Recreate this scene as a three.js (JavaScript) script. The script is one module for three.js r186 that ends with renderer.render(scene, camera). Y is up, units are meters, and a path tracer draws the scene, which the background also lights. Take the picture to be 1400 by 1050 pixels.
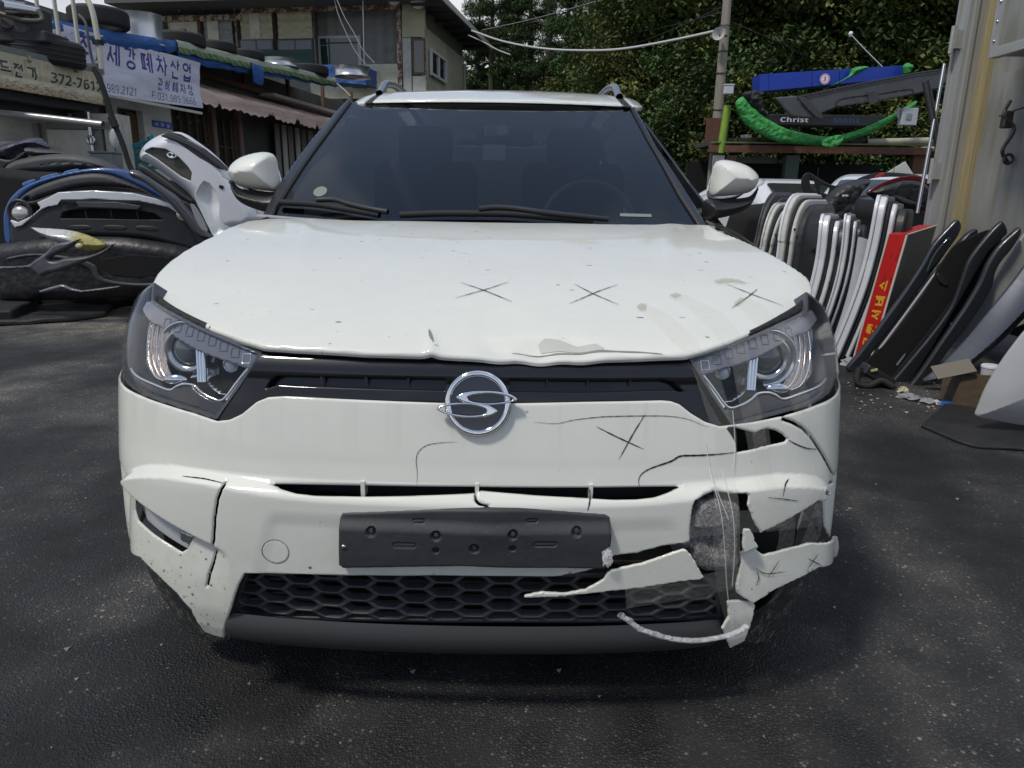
import * as THREE from 'three';
import { mergeGeometries, mergeVertices } from 'three/addons/utils/BufferGeometryUtils.js';
import { RoundedBoxGeometry } from 'three/addons/geometries/RoundedBoxGeometry.js';
import { ImprovedNoise } from 'three/addons/math/ImprovedNoise.js';

// ---------------------------------------------------------------- camera, sky, sun, exposure
const EYE = [0, 1.15, 0], PITCH = 15 * Math.PI / 180, ROLL = 0.0145, FOCAL = 970;
const scene = new THREE.Scene();
const camera = new THREE.PerspectiveCamera(2 * Math.atan(525 / FOCAL) * 180 / Math.PI, 4 / 3, 0.05, 400);
camera.position.set(...EYE);
camera.rotation.set(-PITCH, 0, ROLL);
const renderer = new THREE.WebGLRenderer({ antialias: true });
renderer.toneMapping = THREE.LinearToneMapping;
renderer.toneMappingExposure = 1.14;
renderer.shadowMap.enabled = true;

const SUN_DIR = new THREE.Vector3(-0.42, 0.82, 0.34).normalize();
const sun = new THREE.DirectionalLight(new THREE.Color(1, 0.955, 0.87), 2.0);
sun.name = 'sun';
sun.position.copy(SUN_DIR).multiplyScalar(60);
sun.castShadow = true;
sun.shadow.radius = 14;
sun.shadow.mapSize.set(2048, 2048);
Object.assign(sun.shadow.camera, { left: -30, right: 30, top: 30, bottom: -30, near: 1, far: 150 });
scene.add(sun);

const perlin = new ImprovedNoise();
function fbm(x, y, z = 0, oct = 4) { let s = 0, a = 0.5, f = 1; for (let i = 0; i < oct; i++) { s += a * perlin.noise(x * f + i * 17.3, y * f - i * 9.1, z * f + i * 3.7); a *= 0.5; f *= 2.03; } return s; }
function rng(seed) { let a = seed >>> 0; return () => { a = (a + 0x6D2B79F5) >>> 0; let t = Math.imul(a ^ (a >>> 15), 1 | a); t = (t + Math.imul(t ^ (t >>> 7), 61 | t)) ^ t; return ((t ^ (t >>> 14)) >>> 0) / 4294967296; }; }
const lerp = (a, b, t) => a + (b - a) * t, clamp = (x, a, b) => Math.min(b, Math.max(a, x));
const sstep = (a, b, x) => { const t = clamp((x - a) / (b - a), 0, 1); return t * t * (3 - 2 * t); };

function makeSky() {
  const w = 512, h = 256, data = new Float32Array(w * h * 4);
  for (let j = 0; j < h; j++) for (let i = 0; i < w; i++) {
    const el = ((j + 0.5) / h - 0.5) * Math.PI, az = ((i + 0.5) / w) * 2 * Math.PI;   // row 0 is the nadir
    const d = new THREE.Vector3(Math.cos(el) * Math.cos(az), Math.sin(el), Math.cos(el) * Math.sin(az));
    const up = Math.max(d.y, 0), hz = Math.pow(1 - up, 2.5);
    let r = lerp(0.20, 0.44, hz), g = lerp(0.28, 0.50, hz), b = lerp(0.44, 0.62, hz);
    const px = d.x / (up + 0.35), pz = d.z / (up + 0.35);
    const c = sstep(-0.24, 0.20, fbm(px * 1.6 + 3.1, pz * 1.6, 0.4, 5) + 0.05 - (0.30 * Math.abs(d.z) + 0.35 * Math.max(0, d.z)) * sstep(0.05, 0.5, d.y) - 0.10 * sstep(0.1, -0.4, d.z));
    const glow = Math.pow(Math.max(0, -d.x * 0 + d.dot(SUN_DIR)), 3) * 0.55;
    const cl = 0.68 + 0.22 * fbm(px * 3.1, pz * 3.1, 7, 4) + glow;
    r = lerp(r, cl * 0.97, c * 0.85); g = lerp(g, cl * 0.985, c * 0.85); b = lerp(b, cl * 1.0, c * 0.85);
    if (d.y < 0) { const k = sstep(0, -0.15, d.y); r = lerp(r, 0.12, k); g = lerp(g, 0.12, k); b = lerp(b, 0.12, k); }
    const o = (j * w + i) * 4; data[o] = r; data[o + 1] = g; data[o + 2] = b; data[o + 3] = 1;
  }
  const t = new THREE.DataTexture(data, w, h, THREE.RGBAFormat, THREE.FloatType);
  t.mapping = THREE.EquirectangularReflectionMapping; t.magFilter = THREE.LinearFilter; t.minFilter = THREE.LinearFilter; t.wrapS = THREE.RepeatWrapping; t.needsUpdate = true;
  return t;
}
scene.background = makeSky();
scene.environment = scene.background;

// ---------------------------------------------------------------- naming and measuring helpers
const used = new Map();
function numbered(name) { const n = used.get(name) || 0; used.set(name, n + 1); return n ? name + '_' + String(n).padStart(3, '0') : name; }
function shade(o) { o.traverse((m) => { if (m.isMesh) { m.castShadow = true; m.receiveShadow = true; } }); return o; }
function tag(o, label, category, group, kind) { if (label) o.userData.label = label; if (category) o.userData.category = category; if (group) o.userData.group = group; if (kind) o.userData.kind = kind; return o; }
function thing(name, label, category, p = [0, 0, 0], turn = 0, group) {
  const o = new THREE.Group(); o.name = numbered(name); o.position.set(...p); o.rotation.y = turn; scene.add(o);
  return tag(o, label, category, group);
}
function part(name, geo, mat, parent, label) {
  const g = Array.isArray(geo) ? (geo.length > 1 ? merge(geo) : geo[0]) : geo;
  const m = new THREE.Mesh(g, mat); m.name = name; m.castShadow = true; m.receiveShadow = true; if (label) m.userData.label = label; parent.add(m); return m;
}
function solo(name, geo, mat, label, category, group, kind) { const m = part(numbered(name), geo, mat, scene); return tag(m, label, category, group, kind); }
function copyOf(o, label, group) { const c = o.clone(); c.name = numbered(o.name.replace(/_\d{3}$/, '')); c.userData = { ...o.userData }; if (label) c.userData.label = label; if (group) c.userData.group = group; scene.add(c); return c; }
function merge(list) {
  const l = list.map((g) => { let q = g.index ? g.toNonIndexed() : g; if (!q.attributes.uv) q.setAttribute('uv', new THREE.BufferAttribute(new Float32Array(q.attributes.position.count * 2), 2)); for (const k of Object.keys(q.attributes)) if (!['position', 'normal', 'uv'].includes(k)) q.deleteAttribute(k); return q; });
  return mergeGeometries(l, false);
}
// a measured sighting: direction of a bearing taken from the survey station, and the point where it meets the plane z = -d
const CP = Math.cos(PITCH), SP = Math.sin(PITCH), CR = Math.cos(ROLL), SR = Math.sin(ROLL);
function sight(px, py) { const X = (px - 700) / FOCAL, Y = (py - 525) / FOCAL, dx = X * CR + Y * SR, dy = X * SR - Y * CR; return [dx, -SP + dy * CP, -CP - dy * SP]; }
function atZ(px, py, d) { const r = sight(px, py), k = -d / r[2]; return new THREE.Vector3(EYE[0] + r[0] * k, EYE[1] + r[1] * k, EYE[2] - d); }
function onGround(px, py, h = 0) { const r = sight(px, py), k = (h - EYE[1]) / r[1]; return new THREE.Vector3(EYE[0] + r[0] * k, h, EYE[2] + r[2] * k); }
function bearing(x, y, z) { const vx = x - EYE[0], vy = y - EYE[1], vz = z - EYE[2]; const f = -vy * SP - vz * CP, u = vy * CP - vz * SP; const X = vx / f, Y = -u / f; return [700 + FOCAL * (X * CR - Y * SR), 525 + FOCAL * (X * SR + Y * CR)]; }

// smooth interpolation through a table of [x, y] rows
function spline(rows) {
  const n = rows.length, xs = rows.map((r) => r[0]), ys = rows.map((r) => r[1]), m = new Array(n).fill(0);
  for (let i = 1; i < n - 1; i++) { const a = (ys[i] - ys[i - 1]) / (xs[i] - xs[i - 1]), b = (ys[i + 1] - ys[i]) / (xs[i + 1] - xs[i]); m[i] = a * b <= 0 ? 0 : 2 * a * b / (a + b); }
  m[0] = (ys[1] - ys[0]) / (xs[1] - xs[0]); m[n - 1] = (ys[n - 1] - ys[n - 2]) / (xs[n - 1] - xs[n - 2]);
  return (x) => {
    if (x <= xs[0]) return ys[0] + m[0] * (x - xs[0]); if (x >= xs[n - 1]) return ys[n - 1] + m[n - 1] * (x - xs[n - 1]);
    let i = 0; while (x > xs[i + 1]) i++;
    const h = xs[i + 1] - xs[i], t = (x - xs[i]) / h, t2 = t * t, t3 = t2 * t;
    return (2 * t3 - 3 * t2 + 1) * ys[i] + (t3 - 2 * t2 + t) * h * m[i] + (-2 * t3 + 3 * t2) * ys[i + 1] + (t3 - t2) * h * m[i + 1];
  };
}
function smoothPoly(pts, closed = true, n = 6, keep = () => false) {   // Catmull-Rom through 2D points
  const out = [], N = pts.length, g = (i) => closed ? pts[(i + N) % N] : pts[clamp(i, 0, N - 1)];
  for (let i = 0; i < (closed ? N : N - 1); i++) {
    const a = g(i - 1), b = g(i), c = g(i + 1), d = g(i + 2);
    for (let k = 0; k < n; k++) { const t = k / n, q = (j) => 0.5 * (2 * b[j] + (c[j] - a[j]) * t + (2 * a[j] - 5 * b[j] + 4 * c[j] - d[j]) * t * t + (3 * b[j] - a[j] - 3 * c[j] + d[j]) * t * t * t); out.push([q(0), q(1)]); }
  }
  if (!closed) out.push(pts[N - 1].slice(0, 2));
  return out;
}
// signed distance to a set of polygons (even-odd), positive inside
function polySDF(polys) {
  const segs = [];
  for (const p of polys) for (let i = 0; i < p.length; i++) { const a = p[i], b = p[(i + 1) % p.length]; segs.push(a[0], a[1], b[0], b[1]); }
  return (x, y) => {
    let best = 1e9, inside = false;
    for (let i = 0; i < segs.length; i += 4) {
      const ax = segs[i], ay = segs[i + 1], bx = segs[i + 2], by = segs[i + 3], ex = bx - ax, ey = by - ay, l = ex * ex + ey * ey;
      const t = l ? clamp(((x - ax) * ex + (y - ay) * ey) / l, 0, 1) : 0, dx = x - ax - ex * t, dy = y - ay - ey * t, d = dx * dx + dy * dy;
      if (d < best) best = d;
      if ((ay > y) !== (by > y) && x < ex * (y - ay) / ey + ax) inside = !inside;
    }
    return inside ? Math.sqrt(best) : -Math.sqrt(best);
  };
}
// a sheet cut from a surface: the region where sdf > 0, with rolled edges and thickness
function sheet({ surf, polys, sdf, box, step = 0.006, stepV, thick = 0.003, round = 0, lift = 0, uv = 1 }) {
  const f = sdf || polySDF(polys), sv = stepV || step;
  let [u0, v0, u1, v1] = box || [1e9, 1e9, -1e9, -1e9];
  if (!box) for (const p of polys) for (const [a, b] of p) { u0 = Math.min(u0, a); u1 = Math.max(u1, a); v0 = Math.min(v0, b); v1 = Math.max(v1, b); }
  u0 -= step * 1.37; v0 -= sv * 1.41; u1 += step * 1.3; v1 += sv * 1.3;
  const nu = Math.ceil((u1 - u0) / step) + 1, nv = Math.ceil((v1 - v0) / sv) + 1, val = new Float32Array(nu * nv);
  for (let j = 0; j < nv; j++) for (let i = 0; i < nu; i++) val[j * nu + i] = (i === 0 || j === 0 || i === nu - 1 || j === nv - 1) ? -Math.abs(f(u0 + i * step, v0 + j * sv)) - 1e-5 : f(u0 + i * step, v0 + j * sv);
  const pos = [], nor = [], uvs = [], idx = [], rim = [], seen = new Map();
  const E = 0.0008;
  const baseN = (u, v) => { const a = surf(u + E, v), b = surf(u - E, v), c = surf(u, v + E), d = surf(u, v - E); return cross(a[0] - b[0], a[1] - b[1], a[2] - b[2], c[0] - d[0], c[1] - d[1], c[2] - d[2]); };
  const roll = (u, v) => { if (!round) return 0; const d = Math.max(0, f(u, v)); return d >= round ? 0 : -(round - Math.sqrt(Math.max(0, round * round - (round - d) * (round - d)))); };
  const add = (u, v) => {
    const p = surf(u, v), n = baseN(u, v); let q = lift + roll(u, v), m = n;
    if (round && f(u, v) < round * 1.05) {
      const gx = (f(u + E, v) - f(u - E, v)) / (2 * E), gy = (f(u, v + E) - f(u, v - E)) / (2 * E), d = clamp(f(u, v), 0, round), tilt = 0.93 * (1 - d / round);
      const a = surf(u + E, v), b = surf(u - E, v), c = surf(u, v + E), e = surf(u, v - E);
      const k = tilt / (2 * E), mx = n[0] * Math.sqrt(1 - tilt * tilt) - (gx * (a[0] - b[0]) + gy * (c[0] - e[0])) * k, my = n[1] * Math.sqrt(1 - tilt * tilt) - (gx * (a[1] - b[1]) + gy * (c[1] - e[1])) * k, mz = n[2] * Math.sqrt(1 - tilt * tilt) - (gx * (a[2] - b[2]) + gy * (c[2] - e[2])) * k;
      const l = Math.hypot(mx, my, mz) || 1; m = [mx / l, my / l, mz / l];
    }
    pos.push(p[0] + n[0] * q, p[1] + n[1] * q, p[2] + n[2] * q); nor.push(m[0], m[1], m[2]); uvs.push(u * uv, v * uv); back.push(p[0] + n[0] * (lift - thick), p[1] + n[1] * (lift - thick), p[2] + n[2] * (lift - thick), n[0], n[1], n[2]);
    return pos.length / 3 - 1;
  };
  const back = [];
  const corner = (i, j) => { const k = j * nu + i; if (!seen.has(k)) seen.set(k, add(u0 + i * step, v0 + j * sv)); return seen.get(k); };
  const cut = (i, j, i2, j2) => {
    const a = j * nu + i, b = j2 * nu + i2, k = 'e' + Math.min(a, b) + '_' + Math.max(a, b);
    if (!seen.has(k)) { const t = clamp(val[a] / (val[a] - val[b]), 0.02, 0.98); seen.set(k, add(u0 + (i + (i2 - i) * t) * step, v0 + (j + (j2 - j) * t) * sv)); }
    return seen.get(k);
  };
  for (let j = 0; j < nv - 1; j++) for (let i = 0; i < nu - 1; i++) {
    const c = [[i, j], [i + 1, j], [i + 1, j + 1], [i, j + 1]], s = c.map(([a, b]) => val[b * nu + a] > 0);
    if (!s[0] && !s[1] && !s[2] && !s[3]) continue;
    const loop = [], kind = [];
    for (let k = 0; k < 4; k++) { const n = (k + 1) % 4; if (s[k]) { loop.push(corner(...c[k])); kind.push(0); } if (s[k] !== s[n]) { loop.push(cut(...c[k], ...c[n])); kind.push(s[k] ? 1 : 2); } }
    for (let k = 1; k < loop.length - 1; k++) idx.push(loop[0], loop[k], loop[k + 1]);
    for (let k = 0; k < loop.length; k++) if (kind[k] === 1 && kind[(k + 1) % loop.length] === 2) rim.push(loop[k], loop[(k + 1) % loop.length]);
  }
  if (thick > 0) {
    const n0 = pos.length / 3, nf = idx.length;
    for (let k = 0; k < n0; k++) { pos.push(back[k * 6], back[k * 6 + 1], back[k * 6 + 2]); nor.push(-back[k * 6 + 3], -back[k * 6 + 4], -back[k * 6 + 5]); uvs.push(uvs[k * 2], uvs[k * 2 + 1]); }
    for (let k = 0; k < nf; k += 3) idx.push(idx[k] + n0, idx[k + 2] + n0, idx[k + 1] + n0);
    for (let k = 0; k < rim.length; k += 2) {
      const a = rim[k], b = rim[k + 1], g = (q) => [pos[q * 3], pos[q * 3 + 1], pos[q * 3 + 2]], A = g(a), B = g(b), C = g(b + n0), D = g(a + n0);
      const n = cross(D[0] - A[0], D[1] - A[1], D[2] - A[2], B[0] - A[0], B[1] - A[1], B[2] - A[2]), o = pos.length / 3;
      for (const [q, r] of [[A, a], [B, b], [C, b], [D, a]]) { pos.push(...q); nor.push(...n); uvs.push(uvs[r * 2], uvs[r * 2 + 1]); }
      idx.push(o, o + 3, o + 1, o + 1, o + 3, o + 2);
    }
  }
  const g = new THREE.BufferGeometry();
  g.setAttribute('position', new THREE.Float32BufferAttribute(pos, 3)); g.setAttribute('normal', new THREE.Float32BufferAttribute(nor, 3)); g.setAttribute('uv', new THREE.Float32BufferAttribute(uvs, 2)); g.setIndex(idx);
  return g;
}
function cross(ax, ay, az, bx, by, bz) { const x = ay * bz - az * by, y = az * bx - ax * bz, z = ax * by - ay * bx, l = Math.hypot(x, y, z) || 1; return [x / l, y / l, z / l]; }
// where a sighting meets a surface patch (Newton on the bearing)
function meet(surf, origin, seeds) {
  const view = (u, v) => { const p = surf(u, v); return bearing(p[0] + origin[0], p[1] + origin[1], p[2] + origin[2]); };
  const table = seeds.map(([u, v]) => [u, v, ...view(u, v)]);
  return (px, py) => {
    let best = null, bd = 1e12; for (const t of table) { const d = (t[2] - px) ** 2 + (t[3] - py) ** 2; if (d < bd) { bd = d; best = t; } }
    let [u, v] = best, d0 = bd;
    for (let k = 0; k < 30; k++) {
      const e = 5e-4, a = view(u, v), b = view(u + e, v), c = view(u, v + e), rx = px - a[0], ry = py - a[1];
      const j11 = (b[0] - a[0]) / e, j12 = (c[0] - a[0]) / e, j21 = (b[1] - a[1]) / e, j22 = (c[1] - a[1]) / e, lam = 40, A = j11 * j11 + j21 * j21 + lam, B = j11 * j12 + j21 * j22, C = j12 * j12 + j22 * j22 + lam, g1 = j11 * rx + j21 * ry, g2 = j12 * rx + j22 * ry, D = A * C - B * B;
      let du = clamp((C * g1 - B * g2) / D, -0.05, 0.05), dv = clamp((A * g2 - B * g1) / D, -0.05, 0.05);
      for (let q = 0; q < 4; q++) { const w = view(u + du, v + dv), d = (w[0] - px) ** 2 + (w[1] - py) ** 2; if (d < d0) { u += du; v += dv; d0 = d; break; } du /= 2; dv /= 2; if (q === 3) k = 99; }
      if (d0 < 0.01) break;
    }
    return [u, v, Math.sqrt(d0)];
  };
}
function grid(u0, u1, nu, v0, v1, nv) { const o = []; for (let i = 0; i <= nu; i++) for (let j = 0; j <= nv; j++) o.push([lerp(u0, u1, i / nu), lerp(v0, v1, j / nv)]); return o; }
// ---------------------------------------------------------------- the body surfaces of the car (metres; x right, y up, z forward, nose at z = 0)
const CAR = [-0.076, 0, -1.33];
const planTable = (() => {
  const half = [[0, 0], [0.2, -0.004], [0.35, -0.014], [0.5, -0.032], [0.62, -0.062], [0.72, -0.106], [0.79, -0.158], [0.84, -0.228], [0.874, -0.325], [0.89, -0.45], [0.896, -0.7], [0.899, -1.1], [0.9, -1.6], [0.9, -2.2], [0.9, -3], [0.885, -3.5], [0.83, -3.95]];
  const pts = [...half.slice(1).reverse().map(([x, z]) => new THREE.Vector3(-x, 0, z)), ...half.map(([x, z]) => new THREE.Vector3(x, 0, z))];
  const c = new THREE.CatmullRomCurve3(pts, false, 'centripetal'), N = 4000; c.arcLengthDivisions = 4000;
  const L = c.getLength(), t = new Float64Array((N + 1) * 2);
  for (let i = 0; i <= N; i++) { const p = c.getPointAt(i / N); t[i * 2] = p.x; t[i * 2 + 1] = p.z; }
  return { L, N, t };
})();
function plan(s) {
  const { L, N, t } = planTable, q = clamp((s / L + 0.5) * N, 0, N - 1.0001), i = Math.floor(q), f = q - i;
  const x0 = t[i * 2], z0 = t[i * 2 + 1], x1 = t[i * 2 + 2], z1 = t[i * 2 + 3], dx = x1 - x0, dz = z1 - z0, l = Math.hypot(dx, dz);
  return [x0 + dx * f, z0 + dz * f, -dz / l, dx / l];   // point and outward normal
}
const profileZ = spline([[0.16, -0.04], [0.22, -0.02], [0.28, -0.004], [0.36, 0.002], [0.46, 0.003], [0.54, 0], [0.62, -0.014], [0.70, -0.03], [0.76, -0.045], [0.82, -0.068], [0.88, -0.10], [0.95, -0.155], [1.02, -0.23]]);
const profileK = spline([[0.16, 0.985], [0.25, 1.002], [0.36, 1.008], [0.5, 1.003], [0.7, 1], [0.8, 0.992], [0.9, 0.972], [1.0, 0.94], [1.06, 0.92]]);
function shellBase(s, y) { const p = plan(s), k = profileK(y); return [p[0] * k, y, p[1] + profileZ(y)]; }
const noseInset = spline([[0, 0], [0.2, 0.004], [0.35, 0.014], [0.5, 0.032], [0.62, 0.062], [0.72, 0.106], [0.79, 0.158], [0.86, 0.26]]);
const hoodMid = spline([[0, 0.80], [0.05, 0.835], [0.08, 0.853], [0.12, 0.872], [0.2, 0.903], [0.35, 0.95], [0.5, 0.987], [0.7, 1.027], [0.9, 1.056], [1.05, 1.072], [1.3, 1.09]]);
function hoodH(x, w) {
  const a = Math.abs(x), k = lerp(0.85, 0.0, sstep(0.12, 0.62, w));
  return hoodMid(w - k * noseInset(a)) - 0.006 * (a / 0.8) ** 2 - 0.8 * Math.max(0, a - 0.74) ** 2;
}
function hood(x, w) { return [x, hoodH(x, w), -w]; }
// ---------------------------------------------------------------- materials shared by many things
const std = (r, g, b, rough = 0.6, extra = {}) => { const m = new THREE.MeshStandardMaterial({ roughness: rough, side: THREE.DoubleSide, ...extra }); m.color.setRGB(r, g, b); return m; };
const phys = (r, g, b, rough = 0.4, extra = {}) => { const m = new THREE.MeshPhysicalMaterial({ roughness: rough, side: THREE.DoubleSide, ...extra }); m.color.setRGB(r, g, b); return m; };
function dataTex(w, h, fn, srgb = true, repeat) {
  const d = new Uint8Array(w * h * 4), q = srgb ? (x) => 255 * (x <= 0.0031308 ? x * 12.92 : 1.055 * Math.pow(x, 1 / 2.4) - 0.055) : (x) => 255 * x;
  for (let j = 0; j < h; j++) for (let i = 0; i < w; i++) { const c = fn((i + 0.5) / w, (j + 0.5) / h, i, j), o = (j * w + i) * 4; const a = Array.isArray(c) ? c : [c, c, c]; d[o] = q(clamp(a[0], 0, 1)); d[o + 1] = q(clamp(a[1], 0, 1)); d[o + 2] = q(clamp(a[2], 0, 1)); d[o + 3] = 255; }
  const t = new THREE.DataTexture(d, w, h, THREE.RGBAFormat, THREE.UnsignedByteType); t.magFilter = THREE.LinearFilter; t.minFilter = THREE.LinearFilter; t.wrapS = t.wrapT = repeat === false ? THREE.ClampToEdgeWrapping : THREE.RepeatWrapping; if (srgb) t.colorSpace = THREE.SRGBColorSpace; t.needsUpdate = true; return t;
}
function tileNoise(seed, n) {   // periodic value noise, period 1 in both directions
  const r = rng(seed), v = new Float32Array(n * n).map(() => r());
  return (x, y) => { const a = ((x % 1) + 1) % 1 * n, b = ((y % 1) + 1) % 1 * n, i = Math.floor(a), j = Math.floor(b), fx = a - i, fy = b - j, sx = fx * fx * (3 - 2 * fx), sy = fy * fy * (3 - 2 * fy), g = (p, q) => v[((q + n) % n) * n + (p + n) % n]; return lerp(lerp(g(i, j), g(i + 1, j), sx), lerp(g(i, j + 1), g(i + 1, j + 1), sx), sy); };
}
const N8 = tileNoise(1, 8), N16 = tileNoise(2, 16), N32 = tileNoise(3, 32), N64 = tileNoise(4, 64), N128 = tileNoise(5, 128), N256 = tileNoise(6, 256);
const grime = dataTex(512, 512, (u, v) => { const a = 0.5 * N8(u, v) + 0.3 * N32(u, v) + 0.2 * N128(u, v); return 0.55 + 0.45 * a; }, false);
const fineBump = dataTex(512, 512, (u, v) => 0.5 * N256(u, v) + 0.3 * N128(u, v) + 0.2 * N32(u, v), false);
const roughVar = dataTex(512, 512, (u, v) => { const a = 0.5 * N16(u, v) + 0.3 * N64(u, v) + 0.2 * N256(u, v); return 0.6 + 0.4 * a; }, false);
const dusty = (r, g, b, amp = 0.35, seedShift = 0) => dataTex(256, 256, (u, v) => { const a = 0.45 * N8(u + seedShift, v) + 0.3 * N32(u, v + seedShift) + 0.25 * N128(u, v), k = 1 - amp + 2 * amp * a; return [r * k, g * k, b * k * (1 - 0.05 * a)]; });
const WHITE = [0.735, 0.73, 0.655];

// coat of the bumper: white paint with mud flecks towards the ground and faint water streaks (u = metres along the bumper, v = height)
const bumperTex = (() => {
  const w = 2048, h = 640, r = rng(77), fleck = new Float32Array(w * h);
  const drop = (cx, cy, rad, k) => { for (let y = Math.floor(cy - rad); y <= cy + rad; y++) for (let x = Math.floor(cx - rad); x <= cx + rad; x++) if (x >= 0 && y >= 0 && x < w && y < h && (x - cx) ** 2 + (y - cy) ** 2 <= rad * rad) fleck[y * w + x] = Math.max(fleck[y * w + x], k); };
  for (let n = 0; n < 9000; n++) { const s = (r() * 2 - 1) * 1.2, y = 0.14 + Math.pow(r(), 2.2) * 0.7, low = sstep(0.46, 0.24, y) * (0.25 + 0.75 * sstep(0.45, 0.75, Math.abs(s))); if (r() < low + 0.012) drop((s / 2.8 + 0.5) * w, (y - 0.12) / 0.8 * h, 0.5 + r() * r() * 2.6, 0.35 + 0.6 * r()); }
  const t = dataTex(w, h, (u, v, i, j) => {
    const s = (u - 0.5) * 2.8, y = v * 0.8 + 0.12;
    const streak = sstep(0.52, 0.75, N128(u * 1.0, 0.3) * 0.6 + N256(u, 0.1) * 0.4) * sstep(0.60, 0.70, y) * 0.055;
    const film = (0.10 * sstep(0.55, 0.22, y) + 0.02) * (N16(u * 3, v) * 0.6 + N64(u * 3, v) * 0.8);
    const k = (1 - streak) * (1 - film) * (1 - 0.035 * N8(u, v)), f = fleck[j * w + i];
    return [lerp(WHITE[0] * k, 0.07, f), lerp(WHITE[1] * k, 0.06, f), lerp(WHITE[2] * k * (1 - 0.3 * film), 0.05, f)];
  }, true, false);
  t.repeat.set(1 / 2.8, 1 / 0.8); t.offset.set(0.5, -0.12 / 0.8); return t;
})();
const hoodTex = (() => {
  const w = 1536, h = 1024, r = rng(31), fleck = new Float32Array(w * h);
  for (let n = 0; n < 420; n++) { const cx = r() * w, cy = Math.pow(r(), 0.8) * h, rad = 0.4 + r() ** 3 * 2.4, k = 0.3 + 0.6 * r(), el = 1 + r() * 2; for (let y = Math.floor(cy - rad); y <= cy + rad; y++) for (let x = Math.floor(cx - rad * el); x <= cx + rad * el; x++) if (x >= 0 && y >= 0 && x < w && y < h && ((x - cx) / el) ** 2 + (y - cy) ** 2 <= rad * rad) fleck[y * w + x] = k; }
  const t = dataTex(w, h, (u, v, i, j) => { const k = 1 - 0.05 * N8(u, v) - 0.03 * N64(u, v), f = fleck[j * w + i]; return [lerp(WHITE[0] * k, 0.10, f), lerp(WHITE[1] * k, 0.08, f), lerp(WHITE[2] * k, 0.06, f)]; }, true, false);
  t.repeat.set(1 / 1.9, 1 / 1.2); t.offset.set(0.5, 0); return t;
})();
const coat = { clearcoat: 1, clearcoatRoughness: 0.06, roughness: 0.5 };
const M = {
  paintBumper: phys(1, 1, 1, 0.5, { ...coat, map: bumperTex }),
  paintHood: phys(1, 1, 1, 0.5, { ...coat, map: hoodTex }),
  paint: phys(...WHITE, 0.5, coat),
  gloss: phys(0.010, 0.010, 0.013, 0.4, { specularIntensity: 0.4, clearcoat: 0.75, clearcoatRoughness: 0.03 }),
  trim: std(0.022, 0.022, 0.024, 0.55, { roughnessMap: roughVar }),
  mesh: std(0.055, 0.056, 0.06, 0.45),
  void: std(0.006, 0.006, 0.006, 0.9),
  rubber: std(0.015, 0.015, 0.015, 0.75),
  chrome: std(0.86, 0.87, 0.88, 0.06, { metalness: 1 }),
  chromeDim: std(0.55, 0.55, 0.56, 0.22, { metalness: 1 }),
  lens: phys(0.98, 0.985, 0.985, 0.02, { transmission: 1, thickness: 0, ior: 1.4, specularIntensity: 0.6 }),
  smoke: phys(0.45, 0.45, 0.5, 0.05, { transmission: 1, thickness: 0 }),
  glassDark: phys(0.22, 0.24, 0.26, 0.02, { transmission: 1, thickness: 0, ior: 1.52 }),
  sideGlass: phys(0.012, 0.013, 0.015, 0.03, { clearcoat: 1, clearcoatRoughness: 0.02 }),
  bezel: std(0.10, 0.10, 0.11, 0.28, { metalness: 0.3 }),
  marker: std(0.02, 0.02, 0.022, 0.7),
  crack: std(0.006, 0.006, 0.007, 0.85),
  tape: phys(0.74, 0.72, 0.64, 0.10, { transparent: true, opacity: 0.075, bumpMap: fineBump, bumpScale: 0.002 }),
  residue: phys(0.42, 0.40, 0.27, 0.35, { transparent: true, opacity: 0.35 }),
  crumple: phys(0.9, 0.9, 0.88, 0.08, { transparent: true, opacity: 0.32 }),
  tapeWhite: phys(0.80, 0.79, 0.72, 0.10, { transparent: true, opacity: 0.16, bumpMap: fineBump, bumpScale: 0.002 }),
  foam: std(1, 1, 1, 0.85, { map: dataTex(256, 256, (u, v) => { const a = N64(u, v), b = N128(u + 0.3, v), c = N256(u, v); const k = 0.13 + 0.17 * sstep(0.35, 0.75, 0.5 * a + 0.5 * b) + 0.22 * sstep(0.70, 0.9, c); return [k * 1.05, k, k * 0.97]; }), bumpMap: fineBump, bumpScale: 0.004 }),
  cladding: std(1, 1, 1, 0.75, { map: dataTex(1024, 256, (u, v) => { const f = sstep(0.60, 0.70, 0.6 * N256(u * 2, v * 0.5) + 0.4 * N64(u * 2, v * 0.5)) * sstep(0.3, 0.6, N16(u * 2, v)), a = 0.016 + 0.02 * N32(u, v); return [lerp(a, 0.30, f * 0.75), lerp(a, 0.28, f * 0.75), lerp(a, 0.24, f * 0.75)]; }) }),
  weave: std(1, 1, 1, 0.5, { map: dataTex(256, 256, (u, v, i, j) => { const k = 0.014 + 0.024 * (((i >> 3) + (j >> 3)) % 2 ? ((i + j) & 7) / 7 : ((i - j + 512) & 7) / 7); return [k, k, k * 1.03]; }) }),
};
M.foam.map.repeat.set(4, 4); M.foam.bumpMap = fineBump.clone(); M.foam.bumpMap.repeat.set(6, 6); M.foam.bumpMap.needsUpdate = true;
M.cladding.map.repeat.set(1.2, 2.4);
M.weave.map.repeat.set(5, 5);
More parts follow.
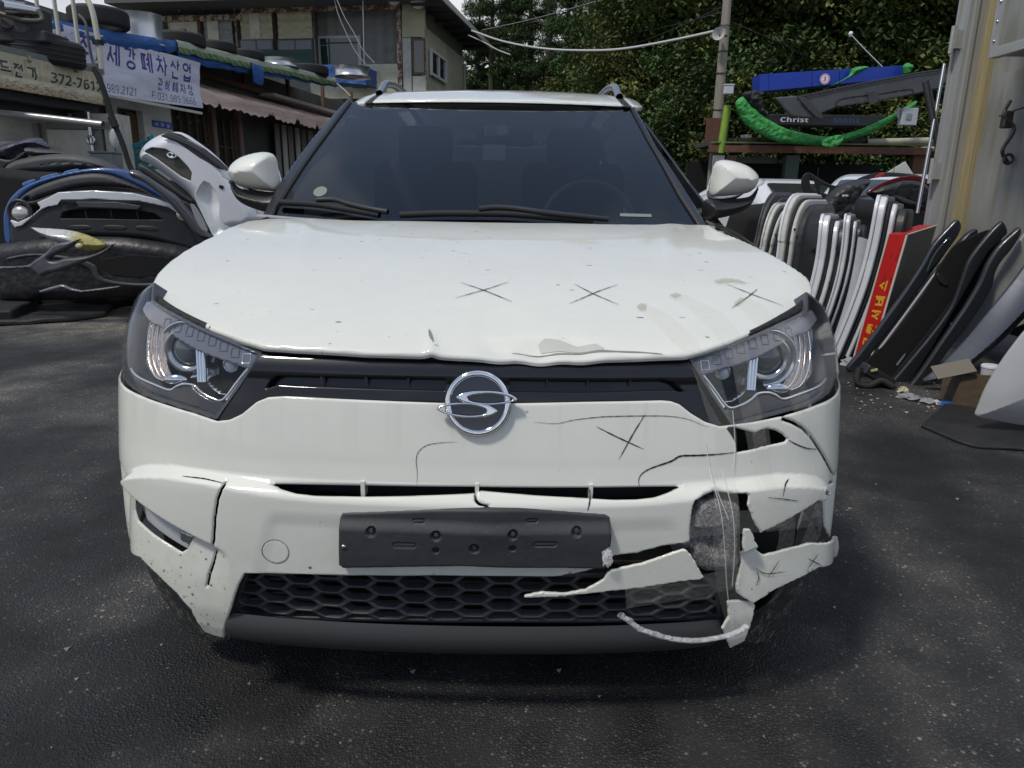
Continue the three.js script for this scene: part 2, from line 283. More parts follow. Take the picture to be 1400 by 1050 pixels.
// ---------------------------------------------------------------- the white car
const car = thing('compact_suv', 'white compact SUV with cracked taped front bumper and exposed foam, facing the viewer', 'car', CAR);
const mBase = meet(shellBase, CAR, grid(-0.93, 0.93, 70, 0.17, 1.0, 36));
let seen0 = mBase;
const P = (pts) => pts.map((p) => p.length > 2 ? [p[0], p[1]] : seen0(p[0], p[1]).slice(0, 2));
const Hm = meet(hood, CAR, grid(-0.88, 0.88, 60, 0.03, 1.15, 50));
const HP = (pts) => pts.map((p) => p.length > 2 ? [p[0], p[1]] : Hm(p[0], p[1]).slice(0, 2));
// moulded relief of the bumper: the lower half steps forward under the groove, the corners hollow out round the fog lamps
const podLine = spline([[0, 0.578], [0.5, 0.582], [0.62, 0.584], [0.7, 0.575], [0.76, 0.558], [0.82, 0.525], [0.86, 0.48], [0.88, 0.42], [0.9, 0.30]]);
const [hA, hB] = P([[183, 668], [297, 742]]), [hC, hD] = P([[186, 762], [262, 836]]);
function relief(s, y) {
  const a = Math.abs(s);
  let d = 0.024 * sstep(-0.004, lerp(0.038, 0.02, sstep(0.3, 0.6, a)), podLine(a) - y) * sstep(0.90, 0.77, a);
  const yTop = lerp(hB[1], hA[1], clamp((a - Math.abs(hB[0])) / (Math.abs(hA[0]) - Math.abs(hB[0])), -0.2, 1.3)), yBot = lerp(hD[1], hC[1], clamp((a - Math.abs(hD[0])) / (Math.abs(hC[0]) - Math.abs(hD[0])), -0.5, 1.5));
  const t = clamp((yTop - y) / Math.max(0.03, yTop - yBot), -1, 1.5);
  if (t > -0.1) d -= 0.026 * sstep(-0.05, 0.06, t) * (1 - clamp(t, 0, 1)) * sstep(0.50, 0.565, a) * sstep(0.93, 0.87, a);
  d -= 0.004 * sstep(0.525, 0.485, y) * sstep(0.46, 0.42, a + 0.25 * (y - 0.38));
  return d;
}
function shell(s, y) { const p = plan(s), k = profileK(y), d = relief(s, y); return [p[0] * k + p[2] * d, y, p[1] + profileZ(y) + p[3] * d]; }
const mShell = meet(shell, CAR, grid(-0.93, 0.93, 100, 0.09, 1.0, 66));
const polyDist = (pts) => (x, y) => { let b = 1e9; for (let i = 0; i < pts.length - 1; i++) { const [ax, ay] = pts[i], [bx, by] = pts[i + 1], ex = bx - ax, ey = by - ay, l = ex * ex + ey * ey, t = l ? clamp(((x - ax) * ex + (y - ay) * ey) / l, 0, 1) : 0, d = (x - ax - ex * t) ** 2 + (y - ay - ey * t) ** 2; if (d < b) b = d; } return Math.sqrt(b); };
// a strip laid along a line on a surface
function strip(surf, pts, width, opt = {}) {
  const w0 = width / 2, taper = opt.taper || 0; let bx = [1e9, 1e9, -1e9, -1e9];
  for (const [a, b] of pts) bx = [Math.min(bx[0], a), Math.min(bx[1], b), Math.max(bx[2], a), Math.max(bx[3], b)];
  const len = [0]; for (let i = 1; i < pts.length; i++) len.push(len[i - 1] + Math.hypot(pts[i][0] - pts[i - 1][0], pts[i][1] - pts[i - 1][1]));
  if (opt.ribbon !== false) {
    const pos = [], uv = [], idx = [], E = 1e-3, n = pts.length, lift = opt.lift ?? 0.001, nw = opt.nw || 1, nrm = [];
    for (let i = 0; i < n; i++) {
      const a = pts[Math.max(0, i - 1)], b = pts[Math.min(n - 1, i + 1)], dx = b[0] - a[0], dy = b[1] - a[1], l = Math.hypot(dx, dy) || 1, t = len[i] / len[n - 1];
      const w = w0 * (1 - taper * Math.pow(Math.abs(2 * t - 1), 2)) * (opt.wobble ? 1 + opt.wobble * Math.sin(i * 2.3 + len[n - 1] * 40) : 1);
      for (let q = 0; q <= nw; q++) { const k = 2 * q / nw - 1, u = pts[i][0] - dy / l * w * k, v = pts[i][1] + dx / l * w * k, p = surf(u, v), A = surf(u + E, v), B = surf(u - E, v), C = surf(u, v + E), D = surf(u, v - E), N = cross(A[0] - B[0], A[1] - B[1], A[2] - B[2], C[0] - D[0], C[1] - D[1], C[2] - D[2]); pos.push(p[0] + N[0] * lift, p[1] + N[1] * lift, p[2] + N[2] * lift); nrm.push(...N); uv.push(u, v); }
    }
    for (let i = 0; i < n - 1; i++) for (let q = 0; q < nw; q++) { const a = i * (nw + 1) + q, b = a + nw + 1; idx.push(a, b, a + 1, a + 1, b, b + 1); }
    const g = new THREE.BufferGeometry(); g.setAttribute('position', new THREE.Float32BufferAttribute(pos, 3)); g.setAttribute('normal', new THREE.Float32BufferAttribute(nrm, 3)); g.setAttribute('uv', new THREE.Float32BufferAttribute(uv, 2)); g.setIndex(idx); return g;
  }
}
const dense = (pts, n = 5) => smoothPoly(pts, false, n);
const mid = (pts) => { const o = []; for (let i = 0; i < pts.length - 1; i++) for (let k = 0; k < 4; k++) o.push([lerp(pts[i][0], pts[i + 1][0], k / 4), lerp(pts[i][1], pts[i + 1][1], k / 4)]); o.push(pts[pts.length - 1]); return o; };

// --- bumper skin and its broken pieces
seen0 = mShell;
const bumperEdge = P([[-1.20, 0.745, 1], [167, 527], [189, 540], [227, 554], [264, 565], [296, 576], [313, 574], [330, 566], [350, 549.5], [366, 543], [390, 541.5], [500, 547], [605, 551], [700, 551.5], [800, 549.5], [905, 547.5], [918, 548.5], [930, 553], [945, 565], [965, 577], [985, 583], [1031, 577], [1071, 569], [1120, 553], [1143, 541], [1.20, 0.755, 1],
  [1.20, 0.36, 1], [0.99, 0.365, 1], [1146, 738], [1132, 729], [1126, 684], [1120, 685], [1060, 720], [1041, 729], [1032, 715], [1028, 704], [1022.6, 690.6], [1024, 678], [1021, 675.6], [1006, 674], [990, 671.6], [976, 670], [963, 675.6], [951, 685], [948, 693], [945, 712], [943, 742], [936, 743.5], [903, 748], [868, 757], [835, 761], [829, 770], [812, 779], [794, 783], [758, 789.5], [720, 789], [600, 788], [420, 786.5], [334, 785], [326, 800], [316, 830], [309, 852], [306, 873.5], [292, 870], [279, 865], [273, 857], [260, 834], [240, 811], [214, 786], [191, 763], [174, 737], [-0.99, 0.37, 1], [-1.20, 0.36, 1]]);
const slotHole = P([[370, 660.5], [500, 663], [640, 665], [800, 666], [875, 665], [932, 664], [912, 673], [895, 679], [870, 682], [840, 682.5], [803, 680], [730, 676], [658, 670], [647, 673.5], [560, 677], [497, 678], [430, 677], [405, 674], [385, 668]]);
const gapHole = P([[994, 585], [1004, 584], [1017, 588], [1033, 592], [1042, 588], [1050, 586], [1061, 588.5], [1071, 594], [1077, 600], [1074, 604], [1061, 607], [1044, 611], [1025, 616], [1008, 618.5], [1007.5, 607], [1002, 597]]);
seen0 = mBase;
const fogHole = P([[182, 672], [185, 697], [191, 711], [211, 729], [234, 744], [250, 754], [257, 750], [265, 731], [240, 715], [223, 701], [203, 686]]);
seen0 = mShell;
const ribGap = [];
const bumperCuts = [
  [mid(P([[307, 661], [301, 672], [297, 683], [293, 709], [291.5, 737], [295.5, 748], [291.4, 769], [286, 786], [283, 801]])), 0.0026],
  /*0*/[[[3, 3], [3.01, 3]], 0.001], //, [952, 622.5], [930, 623.5], [917, 630.5], [890, 640], [877, 648], [873, 657], [875, 666]])), 0.0016],
  [mid(P([[1071, 573], [1085, 578], [1099, 586], [1110, 598], [1120, 613], [1131, 632], [1137, 644], [1138, 660], [1131, 673], [1124, 683]])), 0.0030],
  //, [1090, 608], [1104, 613], [1118, 614]])), 0.0016],
  [mid(P([[650, 676], [650.5, 684], [655, 689], [668, 693]])), 0.0024],
  //, [806.5, 682], [803, 698]])), 0.0016],
];
const cutD = bumperCuts.map(([p, w]) => { const f = polyDist(p), L = p.length; const xs = p.map((q) => q[0]), ys = p.map((q) => q[1]), b = [Math.min(...xs) - 0.03, Math.min(...ys) - 0.03, Math.max(...xs) + 0.03, Math.max(...ys) + 0.03]; return (x, y) => (x < b[0] || x > b[2] || y < b[1] || y > b[3]) ? 0.03 : f(x, y) - w; });
const bumperPoly = polySDF([bumperEdge, slotHole, gapHole, fogHole]);
const bumperSDF = (x, y) => { let d = bumperPoly(x, y); if (Math.abs(d) < 0.02 && x > 0.12 && ((y < 0.55 && x < 0.95) || (y < 0.72 && x > 0.5 && y < 0.66))) d += 0.0030 * fbm(x * 90, y * 90, 1, 3) * sstep(0.12, 0.2, x); for (const c of cutD) d = Math.min(d, c(x, y)); return d; };
part('front_bumper', sheet({ surf: shell, sdf: bumperSDF, box: [-1.2, 0.10, 1.2, 0.80], step: 0.0045, thick: 0.004, round: 0.004 }), M.paintBumper, car, 'white front bumper, cracked and torn open on one side');
const ragged = (x, y) => 0.0030 * fbm(x * 90, y * 90, 1, 3);
const shard = (pts, tilt, lift, name = 'bumper_shard') => part(name, sheet({ sdf: ((q) => (x, y) => { const d = q(x, y); return Math.abs(d) < 0.02 ? d + ragged(x, y) : d; })(polySDF([P(pts)])), box: ((q) => [Math.min(...q.map((a) => a[0])), Math.min(...q.map((a) => a[1])), Math.max(...q.map((a) => a[0])), Math.max(...q.map((a) => a[1]))])(P(pts)), surf: tilt ? (s, y) => { const p = shell(s, y), q = plan(s), d = tilt(s, y); return [p[0] + q[2] * d, p[1], p[2] + q[3] * d]; } : shell, step: 0.0035, thick: 0.006, round: 0.002, lift }), M.paintBumper, car, 'broken white piece of the bumper held by clear tape');
shard([[1013, 720], [1022.6, 720.4], [1027, 735], [1031, 750], [1039, 755], [1055, 751], [1071, 746], [1100, 738], [1131, 730], [1142, 747.6], [1134, 758], [1110, 771], [1085, 785.6], [1052, 802], [1025, 821], [1003.6, 807], [1003.6, 796], [1009, 764], [1012, 742]], (s, y) => 0.012 + 0.03 * (s - 0.6), 0.002);
shard([[995, 821], [1006, 819.5], [1028, 821], [1031, 826], [1025, 845], [1017, 864], [1012, 872], [993, 880.6], [984.6, 856], [995, 840]], (s, y) => 0.01 + 0.1 * (0.25 - y), 0.0);
shard([[716, 812], [740, 806.5], [770, 808], [800, 802], [824, 788], [828.5, 778], [850, 771.5], [881, 764], [930, 746], [936, 747.6], [942.5, 756], [957, 783], [952, 785.6], [876, 798], [836, 803], [800, 808], [755, 813], [718, 814.5]], (s, y) => 0.008 + 0.03 * (s - 0.1), 0.001);
// strips that stand in the slot, and the dark inside seen through every gap
for (const px of [495, 652, 808]) { const [a, b] = P([[px, 661], [px, 680]]), c = shell((a[0] + b[0]) / 2, 0.565); const g = new THREE.BoxGeometry(0.008, 0.034, 0.03); g.translate(c[0], 0.566, c[2] - 0.022); part('slot_rib', g, M.paint, car); }
part('inner_panel', sheet({ surf: (s, y) => { const p = shellBase(s, y), q = plan(s); return [p[0] - q[2] * 0.075, p[1], p[2] - q[3] * 0.075]; }, polys: [[[-1.2, 0.17], [1.2, 0.17], [1.2, 0.86], [-1.2, 0.86]]], step: 0.03, thick: 0 }), M.void, car);
seen0 = mBase;
const beam = sheet({ surf: (s, y) => { const p = plan(s * 0.98); return [p[0] * 0.97, y, p[1] - 0.062]; }, polys: [[[-0.62, 0.60], [0.62, 0.60], [0.62, 0.52], [-0.62, 0.52]]], step: 0.02, thick: 0.03, round: 0.01 });
part('impact_beam', beam, std(0.03, 0.03, 0.032, 0.5), car);
for (let k = 0; k < 7; k++) { const g = new THREE.BoxGeometry(1.0, 0.006, 0.01); g.translate(0, 0.27 + k * 0.017, -0.075); part('cooling_fin', g, std(0.035, 0.034, 0.03, 0.5), car); }
// exposed foam
const foamPts = P([[947, 694], [952, 684], [975, 679], [1004, 684], [1010, 690], [1011, 742], [1010, 766], [1001, 777], [963, 779], [950, 772], [943, 759], [942, 720]]);
const foamDent = polySDF([P([[948, 722], [984, 720], [984, 752], [964, 748], [946, 737]])]);
part('foam_absorber', sheet({ surf: (s, y) => { const p = shellBase(s, y), q = plan(s), d = 0.020 - 0.03 * sstep(-0.012, 0.012, foamDent(s, y)); return [p[0] + q[2] * d, p[1], p[2] + q[3] * d]; }, polys: [foamPts], step: 0.004, thick: 0.05, round: 0.022 }), M.foam, car, 'grey speckled foam block showing through the torn bumper');
// hairline cracks and marker crosses
seen0 = mShell;
const line = (name, pts, w, mat = M.crack, surf = shell, conv = P, lift = 0.0012, taper = 0.75) => part(name, strip(surf, dense(conv(pts), 6), w, { lift, taper, wobble: 0.25 }), mat, car);
line('crack', [[249, 651], [275, 654], [290, 657], [307, 661]], 0.0014);
line('crack', [[570, 664], [570.5, 645], [569, 630], [572, 618], [583, 609], [600, 605.5], [625, 604]], 0.0012);
line('crack', [[730, 577], [760, 579], [785, 574], [820, 570], [843, 569], [880, 568.5], [915, 569], [940, 573], [960, 581], [970, 584]], 0.0014);
line('crack', [[1008, 618], [980, 621], [952, 622.5], [930, 623.5], [917, 630.5], [890, 640], [877, 648], [873, 657], [875, 666]], 0.0034);
line('crack', [[1077, 601], [1090, 608], [1104, 613], [1118, 614]], 0.003);
line('crack', [[806, 666], [806.5, 682], [803, 698]], 0.003);
line('crack', [[536, 787], [550, 789], [566, 790]], 0.002);
for (const X of [[[815, 583], [845, 598], [880, 614]], [[882, 566], [866, 592], [846, 628]], [[1078, 655], [1073, 665], [1070, 679]], [[1049, 680], [1070, 682], [1092, 685]], [[1026, 771], [1040, 779], [1065, 776]], [[1058, 760], [1050, 773], [1042, 785]], [[1108, 751], [1100, 763], [1093, 774]], [[1094, 758], [1103, 763], [1112, 768]], [[1028, 775], [1031, 785], [1027, 796]]]) line('marker_stroke', X, 0.0024, M.marker, (s, y) => { const p = shell(s, y), q = plan(s), d = (y < 0.45 && s > 0.55) ? 0.016 + 0.03 * (s - 0.6) : 0; return [p[0] + q[2] * d, p[1], p[2] + q[3] * d]; });
// cover of the towing eye
{ const c = P([[377, 754]])[0], ring = []; for (let k = 0; k <= 40; k++) ring.push([c[0] + 0.028 * Math.cos(k / 20 * Math.PI), c[1] + 0.027 * Math.sin(k / 20 * Math.PI)]);
  part('towing_cover', sheet({ surf: shell, polys: [ring.map(([a, b]) => [c[0] + (a - c[0]) * 0.97, c[1] + (b - c[1]) * 0.97])], step: 0.003, thick: 0.003, round: 0.0015, lift: 0.0006 }), M.paintBumper, car);
  part('towing_cover_gap', strip(shell, ring, 0.0016, { lift: 0.0005 }), std(0.12, 0.12, 0.11, 0.8), car); }
// fog lamp
seen0 = mBase;
{ const fp = P([[180, 668], [183, 700], [190, 715], [211, 733], [234, 748], [252, 758], [261, 752], [270, 730], [240, 711], [223, 697], [203, 681]]);
  const off = (d) => (s, y) => { const p = shellBase(s, y), q = plan(s); return [p[0] - q[2] * d, p[1], p[2] - q[3] * d]; };
  const lamp = part('fog_lamp', sheet({ surf: off(-0.004), polys: [fp], step: 0.006, thick: 0.002, round: 0.002 }), M.lens, car);
  part('reflector', sheet({ surf: off(0.02), polys: [fp], step: 0.008, thick: 0 }), std(0.60, 0.60, 0.61, 0.4), lamp);
  part('chrome_insert', sheet({ surf: off(0.006), polys: [P([[243, 727], [262, 735], [257, 748], [243, 741]])], step: 0.004, thick: 0.01, round: 0.003 }), M.chromeDim, lamp); }
// lower grille, splitter, cladding
const W6 = 0.062, H6 = 0.035, ky = H6 / (W6 / 1.5 * Math.sqrt(3));
function hexEdge(x, y) { const R = W6 / 1.5, vy = y / ky; let best = 1e9, sec = 1e9; const i0 = Math.round(x / W6); for (let i = i0 - 1; i <= i0 + 1; i++) { const h = Math.sqrt(3) * R, o = (i & 1) ? h / 2 : 0, j0 = Math.round((vy - o) / h); for (let j = j0 - 1; j <= j0 + 1; j++) { const d = Math.hypot(x - i * W6, vy - o - j * h); if (d < best) { sec = best; best = d; } else if (d < sec) sec = d; } } return (sec - best) / 2; }
const grilleArea = polySDF([P([[330, 782], [500, 784], [700, 786], [840, 790], [960, 790], [985, 800], [992, 850], [900, 856], [700, 858], [500, 856], [380, 853], [309, 850], [318, 815]])]);
const offS = (d) => (s, y) => { const p = shellBase(s, y), q = plan(s); return [p[0] - q[2] * d, p[1], p[2] - q[3] * d]; };
part('lower_grille', sheet({ surf: offS(0.016), sdf: (x, y) => { const a = grilleArea(x, y); if (a <= 0) return a; const e = 0.0044 - hexEdge(x, y) * 0.8; return Math.min(a, Math.max(e, 0.010 - a)); }, box: [-0.68, 0.17, 0.68, 0.41], step: 0.0035, thick: 0.022, round: 0.002 }), M.mesh, car, 'black honeycomb lower grille');
const lipSurf = (u, v) => { const p = plan(u), t = v; const y = 0.252 - 0.052 * t, z = -0.004 + 0.018 * Math.sin(t * 2.2) - 0.008 * t; return [p[0] * 0.985 + p[2] * z, y, p[1] + profileZ(0.27) + p[3] * z]; };
part('splitter', sheet({ surf: lipSurf, polys: [[[-0.545, 0.02], [-0.55, 0.5], [-0.53, 0.9], [-0.45, 1.0], [0, 1.0], [0.45, 1.0], [0.53, 0.9], [0.55, 0.5], [0.545, 0.02]].reverse()], step: 0.012, stepV: 0.05, thick: 0.012 }), M.weave, car, 'black splitter with carbon weave under the grille');
part('splitter_tray', sheet({ surf: (x, w) => [x, 0.20, -w], polys: [[[-0.48, 0.06], [0.48, 0.06], [0.6, 0.45], [-0.6, 0.45]]], step: 0.05, thick: 0.004 }), M.trim, car);
const cladSurf = (s, y) => { const p = shellBase(s, y), q = plan(s); return [p[0] - q[2] * 0.022, p[1], p[2] - q[3] * 0.022]; };
{ const mc = meet(cladSurf, CAR, grid(-0.95, -0.4, 40, 0.05, 0.5, 44)), lo = [[276, 873], [255, 863], [230, 841], [200, 812], [178, 783], [168, 752], [166, 735]].map(([a, b]) => mc(a, b).slice(0, 2)), up = [[185, 740], [215, 775], [250, 815], [290, 860]].map(([a, b]) => mc(a, b).slice(0, 2)), edge = [...lo, [-1.2, lo[6][1] - 0.02], [-1.2, 0.42], ...up];
  for (const side of [1, -1]) part('corner_cladding', sheet({ surf: cladSurf, polys: [edge.map(([a, b]) => [a * side, b])], step: 0.008, thick: 0.005, round: 0.004 }), M.cladding, car, 'black lower bumper cladding flecked with mud'); }
// upper grille band with its slot
const bandSlot = [[362, 532], [368, 522], [378, 514.5], [395, 514.5], [500, 516.5], [609, 518], [609, 534], [500, 531], [395, 527], [380, 526]];
const bandSlot2 = [[697, 519], [800, 521], [908, 520], [922, 525], [936, 537], [925, 534.5], [915, 533.5], [800, 536.5], [697, 535.5]];
const bandPoly = [P([[357, 481], [400, 484.5], [500, 489], [650, 493], [800, 494], [942, 491], [955, 520], [975, 556], [990, 582], [985, 586], [965, 580], [945, 568], [930, 556], [918, 551], [800, 552], [650, 554], [500, 550], [390, 544], [366, 545], [350, 552], [331, 568], [313, 577], [297, 579], [296, 574], [325, 531]]), P(bandSlot), P(bandSlot2)];
part('grille_band', sheet({ surf: (s, y) => { const p = shellBase(s, y), q = plan(s), c = 0.009 * Math.max(0, 1 - ((y - 0.805) / 0.028) ** 2) - 0.004; return [p[0] + q[2] * c, p[1], p[2] + q[3] * c]; }, polys: bandPoly, step: 0.004, thick: 0.01, round: 0.004 }), M.gloss, car, 'gloss black grille band with a narrow slot');
part('grille_back', sheet({ surf: offS(0.026), polys: [P([[340, 500], [500, 505], [800, 508], [950, 505], [965, 560], [800, 548], [500, 545], [345, 545]])], step: 0.02, thick: 0 }), M.gloss, car);
for (const px of [438, 499, 557, 748, 804, 863]) { const c = shellBase(...P([[px, 524.5]])[0]); const g = new THREE.ConeGeometry(0.0055, 0.026, 8); g.scale(0.7, 1, 1.4); g.rotateX(Math.PI); g.translate(c[0], c[1], c[2] - 0.014); part('grille_fin', g, std(0.12, 0.12, 0.13, 0.25), car); }
part('hood_seal', sheet({ surf: offS(0.014), polys: [P([[206, 402], [240, 425], [300, 452], [360, 474], [500, 482], [650, 486], [800, 487], [944, 485], [1010, 462], [1075, 430], [1111, 404], [1113, 420], [1060, 448], [1000, 474], [942, 495], [800, 500], [650, 498], [500, 494], [357, 487], [300, 464], [240, 436], [205, 418]])], step: 0.007, thick: 0.006, round: 0.004 }), M.rubber, car);
// --- headlights
const HL = {
  lens: [[209, 386], [196, 396], [186, 408], [178, 424], [171, 445], [166.5, 470], [164.5, 495], [166, 512], [171, 524], [189, 538], [227, 552], [264, 563.5], [295, 574], [325, 531], [358, 482], [300, 459], [240, 430], [207, 410]],
  drl: [[205, 413], [240, 434], [300, 464], [352, 486], [337, 507], [318, 500], [290, 491], [262, 480], [238, 466], [216, 450], [198, 442], [186, 424], [194, 410]],
  low: [[168, 508], [176, 518], [200, 530], [222, 538], [233, 533], [244, 530], [256, 532], [266, 541], [280, 549], [298, 552], [303, 560], [296, 573], [264, 562], [227, 551], [189, 537], [172, 524]],
  chrome: [[168, 506], [176, 516], [200, 528], [222, 536], [233, 531], [244, 528], [257, 530], [267, 539], [281, 547], [298, 549.5], [318, 525], [334, 506]],
  turn: [[184, 430], [196, 444], [206, 456], [202, 480], [203, 505], [212, 525], [196, 526], [178, 514], [170, 500], [172, 470]],
  chamber: [[268, 480], [300, 492], [336, 504], [318, 528], [300, 550], [280, 547], [266, 538], [258, 528], [257, 482]],
};
const tube0 = (p, r) => new THREE.TubeGeometry(new THREE.CatmullRomCurve3(p), 30, r, 6);
const lensInner = phys(0.16, 0.16, 0.19, 0.12, { clearcoat: 1, clearcoatRoughness: 0.05 });
const silver = std(0.74, 0.75, 0.77, 0.13, { metalness: 1 });
for (const side of [1, -1]) {
  const hl = new THREE.Group(); hl.name = 'headlight'; hl.userData.label = side > 0 ? 'clear headlight on the undamaged side' : 'headlight covered with strips of clear tape'; car.add(hl);
  const Q = (pts) => P(pts).map(([a, b]) => [a * side, b]);
  const at = (px, py, d) => { const [a, b] = Q([[px, py]])[0]; return new THREE.Vector3(...offS(d)(a, b)); };
  const lens = Q(HL.lens), f = polySDF([lens]);
  part('lens', sheet({ surf: shellBase, polys: [lens], step: 0.006, thick: 0.0025, round: 0.003, lift: 0.001 }), M.lens, hl);
  part('housing', sheet({ surf: offS(0.11), polys: [lens], step: 0.012, thick: 0 }), M.bezel, hl);
  part('housing_wall', sheet({ surf: offS(0.004), sdf: (x, y) => { const d = f(x, y); return d < 0 ? d : Math.min(d, 0.006 - d); }, box: [Math.min(...lens.map((q) => q[0])), Math.min(...lens.map((q) => q[1])), Math.max(...lens.map((q) => q[0])), Math.max(...lens.map((q) => q[1]))], step: 0.004, thick: 0.105 }), M.bezel, hl);
  const drl = Q(HL.drl); part('daytime_light', sheet({ surf: offS(0.012), polys: [drl], step: 0.005, thick: 0.012, round: 0.003 }), lensInner, hl);
  for (let k = 0; k < 8; k++) { const t = k / 7, px = lerp(222, 333, t), py = 441 + (px - 222) * 0.44 - 4 * Math.sin(t * 3.1) + 2; const [a, b] = Q([[px, py]])[0], w = 0.0105; part('led_segment', sheet({ surf: offS(0.0105), polys: [[[a - w, b - w], [a + w, b - w], [a + w, b + w], [a - w, b + w]], [[a - w * 0.72, b - w * 0.72], [a + w * 0.72, b - w * 0.72], [a + w * 0.72, b + w * 0.72], [a - w * 0.72, b + w * 0.72]]], step: 0.002, thick: 0.004, round: 0.001 }), k === 7 ? silver : std(0.13, 0.13, 0.15, 0.2), hl); }
  part('lower_bezel', sheet({ surf: offS(0.016), polys: [Q(HL.low)], step: 0.005, thick: 0.02, round: 0.002 }), phys(0.022, 0.022, 0.026, 0.3, { clearcoat: 0.6 }), hl);
  for (const sh of [0, 7, 14]) part('chrome_arc', tube0([[186 + sh, 436], [180 + sh, 462], [180 + sh, 492], [190 + sh, 518], [204 + sh * 0.6, 526]].map(([a, b]) => at(a, b, 0.036)), 0.0022), sh === 7 ? std(0.62, 0.46, 0.38, 0.2, { metalness: 0.8 }) : M.chrome, hl);
  const cl = dense(Q(HL.chrome), 4), cpos = cl.map(([a, b]) => new THREE.Vector3(...offS(0.018)(a, b)));
  part('chrome_line', new THREE.TubeGeometry(new THREE.CatmullRomCurve3(cpos), 90, 0.0035, 6), M.chrome, hl);
  part('turn_signal', sheet({ surf: offS(0.045), polys: [Q(HL.turn)], step: 0.006, thick: 0.004 }), std(0.52, 0.46, 0.44, 0.25, { metalness: 0.8, bumpMap: fineBump, bumpScale: 0.002 }), hl);
  const ch = Q(HL.chamber), cf = polySDF([ch]);
  part('reflector', sheet({ surf: (s, y) => { const d = clamp(cf(s, y), 0, 0.045); return offS(0.05 + 0.045 * Math.sin(Math.min(1, d / 0.045) * 1.57))(s, y); }, polys: [ch], step: 0.005, thick: 0 }), silver, hl);
  for (let k = 0; k < 3; k++) { const a = at(256 + k * 4.6, 478 + k * 1.5, 0.030), b = at(257 + k * 4, 528, 0.034); part('chrome_bar', new THREE.TubeGeometry(new THREE.LineCurve3(a, b), 1, 0.0046, 8), M.chrome, hl); }
  const cm = at(296, 506, 0.05); { const g = new THREE.SphereGeometry(0.012, 16, 12); g.translate(cm.x, cm.y, cm.z); part('bulb', g, phys(0.75, 0.8, 0.85, 0.05, { clearcoat: 1 }), hl); const h = new THREE.TorusGeometry(0.014, 0.003, 8, 24); h.translate(cm.x, cm.y, cm.z + 0.002); part('bulb_ring', h, M.chromeDim, hl); }
  const fl = at(285, 530, 0.028), fl2 = at(318, 517, 0.03); part('light_blade', new THREE.TubeGeometry(new THREE.LineCurve3(at(303, 551, 0.02), at(333, 508, 0.02)), 1, 0.004, 6), std(0.85, 0.86, 0.88, 0.25), hl);
  // projector: dark glass dome in a chrome collar
  const c = at(233, 484, 0.048), n = new THREE.Vector3(side * -0.10, 0.02, 1).normalize(), qn = new THREE.Quaternion().setFromUnitVectors(new THREE.Vector3(0, 1, 0), n);
  const put = (g) => { g.applyQuaternion(qn); g.translate(c.x, c.y, c.z); return g; };
  part('projector_collar', put(new THREE.LatheGeometry([[0.034, -0.004], [0.035, 0.004], [0.040, 0.009], [0.048, 0.011], [0.052, 0.005], [0.053, -0.03]].map(([r, y]) => new THREE.Vector2(r, y)), 48)), M.chromeDim, hl);
  part('projector_lens', put(new THREE.SphereGeometry(0.045, 40, 16, 0, Math.PI * 2, 0, 0.86).translate(0, -0.029, 0)), phys(0.10, 0.105, 0.11, 0.04, { clearcoat: 1, clearcoatRoughness: 0.02 }), hl);
  part('bowl_trim', put(new THREE.LatheGeometry([[0.054, 0], [0.060, 0.010], [0.066, 0.004], [0.070, -0.03]].map(([r, y]) => new THREE.Vector2(r, y)), 40, 0, Math.PI * 1.25)), silver, hl);
  const lowc = at(225, 524, 0.03); { const g = new THREE.SphereGeometry(0.02, 20, 12); g.scale(1.3, 0.6, 0.4); g.translate(lowc.x, lowc.y, lowc.z); part('lower_reflector', g, silver, hl); }
}
// --- hood
const hoodDentLine = polyDist(HP([[588, 452], [589, 470], [590, 486]]));
function hoodDent(x, w) {
  const [a, b] = hood(x, w), e = Math.exp(-(((x - 0.12) / 0.13) ** 2) - ((w - 0.075) / 0.03) ** 2), c = Math.exp(-((hoodDentLine(x, w) / 0.012) ** 2)) * sstep(0.16, 0.06, w), g = Math.exp(-(((x - 0.03) / 0.07) ** 2) - ((w - 0.16) / 0.07) ** 2);
  const ridge = 0.0035 * Math.exp(-(((Math.abs(x) - (0.36 + 0.22 * w)) / 0.03) ** 2)) * sstep(0.25, 0.7, w);
  return [a, b - 0.015 * e + 0.005 * c - 0.004 * g + 0.0025 * Math.sin(x * 70 + w * 30) * e + ridge + 0.0012 * fbm(x * 4, w * 4, 2, 3), -w];
}
const hoodEdge = HP([[338, 303], [310, 313], [290, 324], [268, 335], [250, 345], [232, 358], [215, 375], [208.5, 386], [208, 395], [212, 406], [225, 420], [252, 435], [290, 451], [330, 466], [360, 475.5], [400, 478.5], [500, 484], [590, 486.5], [650, 487.5], [720, 486], [800, 489.5], [880, 489], [938, 487.5], [965, 480], [1000, 468], [1040, 451], [1075, 433], [1097, 419], [1108, 408], [1111.5, 398], [1109, 388], [1103, 379], [1085, 366], [1060, 351], [1030, 336], [1000, 323], [984, 317], [0.70, 0.99, 1], [0.4, 0.955, 1], [0, 0.945, 1], [-0.4, 0.955, 1], [-0.70, 0.99, 1]]);
part('hood', sheet({ surf: hoodDent, polys: [hoodEdge], step: 0.007, thick: 0.012, round: 0.006, lift: 0.002 }), M.paintHood, car, 'white hood with marker crosses and tape residue');
const hoodLine = (name, pts, w, mat, lift = 0.004, taper = 0.7) => line(name, pts, w, mat, hoodDent, HP, lift, taper);
